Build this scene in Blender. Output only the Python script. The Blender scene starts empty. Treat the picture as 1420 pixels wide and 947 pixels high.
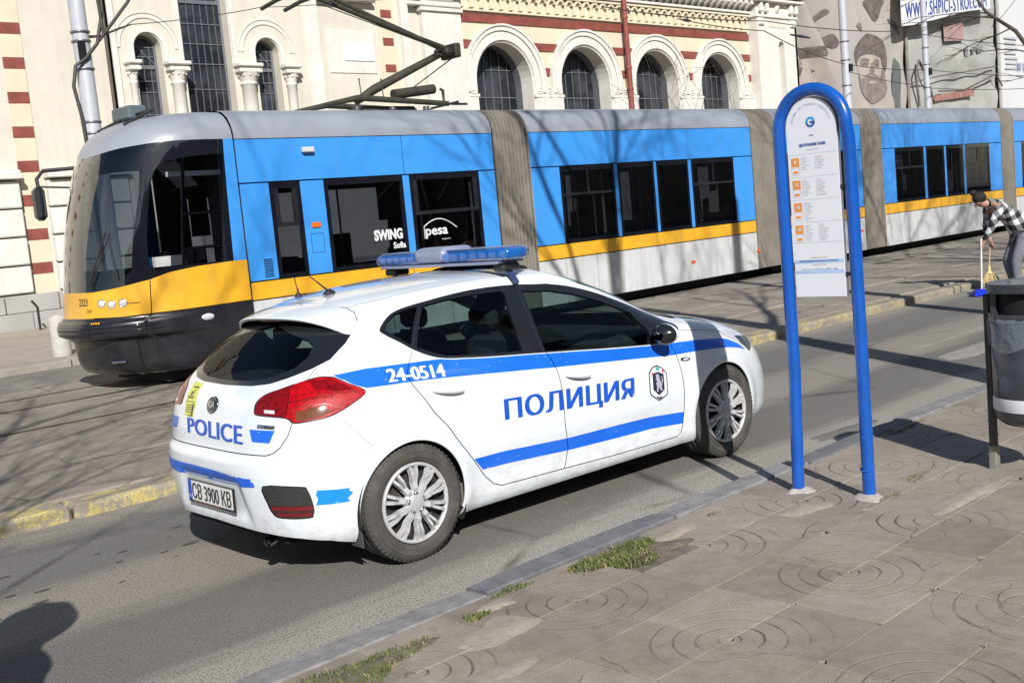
import bpy, bmesh, math, random
import numpy as np
from mathutils import Vector, Matrix, geometry, noise
random.seed(7)
rad = math.radians; PI = math.pi
SC = bpy.context.scene
COL = SC.collection

# ------------------------------------------------------------ camera, sky, sun, exposure
cam_d = bpy.data.cameras.new('camera'); cam = bpy.data.objects.new('camera', cam_d); COL.objects.link(cam)
def cam_axes(yaw, pitch, roll):
    f = Vector((math.cos(yaw)*math.cos(pitch), math.sin(yaw)*math.cos(pitch), -math.sin(pitch)))
    r = Vector((math.sin(yaw), -math.cos(yaw), 0)); u = r.cross(f)
    return math.cos(roll)*r+math.sin(roll)*u, -math.sin(roll)*r+math.cos(roll)*u, f
_r, _u, _f = cam_axes(0.81280, 0.11110, -0.09413)
cam.matrix_world = Matrix(((_r.x, _u.x, -_f.x, -3.58949), (_r.y, _u.y, -_f.y, -5.47599), (_r.z, _u.z, -_f.z, 1.76723), (0, 0, 0, 1)))
cam_d.sensor_width = 36; cam_d.lens = 1550.058/1420*36; cam_d.clip_end = 2000; cam_d.clip_start = .05
SC.camera = cam

SUN_EL = 33.0                                   # degrees
SUN_TO = Vector((-.521*math.cos(rad(SUN_EL)), -.854*math.cos(rad(SUN_EL)), math.sin(rad(SUN_EL))))
w = bpy.data.worlds.new('World'); SC.world = w; w.use_nodes = True
nt = w.node_tree; bg = nt.nodes['Background']; sky = nt.nodes.new('ShaderNodeTexSky')
sky.sky_type = 'NISHITA'; sky.sun_disc = False; sky.sun_elevation = rad(SUN_EL)
sky.sun_rotation = math.atan2(SUN_TO.x, SUN_TO.y); sky.air_density = 1.0; sky.dust_density = .6
nt.links.new(sky.outputs[0], bg.inputs[0]); bg.inputs[1].default_value = .075
sd = bpy.data.lights.new('sun', 'SUN'); sd.energy = 5.0; sd.angle = rad(.5); sd.color = (1, .975, .935)
sun = bpy.data.objects.new('sun', sd); COL.objects.link(sun)
sun.rotation_euler = SUN_TO.to_track_quat('Z', 'Y').to_euler()
SC.view_settings.view_transform = 'Standard'; SC.view_settings.look = 'None'
SC.view_settings.gamma = 1; SC.view_settings.exposure = .24
try:
    SC.cycles.max_bounces = 8; SC.cycles.transparent_max_bounces = 12; SC.cycles.transmission_bounces = 4
    SC.cycles.diffuse_bounces = 3; SC.cycles.glossy_bounces = 3; SC.cycles.caustics_reflective = False; SC.cycles.caustics_refractive = False
except Exception: pass

# ------------------------------------------------------------ helpers
def tag(o, label=None, cat=None, group=None, kind=None):
    if label: o['label'] = label
    if cat: o['category'] = cat
    if group: o['group'] = group
    if kind: o['kind'] = kind
    return o
def thing(name, loc, label, cat, group=None, rz=0):
    o = bpy.data.objects.new(name, None); COL.objects.link(o); o.location = loc; o.rotation_euler = (0, 0, rz)
    o.empty_display_size = .2
    return tag(o, label, cat, group)

class Nt:
    """tiny node-graph builder"""
    def __init__(s, name):
        s.m = bpy.data.materials.new(name); s.m.use_nodes = True; s.t = s.m.node_tree; s.n = s.t.nodes
        s.b = s.n['Principled BSDF']; s.out = s.n['Material Output']
    def new(s, ty, **kw):
        n = s.n.new('ShaderNode'+ty)
        for k, v in kw.items():
            if k[0] == 'i' and k[1:].isdigit(): s.set(n.inputs[int(k[1:])], v)
            elif k in n.inputs.keys(): s.set(n.inputs[k], v)
            else: setattr(n, k, v)
        return n
    def set(s, inp, v):
        if hasattr(v, 'links') or isinstance(v, bpy.types.NodeSocket): s.t.links.new(v, inp)
        elif isinstance(v, bpy.types.Node): s.t.links.new(v.outputs[0], inp)
        else:
            if isinstance(v, tuple) and len(v) == 3 and inp.type == 'RGBA': v = (*v, 1)
            inp.default_value = v
    def math(s, op, a, b=0., c=0., clamp=False):
        n = s.n.new('ShaderNodeMath'); n.operation = op; n.use_clamp = clamp
        s.set(n.inputs[0], a); s.set(n.inputs[1], b); s.set(n.inputs[2], c); return n.outputs[0]
    def pos(s): return s.new('NewGeometry').outputs['Position'] if False else s.n.new('ShaderNodeNewGeometry').outputs['Position']
    def obj(s): return s.n.new('ShaderNodeTexCoord').outputs['Object']
    def xyz(s, v):
        n = s.n.new('ShaderNodeSeparateXYZ'); s.set(n.inputs[0], v); return n.outputs
    def noise(s, vec, scale, detail=4, rough=.6, dist=0):
        n = s.n.new('ShaderNodeTexNoise'); s.set(n.inputs['Vector'], vec); n.inputs['Scale'].default_value = scale
        n.inputs['Detail'].default_value = detail; n.inputs['Roughness'].default_value = rough; n.inputs['Distortion'].default_value = dist
        return n.outputs[0]
    def scalev(s, vec, sc):
        n = s.n.new('ShaderNodeMapping'); s.set(n.inputs[0], vec); n.inputs['Scale'].default_value = sc; return n.outputs[0]
    def ramp(s, fac, stops):
        n = s.n.new('ShaderNodeValToRGB'); s.set(n.inputs[0], fac); e = n.color_ramp.elements
        while len(e) < len(stops): e.new(.5)
        for i, (p, c) in enumerate(stops):
            e[i].position = p; e[i].color = (*c, 1) if isinstance(c, tuple) else (c, c, c, 1)
        return n.outputs[0]
    def mix(s, fac, a, b, mode='MIX'):
        n = s.n.new('ShaderNodeMix'); n.data_type = 'RGBA'; n.blend_type = mode
        s.set(n.inputs[0], fac); s.set(n.inputs[6], a); s.set(n.inputs[7], b); return n.outputs[2]
    def bump(s, h, strength=.3, dist=.01, prev=None):
        n = s.n.new('ShaderNodeBump'); n.inputs['Strength'].default_value = strength; n.inputs['Distance'].default_value = dist
        s.set(n.inputs['Height'], h)
        if prev is not None: s.set(n.inputs['Normal'], prev)
        return n.outputs[0]
    def base(s, c): s.set(s.b.inputs['Base Color'], c)

def M(name, col, rough=.5, metal=0., var=.12, vs=4., bump=0., bs=40., coat=0., spec=.5, dirt=0., dirtcol=(.22, .18, .13), streak=0.):
    k = Nt(name); p = k.obj()
    n1 = k.noise(p, vs, 5); 
    dk = tuple(c*(1-var) for c in col); lt = tuple(min(1, c*(1+var*.7)) for c in col)
    c = k.ramp(n1, [(.3, dk), (.7, lt)])
    if dirt:
        n2 = k.noise(p, vs*2.3, 6, .7); c = k.mix(k.math('MULTIPLY', k.ramp(n2, [(.45, 0.), (.75, 1.)]), dirt), c, dirtcol)
    if streak:
        st = k.ramp(k.noise(k.scalev(p, (1, 1, .07)), 7, 6, .72), [(.46, 0.), (.72, 1.)]); c = k.mix(k.math('MULTIPLY', st, streak), c, dirtcol)
    k.base(c)
    k.b.inputs['Metallic'].default_value = metal; k.b.inputs['Specular IOR Level'].default_value = spec
    r = k.math('MULTIPLY_ADD', k.noise(p, vs*5, 3), .16, rough-.08, clamp=True); k.set(k.b.inputs['Roughness'], r)
    if coat: k.b.inputs['Coat Weight'].default_value = coat; k.b.inputs['Coat Roughness'].default_value = .04
    if bump: k.set(k.b.inputs['Normal'], k.bump(k.noise(p, bs, 5), bump, .006))
    return k.m
def glass(name, tint, refl=.5, rough=.01, body=0.):
    k = Nt(name); tr = k.new('BsdfTransparent', i0=tint); gl = k.new('BsdfGlossy', i0=(1, 1, 1), i1=rough)
    fr = k.new('Fresnel', i0=1.5); f = k.math('MULTIPLY_ADD', fr.outputs[0], refl, .01, clamp=True)
    mx = k.new('MixShader', i0=f, i1=tr.outputs[0], i2=gl.outputs[0])
    if body:
        df = k.new('BsdfDiffuse', i0=tuple(t*.3 for t in tint)); m2 = k.new('MixShader', i0=body, i1=mx.outputs[0], i2=df.outputs[0]); mx = m2
    k.t.links.new(mx.outputs[0], k.out.inputs[0]); return k.m

class MB:
    def __init__(s): s.v = []; s.f = []; s.sm = []; s.mi = []
    def add(s, vs, fs, smooth=False, mi=0):
        o = len(s.v); s.v += [tuple(map(float, v)) for v in vs]; s.f += [tuple(i+o for i in f) for f in fs]
        s.sm += [smooth]*len(fs); s.mi += [mi]*len(fs); return s
    def box(s, x0, x1, y0, y1, z0, z1, bev=0., mi=0):
        if bev <= 0:
            V = [(x, y, z) for z in (z0, z1) for y in (y0, y1) for x in (x0, x1)]
            return s.add(V, [(0, 2, 3, 1), (4, 5, 7, 6), (0, 1, 5, 4), (2, 6, 7, 3), (0, 4, 6, 2), (1, 3, 7, 5)], mi=mi)
        b = min(bev, (x1-x0)*.49, (y1-y0)*.49, (z1-z0)*.49); V = []; F = []; idx = {}
        L = ((x0, x1), (y0, y1), (z0, z1))
        for c in range(8):
            sg = (c & 1, c >> 1 & 1, c >> 2 & 1)
            for ax in range(3):
                idx[(sg, ax)] = len(V); V.append(tuple(L[k][sg[k]] if k == ax else L[k][sg[k]]+(b if sg[k] == 0 else -b) for k in range(3)))
        def quad(a): F.append(a)
        for ax in range(3):
            o1, o2 = [k for k in range(3) if k != ax]
            for sd_ in (0, 1):
                q = []
                for (p, r) in ((0, 0), (1, 0), (1, 1), (0, 1)):
                    sg = [0, 0, 0]; sg[ax] = sd_; sg[o1] = p; sg[o2] = r; q.append(idx[(tuple(sg), ax)])
                flip = (sd_ == 0) ^ (ax == 1); F.append(tuple(q[::-1] if flip else q))
            for p in (0, 1):
                for r in (0, 1):
                    sA = [0, 0, 0]; sB = [0, 0, 0]; sA[ax] = 0; sB[ax] = 1; sA[o1] = sB[o1] = p; sA[o2] = sB[o2] = r
                    q = [idx[(tuple(sA), o1)], idx[(tuple(sB), o1)], idx[(tuple(sB), o2)], idx[(tuple(sA), o2)]]
                    F.append(tuple(q if (p == r) ^ (ax == 1) else q[::-1]))
        for c in range(8):
            sg = (c & 1, c >> 1 & 1, c >> 2 & 1); q = (idx[(sg, 0)], idx[(sg, 1)], idx[(sg, 2)]); F.append(q if sum(sg) % 2 else q[::-1])
        return s.add(V, F, mi=mi)
    def tube(s, pts, r, n=8, cap=True, mi=0, smooth=True):
        pts = [Vector(p) for p in pts]; rs = r if isinstance(r, (list, tuple)) else [r]*len(pts); V = []; F = []
        up = None
        for i, p in enumerate(pts):
            d = (pts[min(i+1, len(pts)-1)]-pts[max(i-1, 0)]).normalized()
            if up is None: up = Vector((0, 0, 1)) if abs(d.z) < .9 else Vector((1, 0, 0))
            a = d.cross(up).normalized(); up = a.cross(d).normalized()
            for k in range(n):
                t = 2*PI*k/n; V.append(p+(a*math.cos(t)+up*math.sin(t))*rs[i])
        for i in range(len(pts)-1):
            for k in range(n): F.append((i*n+k, i*n+(k+1) % n, (i+1)*n+(k+1) % n, (i+1)*n+k))
        s.add(V, F, smooth, mi)
        if cap: s.add(V[:n], [tuple(range(n))], False, mi); s.add(V[-n:], [tuple(range(n))[::-1]], False, mi)
        return s
    def lathe(s, prof, c=(0, 0, 0), axis='z', n=24, mi=0, smooth=True, a0=0, a1=2*PI):
        """prof: (r, h) list; revolved about axis through c"""
        full = abs(a1-a0-2*PI) < 1e-6; m = n if full else n+1; V = []; F = []
        for r, h in prof:
            for k in range(m):
                t = a0+(a1-a0)*k/n; x, y = r*math.cos(t), r*math.sin(t)
                V.append({'z': (c[0]+x, c[1]+y, c[2]+h), 'y': (c[0]+x, c[1]+h, c[2]+y), 'x': (c[0]+h, c[1]+x, c[2]+y)}[axis])
        for i in range(len(prof)-1):
            for k in range(n):
                k2 = (k+1) % m; F.append((i*m+k, i*m+k2, (i+1)*m+k2, (i+1)*m+k))
        return s.add(V, F, smooth, mi)
    def prism(s, poly, d0, d1, plane='xz', mi=0):
        """extrude closed polygon (2D) from depth d0 to d1 along the remaining axis"""
        P = {'xz': lambda a, b, d: (a, d, b), 'xy': lambda a, b, d: (a, b, d), 'yz': lambda a, b, d: (d, a, b)}[plane]; n = len(poly)
        V = [P(a, b, d0) for a, b in poly]+[P(a, b, d1) for a, b in poly]
        tri = geometry.tessellate_polygon([[Vector((a, b, 0)) for a, b in poly]])
        F = [tuple(t) for t in tri]+[tuple(i+n for i in t[::-1]) for t in tri]+[(i, (i+1) % n, (i+1) % n+n, i+n) for i in range(n)]
        return s.add(V, F, mi=mi)
    def build(s, name, mat, parent=None, recalc=True):
        me = bpy.data.meshes.new(name); me.from_pydata(s.v, [], s.f); mats = mat if isinstance(mat, (list, tuple)) else [mat]
        for m in mats: me.materials.append(m)
        me.polygons.foreach_set('use_smooth', s.sm); me.polygons.foreach_set('material_index', s.mi)
        if recalc:
            b = bmesh.new(); b.from_mesh(me); bmesh.ops.recalc_face_normals(b, faces=b.faces); b.to_mesh(me); b.free()
        me.update(); o = bpy.data.objects.new(name, me); COL.objects.link(o)
        if parent: o.parent = parent
        return o
def inst(o, name, loc, parent=None, rot=None, scale=None):
    c = bpy.data.objects.new(name, o.data); COL.objects.link(c); c.location = loc
    if rot: c.rotation_euler = rot
    if scale: c.scale = scale
    if parent: c.parent = parent
    return c

# text -> 2D triangles, unit: cap height about .7
_tc = bpy.data.curves.new('lettering', 'FONT'); _to = bpy.data.objects.new('lettering', _tc); COL.objects.link(_to)
def text2d(body, bold=.0, res=4, spacing=1.):
    _tc.body = body; _tc.offset = bold; _tc.resolution_u = res; _tc.space_character = spacing
    dg = bpy.context.evaluated_depsgraph_get(); dg.update(); me = _to.evaluated_get(dg).to_mesh()
    V = [(v.co.x, v.co.y) for v in me.vertices]; F = [tuple(p.vertices) for p in me.polygons]; _to.evaluated_get(dg).to_mesh_clear()
    if not V: return [], [], (0, 0, 1, 1)
    xs = [v[0] for v in V]; ys = [v[1] for v in V]; return V, F, (min(xs), min(ys), max(xs), max(ys))
def fit_text(body, x0, y0, x1, y1, bold=.0, res=4, shear=0., spacing=1.):
    """text scaled into the rectangle; returns verts (2D), faces"""
    V, F, (a, b, c, d) = text2d(body, bold, res, spacing)
    return [(x0+(x-a)/(c-a)*(x1-x0)+shear*(y-b), y0+(y-b)/(d-b)*(y1-y0)) for x, y in V], F

def thick(V, F, dx, dz=.0004, n=1):
    """heavier lettering: copies shifted sideways, each a hair further out; returns verts, faces, per-vertex offset"""
    VV = []; FF = []; O = []
    for i, k in enumerate(range(-n, n+1)):
        o = len(VV); VV += [(x+k*dx/n, y) for x, y in V]; FF += [tuple(a+o for a in f) for f in F]; O += [dz*i]*len(V)
    return VV, FF, np.array(O)
def pip(poly, X, Y):
    """vectorised point in polygon"""
    P = np.asarray(poly, float); x0, y0 = P[:, 0], P[:, 1]; x1, y1 = np.roll(x0, -1), np.roll(y0, -1); ins = np.zeros(len(X), bool)
    for i in range(len(P)):
        c = ((y0[i] > Y) != (y1[i] > Y))
        if y1[i] != y0[i]: ins ^= c & (X < (x1[i]-x0[i])*(Y-y0[i])/(y1[i]-y0[i])+x0[i])
    return ins
def subdiv(poly, h, closed=True):
    out = []; n = len(poly)
    for i in range(n if closed else n-1):
        a = np.array(poly[i]); b = np.array(poly[(i+1) % n]); m = max(1, int(np.ceil(np.hypot(*(b-a))/h)))
        for j in range(m): out.append(tuple(a+(b-a)*j/m))
    if not closed: out.append(tuple(poly[-1]))
    return out
def buffer_line(L, wd):
    L = [np.array(p, float) for p in L]; A, B = [], []
    for i, p in enumerate(L):
        d = L[min(i+1, len(L)-1)]-L[max(i-1, 0)]; d = d/max(np.hypot(*d), 1e-9); n = np.array([-d[1], d[0]])*wd
        A.append(tuple(p+n)); B.append(tuple(p-n))
    return A+B[::-1]
def cdt(bound, polys, h):
    """constrained triangulation of bound cut along all polys -> verts(N,2), tris, centroids"""
    V = []; E = []
    for P in [bound]+polys:
        Q = subdiv(P, h); o = len(V); V += Q; E += [(o+i, o+(i+1) % len(Q)) for i in range(len(Q))]
    B = np.array(bound); gx = np.arange(B[:, 0].min()+h/2, B[:, 0].max(), h); gy = np.arange(B[:, 1].min()+h/2, B[:, 1].max(), h*.87)
    G = np.array([(x+(h/2 if j % 2 else 0), y) for j, y in enumerate(gy) for x in gx])
    if len(G): G = G[pip(bound, G[:, 0], G[:, 1])]
    V += [tuple(g) for g in G]
    r = geometry.delaunay_2d_cdt([Vector(v) for v in V], E, [], 0, 1e-5)
    P = np.array([(v.x, v.y) for v in r[0]]); T = np.array([f for f in r[2]]); c = P[T].mean(1)
    k = pip(bound, c[:, 0], c[:, 1]); return P, T[k], c[k]
def fill2d(poly, h):
    P, T, c = cdt(poly, [], h); return [tuple(p) for p in P], [tuple(int(i) for i in t) for t in T]

def mesh_np(name, V, F, mats, parent=None, normals=None, mi=None, smooth=True):
    me = bpy.data.meshes.new(name); me.from_pydata([tuple(map(float, v)) for v in V], [], [tuple(int(i) for i in f) for f in F])
    for m in (mats if isinstance(mats, (list, tuple)) else [mats]): me.materials.append(m)
    me.polygons.foreach_set('use_smooth', [smooth]*len(me.polygons))
    if mi is not None: me.polygons.foreach_set('material_index', [int(i) for i in mi])
    me.update()
    if normals is not None: me.normals_split_custom_set_from_vertices([tuple(map(float, n)) for n in normals])
    o = bpy.data.objects.new(name, me); COL.objects.link(o)
    if parent: o.parent = parent
    return o
def pch(T, z):
    x = np.array([t[0] for t in T]); y = np.array([t[1] for t in T]); h = np.diff(x); d = np.diff(y)/h; m = np.zeros(len(x))
    for i in range(1, len(x)-1):
        if d[i-1]*d[i] > 0: w1 = 2*h[i]+h[i-1]; w2 = h[i]+2*h[i-1]; m[i] = (w1+w2)/(w1/d[i-1]+w2/d[i])
    m[0] = d[0]; m[-1] = d[-1]; z = np.clip(z, x[0], x[-1]); i = np.clip(np.searchsorted(x, z)-1, 0, len(x)-2); t = (z-x[i])/h[i]
    return (2*t**3-3*t**2+1)*y[i]+(t**3-2*t**2+t)*h[i]*m[i]+(-2*t**3+3*t**2)*y[i+1]+(t**3-t**2)*h[i]*m[i+1]
def normals_of(S, a, b, e=1e-3, lim=None):
    lo, hi, l2, h2 = lim; a0 = np.clip(a-e, lo, hi); a1 = np.clip(a+e, lo, hi); b0 = np.clip(b-e, l2, h2); b1 = np.clip(b+e, l2, h2)
    N = np.cross(S(a1, b)-S(a0, b), S(a, b1)-S(a, b0)); return N/np.maximum(np.linalg.norm(N, axis=1, keepdims=True), 1e-12)
# ============================================================ POLICE CAR
m_white = M('car_white_paint', (.80, .82, .84), .28, var=.03, vs=2, coat=.8, dirt=.0)
k = Nt('car_white_paint_dusty'); p = k.obj(); z = k.xyz(p)[2]
low = k.math('MULTIPLY_ADD', z, -2.3, 1.28, clamp=True)
dn = k.ramp(k.noise(k.scalev(p, (3, 3, 5)), 3.2, 8, .75), [(.44, 0.), (.72, 1.)])
sp = k.ramp(k.noise(p, 55, 2, .5), [(.66, 0.), (.74, .55)])
k.base(k.mix(k.math('ADD', k.math('MULTIPLY', dn, k.math('MULTIPLY', low, .75)), k.math('MULTIPLY', k.math('MULTIPLY', sp, low), .4), clamp=True), (.71, .75, .785), (.34, .30, .25)))
k.b.inputs['Roughness'].default_value = .25; k.b.inputs['Coat Weight'].default_value = 1.; k.b.inputs['Coat Roughness'].default_value = .02
m_white = k.m
k = Nt('car_blue_stripe'); p = k.obj()
chip = k.ramp(k.noise(p, 42, 3, .55), [(.70, 0.), (.73, 1.)]); fade = k.ramp(k.noise(p, 5, 4), [(.3, (.006, .12, .66)), (.7, (.012, .15, .74))])
k.base(k.mix(chip, fade, (.6, .65, .72))); k.b.inputs['Roughness'].default_value = .32; k.b.inputs['Coat Weight'].default_value = .4; m_blue = k.m
m_gloss_black = M('gloss_black_trim', (.012, .013, .016), .18, var=.1, coat=.3)
m_black = M('matt_black_plastic', (.016, .016, .018), .6, var=.2, bump=.15, bs=90)
m_void = M('unlit_black_cavity', (.004, .004, .005), .9, var=.1)
m_carglass = glass('car_window_glass', (.50, .62, .60), .42); m_dkglass = glass('privacy_window_glass', (.30, .38, .40), .42)
m_rearglass = glass('rear_window_glass', (.50, .60, .58), .30)
m_seat = M('dark_seat_fabric', (.022, .024, .032), .9, var=.3, bump=.3, bs=200)
m_red_lens = M('red_lamp_lens', (.40, .003, .006), .14, var=.55, vs=46, coat=.12, bump=.5, bs=150, spec=.3)
m_red_deep = M('deep_red_lamp_lens', (.20, .003, .005), .14, var=.5, vs=40, coat=.12, spec=.3)
m_amber_dark = M('dark_amber_lamp_lens', (.14, .045, .012), .1, var=.2, vs=20, coat=1.)
m_clear = M('clear_lamp_lens', (.62, .62, .66), .12, var=.3, vs=60, coat=1.)
m_chrome = M('chrome', (.62, .63, .65), .16, metal=1., var=.1)
m_text_blue = M('blue_lettering', (.010, .085, .50), .35, var=.12, vs=12)
m_rim = M('silver_wheel_cover', (.60, .60, .61), .36, metal=.3, var=.15, vs=14, dirt=.35, dirtcol=(.14, .12, .10))
k = Nt('dusty_tyre_rubber'); p = k.obj(); n = k.ramp(k.noise(p, 9, 6, .7), [(.3, (.040, .038, .036)), (.55, (.072, .068, .063)), (.78, (.115, .108, .098))])
k.base(n); k.b.inputs['Roughness'].default_value = .9; k.set(k.b.inputs['Normal'], k.bump(k.noise(p, 70, 4), .25, .004)); m_tyre = k.m

XC = 1.30
ZT = {'xr':[(0.15,-0.6),(0.19,-0.665),(0.25,-0.705),(0.35,-0.728),(0.45,-0.738),(0.55,-0.742),(0.62,-0.735),(0.67,-0.705),(0.75,-0.688),(0.85,-0.66),(0.93,-0.63),(1.0,-0.565),(1.1,-0.45),(1.2,-0.33),(1.3,-0.195),(1.36,-0.105),(1.4,0.03),(1.43,0.25),(1.45,0.5),(1.462,0.8),(1.468,1.0)],'xf':[(0.15,3.49),(0.19,3.53),(0.25,3.565),(0.35,3.565),(0.5,3.54),(0.6,3.49),(0.7,3.41),(0.8,3.29),(0.87,3.14),(0.92,2.98),(0.96,2.81),(1.0,2.56),(1.05,2.38),(1.1,2.26),(1.2,2.04),(1.3,1.78),(1.36,1.6),(1.4,1.45),(1.43,1.31),(1.45,1.2),(1.462,1.11),(1.468,1.02)],'w':[(0.15,0.8),(0.19,0.835),(0.25,0.857),(0.35,0.87),(0.5,0.882),(0.65,0.888),(0.8,0.88),(0.88,0.866),(0.95,0.845),(1.0,0.822),(1.1,0.775),(1.2,0.722),(1.3,0.662),(1.36,0.618),(1.4,0.575),(1.43,0.5),(1.45,0.385),(1.462,0.22),(1.468,0.06)]}
PE = {'pr':[(0.15,9),(0.9,9),(1.1,8),(1.3,6),(1.468,3)],'qr':[(0.15,3.5),(0.6,3.6),(0.9,4.0),(1.1,4.0),(1.3,3.0),(1.468,2.2)],'pf':[(0.15,7),(0.6,7),(0.9,6),(1.0,5),(1.3,6),(1.468,3)],'qf':[(0.15,2.9),(0.7,2.9),(1.0,2.4),(1.3,2.6),(1.468,2.2)]}
FE = {'dlo':[(-0.5965,1.2263),(-0.6005,1.2575),(-0.5905,1.2957),(-0.5632,1.3169),(-0.5172,1.331),(-0.4625,1.342),(-0.3831,1.3571),(-0.2924,1.3682),(-0.1977,1.3682),(-0.1024,1.3592),(-0.017,1.3431),(0.2317,1.3118),(0.3885,1.2565),(0.4798,1.1799),(0.5599,1.1125),(0.6252,1.042),(0.5158,0.9856),(0.4178,0.9292),(0.3438,0.8849),(0.3018,0.8658),(0.2484,0.8739),(0.1277,0.9031),(0.0043,0.9333),(-0.0957,0.9594),(-0.2051,0.9866),(-0.2998,1.0118),(-0.3491,1.0259),(-0.3825,1.041),(-0.4171,1.0662),(-0.4618,1.1074),(-0.5078,1.1548),(-0.5672,1.2021)],'qglass':[(-0.5725,1.2252),(-0.5792,1.2655),(-0.5659,1.2977),(-0.5265,1.3128),(-0.4852,1.3199),(-0.4705,1.1336),(-0.5158,1.1769)],'rglass':[(-0.4652,1.3199),(-0.3805,1.335),(-0.2698,1.34),(-0.1791,1.337),(-0.1691,1.3169),(-0.1684,1.2232),(-0.1531,0.9927),(-0.2998,1.0249),(-0.3665,1.046),(-0.4051,1.0762),(-0.4525,1.1165)],'fglass':[(-0.1024,1.3189),(-0.0083,1.2998),(0.2004,1.2575),(0.3231,1.2011),(0.3871,1.1417),(0.4311,1.0843),(0.2391,0.8819),(0.1317,0.9121),(0.0063,0.9423),(-0.089,0.9665)],'gap_rear':[(-0.4632,1.1044),(-0.4652,1.039),(-0.4645,1.0047),(-0.4572,0.9645),(-0.4378,0.9071),(-0.3991,0.7732),(-0.3531,0.6383),(-0.3064,0.4621),(-0.2784,0.3463),(-0.2591,0.2899),(-0.2391,0.2667),(-0.1697,0.2607),(-0.0684,0.2536),(0.0924,0.2385),(0.1631,0.2375),(0.2631,0.2355),(0.2738,0.2617),(0.2791,0.307),(0.2858,0.461),(0.2911,0.5839),(0.2964,0.7259),(0.3051,0.8366),(0.3104,0.8708)],'gap_b':[(-0.0884,0.9584),(-0.0737,0.8759),(-0.067,0.8124),(-0.0637,0.7339),(-0.0624,0.6443),(-0.061,0.5124),(-0.0517,0.3714),(-0.063,0.2748),(-0.0684,0.2536)],'hoodline':[(0.4105,0.9242),(0.4572,0.9051),(0.5132,0.8819),(0.5599,0.8618)],'headlight':[(0.5599,0.8618),(0.6392,0.8346),(0.7666,0.7752),(0.7439,0.7329),(0.6912,0.6896),(0.6232,0.6664),(0.5945,0.755),(0.5478,0.8114)],'stripe_up':[(-0.7046,1.045),(-0.5892,1.0551),(-0.4972,1.049),(-0.4311,1.042),(-0.3825,1.036),(-0.3491,1.0209),(-0.2998,1.0078),(-0.2057,0.9816),(-0.0964,0.9544),(0.0037,0.9282),(0.125,0.897),(0.2451,0.8678),(0.3104,0.8577),(0.4105,0.8396),(0.4978,0.8165),(0.5325,0.7983),(0.5792,0.742),(0.5979,0.6856),(0.5565,0.7158),(0.5065,0.7379),(0.4491,0.755),(0.3745,0.7681),(0.2898,0.7782),(0.1044,0.8245),(-0.071,0.8638),(-0.2124,0.899),(-0.3645,0.9353),(-0.4558,0.9514),(-0.5652,0.9615),(-0.6392,1.0108)],'stripe_low':[(-0.3044,0.4631),(-0.2264,0.46),(-0.0537,0.4318),(0.0937,0.4248),(0.1824,0.4167),(0.2824,0.3896),(0.2791,0.314),(0.1817,0.3372),(0.0944,0.3422),(-0.053,0.3553),(-0.2077,0.3805),(-0.2831,0.3875)],'patch':[(-0.7059,0.4953),(-0.6372,0.4852),(-0.6045,0.4822),(-0.6092,0.4721),(-0.5999,0.456),(-0.6165,0.4278),(-0.6085,0.4188),(-0.6179,0.4117),(-0.6666,0.4137),(-0.7106,0.4188),(-0.7059,0.449),(-0.7086,0.4731)],'glass_rear':[(-0.9,1.0058),(-0.8433,1.0199),(-0.8013,1.045),(-0.7546,1.0833),(-0.7252,1.1185),(-0.7179,1.1568),(-0.7119,1.187),(-0.7119,1.2232),(-0.7492,1.2474),(-0.8053,1.2826),(-0.8946,1.3068),(-0.9793,1.3108)],'spoiler_gap':[(-0.7859,1.3803),(-1.0,1.3874),(-0.8866,1.3793),(-0.7806,1.3541),(-0.7452,1.33),(-0.7206,1.2877),(-0.7126,1.2484),(-0.7119,1.2232)],'roof_gap':[(-0.7806,1.3541),(-0.7519,1.3682),(-0.6392,1.3924),(-0.4752,1.4095),(-0.3691,1.4176),(-0.2184,1.4216),(-0.145,1.4196)],'tg1':[(-0.7452,1.0893),(-0.7499,1.0621),(-0.7506,1.035)],'tg2':[(-0.7553,0.8406),(-0.7639,0.7752),(-0.7793,0.7208),(-0.7959,0.6906),(-0.8133,0.6785),(-0.8526,0.6775),(-0.9246,0.6765),(-0.9733,0.6765)],'tail':[(-0.852,0.901),(-0.8499,0.9383),(-0.8299,0.9776),(-0.7779,1.0148),(-0.7412,1.037),(-0.7079,1.038),(-0.6365,1.0017),(-0.5679,0.9494),(-0.5912,0.9091),(-0.6499,0.8648),(-0.7186,0.8447),(-0.7526,0.8396),(-0.7686,0.8648),(-0.8119,0.8739),(-0.8466,0.8799)],'taildiv':[(-0.7806,1.0118),(-0.7673,0.9323),(-0.7686,0.8648)],'fog':[(-0.8139,0.5295),(-0.7346,0.5245),(-0.7212,0.5013),(-0.7146,0.4147),(-0.7172,0.3704),(-0.7259,0.3523),(-0.7813,0.3583),(-0.7986,0.3785),(-0.8086,0.4359)]}
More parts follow.
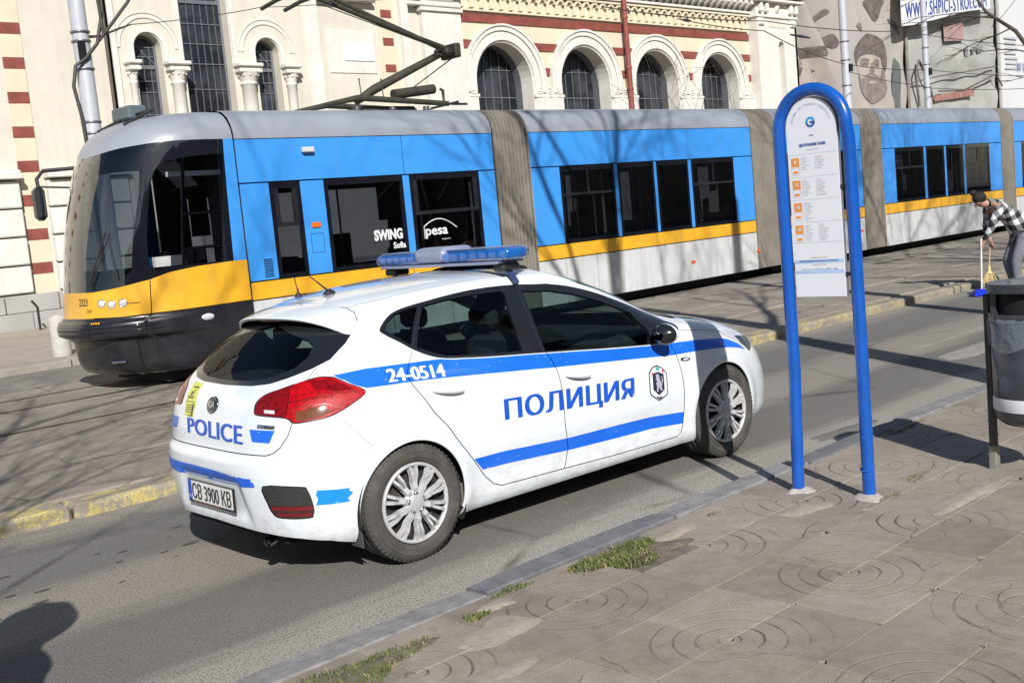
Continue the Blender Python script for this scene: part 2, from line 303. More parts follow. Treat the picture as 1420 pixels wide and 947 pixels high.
def S(u, z):
    u, z = np.broadcast_arrays(np.asarray(u, float), np.asarray(z, float)); rear = u < 0; t = np.abs(u)
    xe = np.where(rear, pch(ZT['xr'], z), pch(ZT['xf'], z)); p = np.where(rear, pch(PE['pr'], z), pch(PE['pf'], z)); q = np.where(rear, pch(PE['qr'], z), pch(PE['qf'], z))
    w = pch(ZT['w'], z); X = np.clip(t/.7, 0, 1); Y = np.clip((1-t)/.3, 0, 1); l = np.ones_like(X)
    for _ in range(9):
        A_ = (l*X)**p; B_ = (l*Y)**q; l = l-(A_+B_-1)*l/(p*A_+q*B_)
    x = XC+(xe-XC)*l*X; y = -w*l*Y
    side = np.clip((np.abs(y)/np.maximum(w, 1e-3)-.7)/.25, 0, 1)*np.where(z < .95, 1, 0); fl = 0
    for wx in (0, 2.65):
        r = np.hypot(x-wx, z-.316); fl = fl+.016*np.exp(-((r-.355)/.055)**2)
    mid = 1/(1+np.exp(-(x-.45)/.06))/(1+np.exp((x-2.2)/.06)); fl = fl-.012*mid*np.exp(-((z-.36)/.09)**2)
    y = y-side*fl
    # number-plate recess in the rear bumper
    ay = np.abs(y); rc = (1/(1+np.exp((ay-.36-(z-.42)*-.35)/.012)))*(1/(1+np.exp((z-.535)/.010)))*(1/(1+np.exp(-(z-.33)/.016)))
    x = x+np.where(rear & (t > .6), .026*rc, 0)
    return np.stack([x, y, z], -1)
def S_n(u, z):
    return normals_of(S, u, z, 2e-3, (-1, 1, .15, 1.4679))
def solve_u(axis, val, z, lo, hi):
    """u where S(u,z)[axis]==val, monotone between lo and hi"""
    val, z = np.broadcast_arrays(np.asarray(val, float), np.asarray(z, float)); a = np.full(val.shape, float(lo)); b = np.full(val.shape, float(hi))
    fa = S(a, z)[..., axis]-val
    for _ in range(28):
        m = (a+b)/2; fm = S(m, z)[..., axis]-val; s_ = np.sign(fm) == np.sign(fa); a = np.where(s_, m, a); b = np.where(s_, b, m)
    return (a+b)/2
u_of_x = lambda x, z: solve_u(0, x, z, -.93, .93)
u_of_y = lambda y, z: solve_u(1, -abs(np.asarray(y, float)), z, -1, -.5)
# metric coordinates of the (u, z) chart
_zz = np.linspace(.15, 1.468, 700); _ds = np.sqrt(np.gradient(_zz)**2+np.gradient(pch(ZT['w'], _zz))**2+(.30*np.gradient(pch(ZT['xf'], _zz)))**2); _V = np.cumsum(_ds)
Vz = lambda z: np.interp(z, _zz, _V); zV = lambda v: np.interp(v, _V, _zz); SU = 2.9
toab = lambda L: [(p[0]*SU, float(Vz(p[1]))) for p in L]

car = thing('police_car', (0, 0, 0), 'white police hatchback with blue stripes, blue roof light bar and Cyrillic lettering on its side', 'police car', rz=-0.041035)
def smooth(L, n=3, closed=True):
    P_ = [np.array(p) for p in L]; out = []; m = len(P_)
    for i in range(m if closed else m-1):
        p0, p1, p2, p3 = (P_[(i+j) % m] if closed else P_[min(max(i+j, 0), m-1)] for j in (-1, 0, 1, 2))
        for j in range(n):
            t = j/n; out.append(tuple(.5*((2*p1)+(-p0+p2)*t+(2*p0-5*p1+4*p2-p3)*t*t+(-p0+3*p1-3*p2+p3)*t**3)))
    if not closed: out.append(tuple(P_[-1]))
    return out
F_ = {k_: [tuple(p[:2]) for p in v] for k_, v in FE.items()}
zb = [(-1, .285), (-.90, .280), (-.82, .268), (-.75, .245), (-.68, .205), (-.62, .18), (-.5, .170), (.5, .170), (.7, .18), (1, .2)]
bound = toab(zb+[(1, 1.4675), (-1, 1.4675)])
def arch(wx, r=.338):
    t = np.linspace(-.55, PI+.55, 40); xs = wx+r*np.cos(t); zs = .316+r*np.sin(t); zs = np.maximum(zs, .152); return list(zip(u_of_x(xs, zs), zs))
a_r, a_f = arch(0), arch(2.65)
gb = F_['gap_b']; gr = F_['gap_rear']; ig = gr.index((-.0684, .2536)) if (-.0684, .2536) in gr else 12
hl = F_['headlight']; tail = F_['tail']; tg2 = F_['tg2']; tg1 = F_['tg1']
tail_in = [(-.852, .901), (-.8499, .9383), (-.8299, .9776), (-.7806, 1.0118), (-.7673, .9323), (-.7686, .8648), (-.8119, .8739), (-.8466, .8799)]
GW = .0028
def gap(L, wd=GW): return buffer_line(toab(L), wd)
B = lambda L: toab(L)
drop = 'drop'
polys = [
 (drop, B(a_r)), (drop, B(a_f)),
 (drop, gap([(-.4632, 1.1044)]+gr[1:]+[(.312, .885)])), (drop, gap(gb)),
 (drop, gap(F_['hoodline'])), (drop, gap(F_['roof_gap']+[(.05, 1.405), (.25, 1.37), (.40, 1.32)], .0016)),
 (drop, gap(F_['spoiler_gap'][1:], .002)), (drop, gap(tg1[:3]+[(-.7735, 1.0195)])),
 (drop, gap(tg2+[(-1, .6765)])), (drop, gap([(-.7526, .8396)]+tg2[:1])),
 (drop, gap([(-.66, .862), (-.60, .78), (-.545, .665)], .0012)), (drop, gap(F_['taildiv'], .0018)),
 ('lamp_bezel', buffer_line(smooth(B(tail))+smooth(B(tail))[:1], .003)),
 ('lamp_rib', gap([(-.767, .935), (-.72, .950), (-.66, .958), (-.60, .957)], .0030)), ('lamp_rib', gap([(-.765, .905), (-.74, .915), (-.69, .918), (-.655, .90), (-.63, .885)], .0022)), ('lamp_rib', gap([(-.835, .955), (-.80, .965), (-.775, .975)], .0020)),
 ('reversing_lamp', B([(-.824, .904), (-.797, .902), (-.795, .885), (-.822, .888)])),
 ('amber', B([(-.748, .893), (-.72, .908), (-.69, .905), (-.668, .878), (-.72, .850), (-.75, .848)])),
 ('tail_up', B([(-.745, 1.028), (-.705, 1.030), (-.64, .997), (-.60, .965), (-.66, .965), (-.72, .985)])),
 ('tail_lamp_inner', B(tail_in)), ('tail_lamp', smooth(B(tail))),
 ('quarter_window', B(F_['qglass'])), ('rear_door_window', B(F_['rglass'])), ('front_door_window', B(F_['fglass'])),
 ('seam_glint', gap([(-.118, 1.325), (-.094, .972)], .0022)), ('seam_glint', gap([(-.474, 1.312), (-.4632, 1.112)], .0020)),  # bright strips stand in for sun glint along the door frame edges
 ('window_trim', smooth(B([q_ for p_ in F_['dlo'] for q_ in ([p_]*3 if p_ in ((.6252, 1.042), (.5158, .9856)) else [p_])]))),
 ('windscreen', B([(.45, 1.385), (.42, 1.3118), (.50, 1.2565), (.565, 1.18), (.63, 1.1125), (.69, 1.042), (.70, 1.0), (1, 1.0), (1, 1.385)])),
 ('cowl', B([(.66, 1.0), (1, 1.0), (1, .985), (.66, .985)])),
 ('lamp_dark', B([(.605, .800), (.68, .782), (.735, .760), (.745, .735), (.69, .692), (.625, .669), (.600, .74)])), ('headlight', B(hl)),
 ('grille', B([(.86, .70), (1, .70), (1, .60), (.86, .60)])), ('grille', B([(.80, .45), (1, .45), (1, .26), (.82, .26)])),
 ('rear_glass', B([(-1, 1.022), (-.90, 1.030), (-.845, 1.052), (-.80, 1.09), (-.782, 1.14), (-.79, 1.19), (-.82, 1.215), (-1, 1.285)])),
 ('rear_window_border', B([(-1, 1.0)]+F_['glass_rear'][:8]+[(-.7492, 1.2574), (-.8053, 1.2926), (-.8946, 1.3168), (-1, 1.3208)])),
 ('spoiler_base', B([(-1, 1.3874), (-.8866, 1.3793), (-.7806, 1.3541), (-.7452, 1.33), (-.7206, 1.2877), (-.7126, 1.2484), (-.7119, 1.2232), (-.76, 1.25), (-1, 1.31)])),
 ('red_bar', B([(-.8026, .4228), (-.7166, .4157), (-.7172, .3926), (-.7999, .3996)])), ('red_bar', B([(-.7939, .3866), (-.7186, .3825), (-.7212, .3614), (-.7899, .3674)])),
 ('reflector', smooth(B(F_['fog']))),
]
stripes = [B(F_['stripe_up']), B(F_['stripe_low'])]
body = [
 ('front_door', B(gb+gr[ig:]+[(.31, .93), (-.085, 1.01)])),
 ('rear_door', B([(-.4632, 1.13)]+gr[:ig+1]+gb[::-1]+[(-.09, 1.02)])),
 ('hood', B([(.4105, .9242)]+F_['hoodline'][1:]+hl[1:3]+[(1, .80), (1, .985), (.66, .985), (.62, 1.03), (.44, .945)])),
 ('front_bumper', B([hl[2], hl[3], hl[4], hl[5], (.53, .60), (.53, .15), (1, .15), (1, .80)])),
 ('tailgate', B([(-1, 1.2), (-.75, 1.12)]+tg1+[(-.7700, .93), (-.7553, .8406)]+tg2+[(-1, .6765)])),
 ('rear_bumper', B([(-1, .6765)]+tg2[::-1]+[(-.7186, .8447), (-.66, .862), (-.60, .78), (-.545, .665), (-.52, .55), (-.52, .15), (-1, .15)])),
 ('roof', B([(-1, 1.3874), (-.8866, 1.3793)]+F_['roof_gap']+[(.05, 1.405), (.25, 1.37), (.42, 1.385), (1, 1.385), (1, 1.469), (-1, 1.469)])),
]
P2, T2, C2 = cdt(bound, [p_ for _, p_ in polys]+stripes+[p_ for _, p_ in body], .034)
cls = np.full(len(T2), '', dtype=object); done = np.zeros(len(T2), bool)
for nme, pl in polys+body:
    m = pip(pl, C2[:, 0], C2[:, 1]) & ~done; cls[m] = nme; done |= m
cls[~done] = 'body_shell'
paint = {'front_door', 'rear_door', 'hood', 'front_bumper', 'tailgate', 'rear_bumper', 'roof', 'body_shell'}
ins = np.zeros(len(T2), bool)
for s_ in stripes: ins |= pip(s_, C2[:, 0], C2[:, 1])
uu, zz_ = P2[:, 0]/SU, zV(P2[:, 1]); uu = np.clip(uu, -1, 1); W3 = S(uu, zz_); N3 = S_n(uu, zz_)
W3[np.abs(np.abs(uu)-1) < 1e-5, 1] = 0; W3[:, 1] = np.minimum(W3[:, 1], 0)
if np.mean(N3[:, 1]) > 0: N3 = -N3
def surf_obj(name, mask, mat, parent, off=0., sides='merge'):
    """build the triangles in mask; sides: merge (one object both halves) or split (right, left)"""
    t = T2[mask]
    if len(t) == 0: return []
    ids, inv = np.unique(t, return_inverse=True); t = inv.reshape(-1, 3); v = W3[ids]+N3[ids]*off; n = N3[ids]
    fl = np.array([1, -1, 1]); e1 = np.cross(v[t[:, 1]]-v[t[:, 0]], v[t[:, 2]]-v[t[:, 0]]); bad = (e1*n[t].mean(1)).sum(1) < 0; t = t.copy(); t[bad] = t[bad][:, ::-1]
    if sides == 'merge':
        V = np.concatenate([v, v*fl]); N = np.concatenate([n, n*fl]); T = np.concatenate([t, t[:, ::-1]+len(v)])
        return [mesh_np(name, V, T, mat, parent, N)]
    return [mesh_np(name, v, t, mat, parent, n), mesh_np(name, v*fl, t[:, ::-1], mat, parent, n*fl)]
made = {}
for nme in paint:
    spl = 'split' if nme in ('front_door', 'rear_door') else 'merge'
    made[nme] = surf_obj(nme, (cls == nme) & ~ins, m_white, car, sides=spl)
for nme in ('front_door', 'rear_door', 'body_shell'):
    m = (cls == nme) & ins
    if nme == 'body_shell':
        surf_obj('stripe', m & (C2[:, 0] < 0), m_blue, made[nme][0], sides='split'); surf_obj('stripe', m & (C2[:, 0] > 0), m_blue, made[nme][0], sides='split')
    else:
        r_ = surf_obj('stripe', m, m_blue, made[nme][0], sides='split'); r_[1].parent = made[nme][1]
bumperstripe = (cls == 'front_bumper') & ins
surf_obj('window_trim', cls == 'window_trim', m_gloss_black, car, sides='split')
surf_obj('seam_glint', cls == 'seam_glint', m_chrome, car, .001, 'split')
for a_, par in (('quarter_window', 'body_shell'), ('rear_door_window', 'rear_door'), ('front_door_window', 'front_door')):
    r_ = surf_obj('window', cls == a_, m_dkglass if a_ == 'quarter_window' else m_carglass, car, -.002, 'split')
    if par != 'body_shell':
        for q_, pp in zip(r_, made[par]): q_.parent = pp
for o_ in surf_obj('windscreen', cls == 'windscreen', m_carglass, car): pass
surf_obj('cowl', cls == 'cowl', m_black, car)
surf_obj('grille', cls == 'grille', m_black, made['front_bumper'][0])
hls = surf_obj('headlight', cls == 'headlight', m_clear, car, .003, 'split')
for q_, pp in zip(surf_obj('dark_lens', cls == 'lamp_dark', m_gloss_black, car, .003, 'split'), hls): q_.parent = pp
rw = surf_obj('rear_window', cls == 'rear_glass', m_rearglass, made['tailgate'][0])[0]
surf_obj('window_border', cls == 'rear_window_border', m_gloss_black, rw)
surf_obj('spoiler_base', cls == 'spoiler_base', m_white, made['tailgate'][0])
tl = surf_obj('tail_lamp', cls == 'tail_lamp', m_red_lens, car, .004, 'split')
ti = surf_obj('tail_lamp_inner', cls == 'tail_lamp_inner', m_red_deep, made['tailgate'][0], .003, 'split')
for a_, mt, tg_ in (('amber', m_amber_dark, tl), ('tail_up', m_red_deep, tl), ('lamp_bezel', m_gloss_black, tl), ('lamp_rib', M('very_dark_red', (.05, .002, .003), .3), tl), ('reversing_lamp', m_clear, ti)):
    r_ = surf_obj({'amber': 'indicator_lens', 'tail_up': 'upper_lens', 'lamp_bezel': 'bezel', 'lamp_rib': 'lens_rib', 'reversing_lamp': 'reversing_lamp'}[a_], cls == a_, mt, car, .004, 'split')
    for q_, pp in zip(r_, tg_): q_.parent = pp
rf = surf_obj('reflector_panel', cls == 'reflector', M('black_mesh_panel', (.03, .03, .03), .7, var=.6, vs=120, bump=1., bs=220), made['rear_bumper'][0], -.008, 'split')
rr = surf_obj('red_reflector', cls == 'red_bar', M('dark_red_reflector', (.16, .01, .014), .2, var=.2, coat=.6), car, -.004, 'split')
for q_, pp in zip(rr, rf): q_.parent = made['rear_bumper'][0]
# dark inner shell behind every panel gap
glassy = {'rear_glass', 'windscreen', 'quarter_window', 'rear_door_window', 'front_door_window'}
gapmask = np.array([c_ not in glassy for c_ in cls]) & ~(pip(polys[0][1], C2[:, 0], C2[:, 1]) | pip(polys[1][1], C2[:, 0], C2[:, 1]))
surf_obj('inner_shell', gapmask, m_void, car, -.016)
# wheel arch lips, wells, floor
for wx, aa in ((0, a_r), (2.65, a_f)):
    t = np.linspace(-.30 if wx == 0 else -.36, PI+.36, 46); xs = wx+.338*np.cos(t); zs = .316+.338*np.sin(t)
    c3 = S(u_of_x(xs, zs), zs)
    for sg in (1, -1):
        mb = MB(); mb.tube([(c_[0], (c_[1]+.006)*sg, c_[2]) for c_ in c3], .0065, 6); mb.build('arch_lip', m_white, car)
        mb = MB(); mb.lathe([(.352, -.868 if wx == 0 else -.79), (.352, -.55), (.05, -.55)], (wx, 0, .316), 'y', 30, a0=-.5, a1=PI+.5)
        mb.v = [(x_, y_*sg, z_) for x_, y_, z_ in mb.v]; mb.build('wheel_well', m_void, car)
mb = MB(); mb.box(-.60, 3.40, -.55, .55, .20, .235); mb.box(.38, 2.27, -.80, .80, .175, .22); mb.box(-.62, -.40, -.45, .45, .29, .32); mb.build('underbody', m_void, car)
# spoiler: a wing that carries the roof line back over the rear window
ys = np.linspace(-1, 1, 41)*.602; top0 = []; edge = []; under = []
for y in ys:
    a = abs(y)/.602; ze = 1.330-.015*a**2-.095*a**4; xe = -.262+.05*a**2+.095*a**4
    zg = 1.387-.045*a**2-.10*a**5; ug = float(u_of_y(min(abs(y), .60), zg)); g = S(ug, zg); zu = min(1.322-.10*a**4, ze-.012); gu = S(float(u_of_y(min(abs(y), .60), zu)), zu)
    top0.append((g[0], y, zg+.002)); edge.append((xe, y, ze)); under.append((min(gu[0]+.015, xe+.25), y, zu))
V = []; F = []; n = len(ys); rows = []
for j, s_ in enumerate((0, .25, .5, .75, .93, 1.0)):
    rows.append([(a[0]+(b[0]-a[0])*s_, a[1], a[2]+(b[2]-a[2])*s_+.020*math.sin(PI*min(s_, 1))*(1-abs(a[1])/.62)) for a, b in zip(top0, edge)])
rows.append([(b[0]+.002, b[1], b[2]-.009) for b in edge]); rows.append([(b[0]+.014, b[1], b[2]-.017) for b in edge]); rows.append(under)
for r_ in rows: V += r_
for j in range(len(rows)-1):
    for i in range(n-1): F.append((j*n+i, j*n+i+1, (j+1)*n+i+1, (j+1)*n+i))
mb = MB(); mb.add(V[:n*8], [f for f in F if max(f) < n*8], True); sp_ = mb.build('spoiler', m_white, made['tailgate'][0])
mb = MB(); mb.add(V, [f for f in F if min(f) >= n*7], True); mb.build('spoiler_underside', m_black, sp_)
mb = MB(); mb.box(-.245, -.205, -.12, .12, 1.305, 1.318, .004); mb.build('brake_light', m_red_deep, sp_)

# ---- decals: thin vinyl lying on the surface
def decal(name, V2, F2, mat, parent, side='side', off=.0016, flip=1):
    A = np.array(V2, float)
    if side == 'side': u_ = u_of_x(A[:, 0], A[:, 1]); sg = np.full(len(A), -1.)
    else: u_ = u_of_y(A[:, 0], A[:, 1]); sg = np.where(A[:, 0] > 0, 1., -1.)
    p_ = S(u_, A[:, 1]); n_ = S_n(u_, A[:, 1]); n_ = n_*np.sign(-n_[:, 1:2]*0+1)
    if side == 'side': n_ = n_*np.sign(-n_[:, 1])[:, None]
    else: n_ = n_*np.sign(-n_[:, 0])[:, None]
    v = p_+n_*(np.asarray(off).reshape(-1, 1) if np.ndim(off) else off)
    if side != 'side': v[:, 1] *= -sg; n_ = n_*np.stack([np.ones(len(A)), -sg, np.ones(len(A))], 1)
    else: v[:, 1] *= flip; n_ = n_*np.array([1, flip, 1])
    o = mesh_np(name, v, F2, mat, parent, None, smooth=True); return o
def xz(pts): r_ = S(np.array([p[0] for p in pts]), np.array([p[1] for p in pts])); return [(float(a[0]), float(a[2])) for a in r_]
def quadtext(body, tl_, bl, tr, br, bold, res=5, spacing=1.):
    V, F = fit_text(body, 0, 0, 1, 1, bold, res, spacing=spacing); tl_, bl, tr, br = map(np.array, (tl_, bl, tr, br))
    return [tuple((bl*(1-s)+br*s)*(1-t)+(tl_*(1-s)+tr*s)*t) for s, t in V], F
V, F = quadtext('ПОЛИЦИЯ', (.669, .754), (.661, .612), (1.736, .698), (1.725, .548), .0, spacing=1.05); V, F, O = thick(V, F, .008)
decal('lettering', V, F, m_text_blue, made['rear_door'][0], off=.0020+O*.5)
m_white_vinyl = M('white_vinyl', (.74, .76, .78), .4, var=.1, vs=30)
V, F = quadtext('24-0514', (-.046, 1.034), (-.057, .968), (.304, 1.008), (.300, .941), .0); V, F, O = thick(V, F, .0045)
decal('fleet_number', V, F, m_white_vinyl, made['body_shell'][0], off=.003+O)
V, F = quadtext('POLICE', (.300, .818), (.268, .738), (-.330, .818), (-.352, .724), .0, spacing=1.05); V, F, O = thick(V, F, .007)
decal('lettering', V, F, m_text_blue, made['tailgate'][0], 'rear', off=.003+O)
V, F = fill2d([(-.404, .804), (-.592, .805), (-.565, .742), (-.435, .744)], .03); decal('blue_patch', V, F, m_blue, made['tailgate'][0], 'rear')
V, F = fill2d([(.435, .81), (.592, .805), (.565, .742), (.45, .75)], .03); decal('blue_patch', V, F, m_blue, made['tailgate'][0], 'rear')
V, F = fill2d([(.385, 1.0), (.262, .997), (.225, .895), (.238, .822), (.352, .826), (.365, .916)], .03)
st = decal('notice_sticker', V, F, M('yellow_green_sticker', (.62, .62, .13), .5, var=.12, vs=20), made['tailgate'][0], 'rear', .0012)
m_print = M('dark_print', (.03, .03, .03), .6); VV = []; FF = []
def addr(y0, y1, z0, z1):
    o = len(VV); VV.extend([(y0, z0), (y1, z0), (y1, z1), (y0, z1)]); FF.append((o, o+1, o+2, o+3))
for a in (.845, .857, .869, .881): addr(.25, .34, a, a+.004)
addr(.245, .358, .900, .9025); addr(.245, .262, .83, .893)
for a, b, c, d in ((.275, .345, .972, .978), (.275, .282, .925, .975), (.335, .342, .925, .975), (.29, .325, .945, .95), (.29, .30, .93, .965), (.31, .325, .93, .955), (.275, .345, .92, .926)): addr(a, b, c, d)
decal('print', VV, FF, m_print, st, 'rear', .0022)
# torn stripe on the rear bumper and the patch behind the wheel
V, F = fill2d([(.64, .575), (.60, .576), (.565, .582), (.52, .575), (.40, .575), (.15, .577), (0, .575), (-.10, .572), (-.225, .566), (-.30, .557), (-.315, .564), (-.33, .556), (-.36, .563), (-.40, .559), (-.455, .560), (-.46, .545), (-.478, .538), (-.48, .517), (-.33, .508), (-.31, .516), (-.30, .506), (0, .506), (.30, .508), (.60, .518), (.64, .522)], .025)
decal('bumper_stripe', V, F, m_blue, made['rear_bumper'][0], 'rear', .0014)
up = F_['patch']; V, F = fill2d(B(up), .03); uv = np.array(V); u_ = uv[:, 0]/SU; z_ = zV(uv[:, 1]); n_ = S_n(u_, z_); n_ *= np.sign(-n_[:, 1])[:, None]
m_blue2 = M('light_blue_vinyl', (.012, .24, .80), .35, var=.1)
mesh_np('blue_patch', S(u_, z_)+n_*.0015, F, m_blue2, made['rear_bumper'][0])
# emblem on the front door
def on_side(pts, cx=1.966, cz=.6242, sx=.088, sz=.118, sh=-.17): return [(cx+x*sx, cz+y*sz+sh*x*sx) for x, y in pts]
def em(name, pts, mat, off, h=.03):
    V, F = fill2d(on_side(pts), h); return decal(name, V, F, mat, made['front_door'][0], off=off)
hexa = [(0, 1), (.55, .86), (.97, .55), (1, -.45), (.93, -.66), (0, -1), (-.93, -.66), (-1, -.45), (-.97, .55), (-.55, .86)]
m_navy = M('navy_print', (.02, .022, .06), .5); m_sil = M('silver_print', (.42, .42, .5), .45)
e0 = em('emblem', hexa, m_navy, .0015)
sc_ = lambda P, a, b=None: [(x*a, y*(b or a)) for x, y in P]
for nm, pts, mt, of in (('emblem_ring', sc_(hexa, .90, .93), m_white_vinyl, .0021), ('emblem_shield', [(0, .62), (.60, .50), (.62, -.36), (0, -.68), (-.62, -.36), (-.60, .50)], m_navy, .0027),
      ('emblem_lion', [(-.30, .42), (-.05, .52), (.12, .40), (.15, .15), (.38, -.05), (.30, -.20), (.42, -.38), (.20, -.42), (.10, -.25), (-.05, -.30), (-.05, -.46), (-.26, -.46), (-.20, -.20), (-.28, 0), (-.12, .10), (-.34, .20), (-.20, .30)], m_sil, .0033),
      ('emblem_tail', [(.30, .40), (.42, .36), (.48, .10), (.38, -.02), (.33, .12), (.36, .28)], m_sil, .0033),
      ('emblem_green', [(-.16, .90), (.16, .90), (.18, .68), (-.18, .68)], M('green_print', (.08, .38, .30), .5), .0033),
      ('emblem_red', [(.45, .78), (.62, .70), (.60, .52), (.46, .60)], M('red_print', (.55, .06, .06), .5), .0033), ('emblem_red', [(-.62, .62), (-.48, .50), (-.55, .40), (-.68, .46)], bpy.data.materials['red_print'], .0033),
      ('emblem_base', [(-.45, -.72), (0, -.90), (.45, -.72), (.30, -.80), (.2, -.70), (0, -.80), (-.2, -.70), (-.30, -.80)], m_navy, .0033)):
    em(nm, pts, mt, of).parent = e0
# badge and model strip
def rear_frame(y, z, off=.0):
    u_ = float(u_of_y(y, z)); p_ = S(u_, z); n_ = S_n(np.array([u_]), np.array([z]))[0]; n_ = n_*np.sign(-n_[0]); sg = 1 if y > 0 else -1
    p_ = np.array([p_[0], -p_[1]*sg if sg < 0 else -p_[1], p_[2]]); p_[1] = y; n_[1] *= -sg if n_[1]*sg < 0 else 1; return Vector(p_)+Vector(n_)*off, Vector(n_)
pc, pn = rear_frame(.02, .903, .0)
def place(mb, c, n_, up=Vector((0, 0, 1))):
    zax = n_.normalized(); xa = up.cross(zax).normalized(); ya = zax.cross(xa); Mx = Matrix((xa, ya, zax)).transposed()
    mb.v = [tuple(Mx @ Vector(v)+c) for v in mb.v]; return mb
mb = MB(); mb.lathe([(.001, .009), (.05, .009), (.056, .007), (.058, .0)], n=28); mb.v = [(x*1., y*.82, z) for x, y, z in mb.v]; bd = place(mb, pc, pn).build('badge', m_gloss_black, made['tailgate'][0])
mb = MB(); mb.lathe([(.050, .0095), (.0525, .0105), (.056, .0085)], n=28); mb.v = [(x, y*.82, z) for x, y, z in mb.v]; place(mb, pc, pn).build('badge_ring', m_chrome, bd)
V, F = fit_text('KIA', -.036, -.019, .036, .019, .02); mb = MB(); mb.add([(x, y, .0112) for x, y in V], F); place(mb, pc, pn).build('badge_letters', m_chrome, bd, recalc=False)
V, F = fill2d([(-.468, .832), (-.590, .828), (-.590, .811), (-.468, .814)], .03); decal('model_strip', V, F, m_chrome, made['tailgate'][0], 'rear', .004)
V, F = quadtext('ceed', (-.525, .8285), (-.525, .8155), (-.580, .827), (-.580, .8140), .01); decal('print', V, F, m_print, made['tailgate'][0], 'rear', .005)
# number plate
pc = Vector((-.722, 0, .422)); pn = Vector((-1, 0, .03))
mb = MB(); mb.box(-.268, .268, -.066, .066, 0, .012, .003); fr = place(mb, pc, pn).build('plate_frame', m_gloss_black, made['rear_bumper'][0])
mb = MB(); mb.box(-.256, .256, -.050, .058, .012, .0145); pl_ = place(mb, pc, pn).build('number_plate', M('plate_white', (.72, .72, .70), .35, var=.08, vs=10), fr)
mb = MB(); mb.box(-.256, -.216, -.050, .058, .0146, .0155); place(mb, pc, pn).build('plate_band', M('plate_blue', (.02, .07, .5), .4), pl_)
V, F = fit_text('СВ 3900 КВ', -.205, -.040, .245, .048, .0); V, F, O = thick(V, F, .0035); mb = MB(); mb.add([(x, y, .0162+o) for (x, y), o in zip(V, O)], F)
V, F = fit_text('BG', -.247, -.036, -.226, -.02, .01); mb.add([(x, y, .0165) for x, y in V], F, mi=1); place(mb, pc, pn).build('plate_characters', [m_print, m_white_vinyl], pl_, recalc=False)
mb = MB(); mb.box(-.20, .12, -.0625, -.0545, .012, .0135); place(mb, pc, pn).build('plate_strip', M('faded_red_print', (.22, .08, .07), .5, var=.9, vs=60), fr)
# exhaust, mud flap
mb = MB(); mb.tube([(-.30, -.30, .235), (-.50, -.37, .215), (-.65, -.42, .200)], .027, 14, cap=False); mb.build('exhaust_pipe', m_chrome, car)
for sg in (1, -1):
    mb = MB(); mb.box(-.345, -.335, *sorted((-.855*sg, -.745*sg)), .155, .33, .004); mb.build('mud_flap', M('dusty_black_plastic', (.07, .065, .06), .8, var=.3) if sg > 0 else bpy.data.materials['dusty_black_plastic'], car)
    mb = MB(); mb.box(.335, .350, *sorted((-.84*sg, -.70*sg)), .17, .34, .004); mb.build('splash_guard', M('muddy_liner', (.16, .13, .10), .9, var=.3), car)
mb = MB(); mb.tube([(-.50, -.37, .215), (-.63, -.413, .202)], .022, 14, cap=True); mb.build('exhaust_inside', m_void, car)
# door handles, side repeater
for nm, x_, z_ in (('rear_door', .290, .868), ('front_door', 1.262, .79)):
    for i_, sg in enumerate((1, -1)):
        mb = MB(); n_ = 12; pts = [(x_-.105+.21*t/n_, -.872-.028*math.sin(PI*t/n_)**.6-.010, z_-.035*(t/n_-.5)) for t in range(n_+1)]; rr_ = [.006+.011*math.sin(PI*t/n_)**.5 for t in range(n_+1)]
        pts = [(a_, (float(S(float(u_of_x(a_, c_)), c_)[1])-.004-.022*math.sin(PI*i/n_)**.6)*sg, c_) for i, (a_, b_, c_) in enumerate(pts)]
        mb.tube(pts, rr_, 10); hd = mb.build('handle', m_white, made[nm][i_])
        V = []; n2 = 20
        for t in range(n2): V.append((x_+.07*math.cos(2*PI*t/n2), z_-.004+.026*math.sin(2*PI*t/n2)))
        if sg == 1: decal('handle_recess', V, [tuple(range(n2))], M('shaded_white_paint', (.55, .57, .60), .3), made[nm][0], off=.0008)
V = [(2.25+.05*math.cos(t)*1.0, .735+.013*math.sin(t)-.1*.05*math.cos(t)) for t in np.linspace(0, 2*PI, 17)[:-1]]; decal('side_repeater', V, [tuple(range(16))], m_gloss_black, made['body_shell'][0], off=.003)
V = [(2.252+.03*math.cos(t)*1.0, .735+.007*math.sin(t)) for t in np.linspace(0, 2*PI, 17)[:-1]]; decal('repeater_lens', V, [tuple(range(16))], m_clear, made['body_shell'][0], off=.005)
# door mirrors
for sg in (1, -1):
    mb = MB(); prof = []
    for i in range(5):
        t = i/8; prof.append((.004+.078*math.sin(PI*(.08+.84*t))**.6, t*.13-.05))
    mb.lathe(prof, (0, 0, 0), 'x', 20); mb.v = [(1.945+x*.9+abs(y)*.25, (-.965+y*1.15)*sg, .938+z*.80) for x, y, z in mb.v]; mb.add(*[[], []])
    mr = mb.build('door_mirror', m_gloss_black, car)
    mb = MB(); prof = [(.004+.080*math.sin(PI*(.08+.84*t))**.6, t*.13-.05) for t in [i/16 for i in range(7, 17)]]
    mb.lathe(prof, (0, 0, 0), 'x', 20); mb.v = [(1.950+x*.92+abs(y)*.25, (-.965+y*1.17)*sg, .941+z*.82) for x, y, z in mb.v]; mb.build('mirror_cap', m_white, mr)
    mb = MB(); mb.tube([(2.03, -.80*sg, .895), (1.99, -.92*sg, .915)], .026, 10); mb.build('mirror_arm', m_gloss_black, mr)
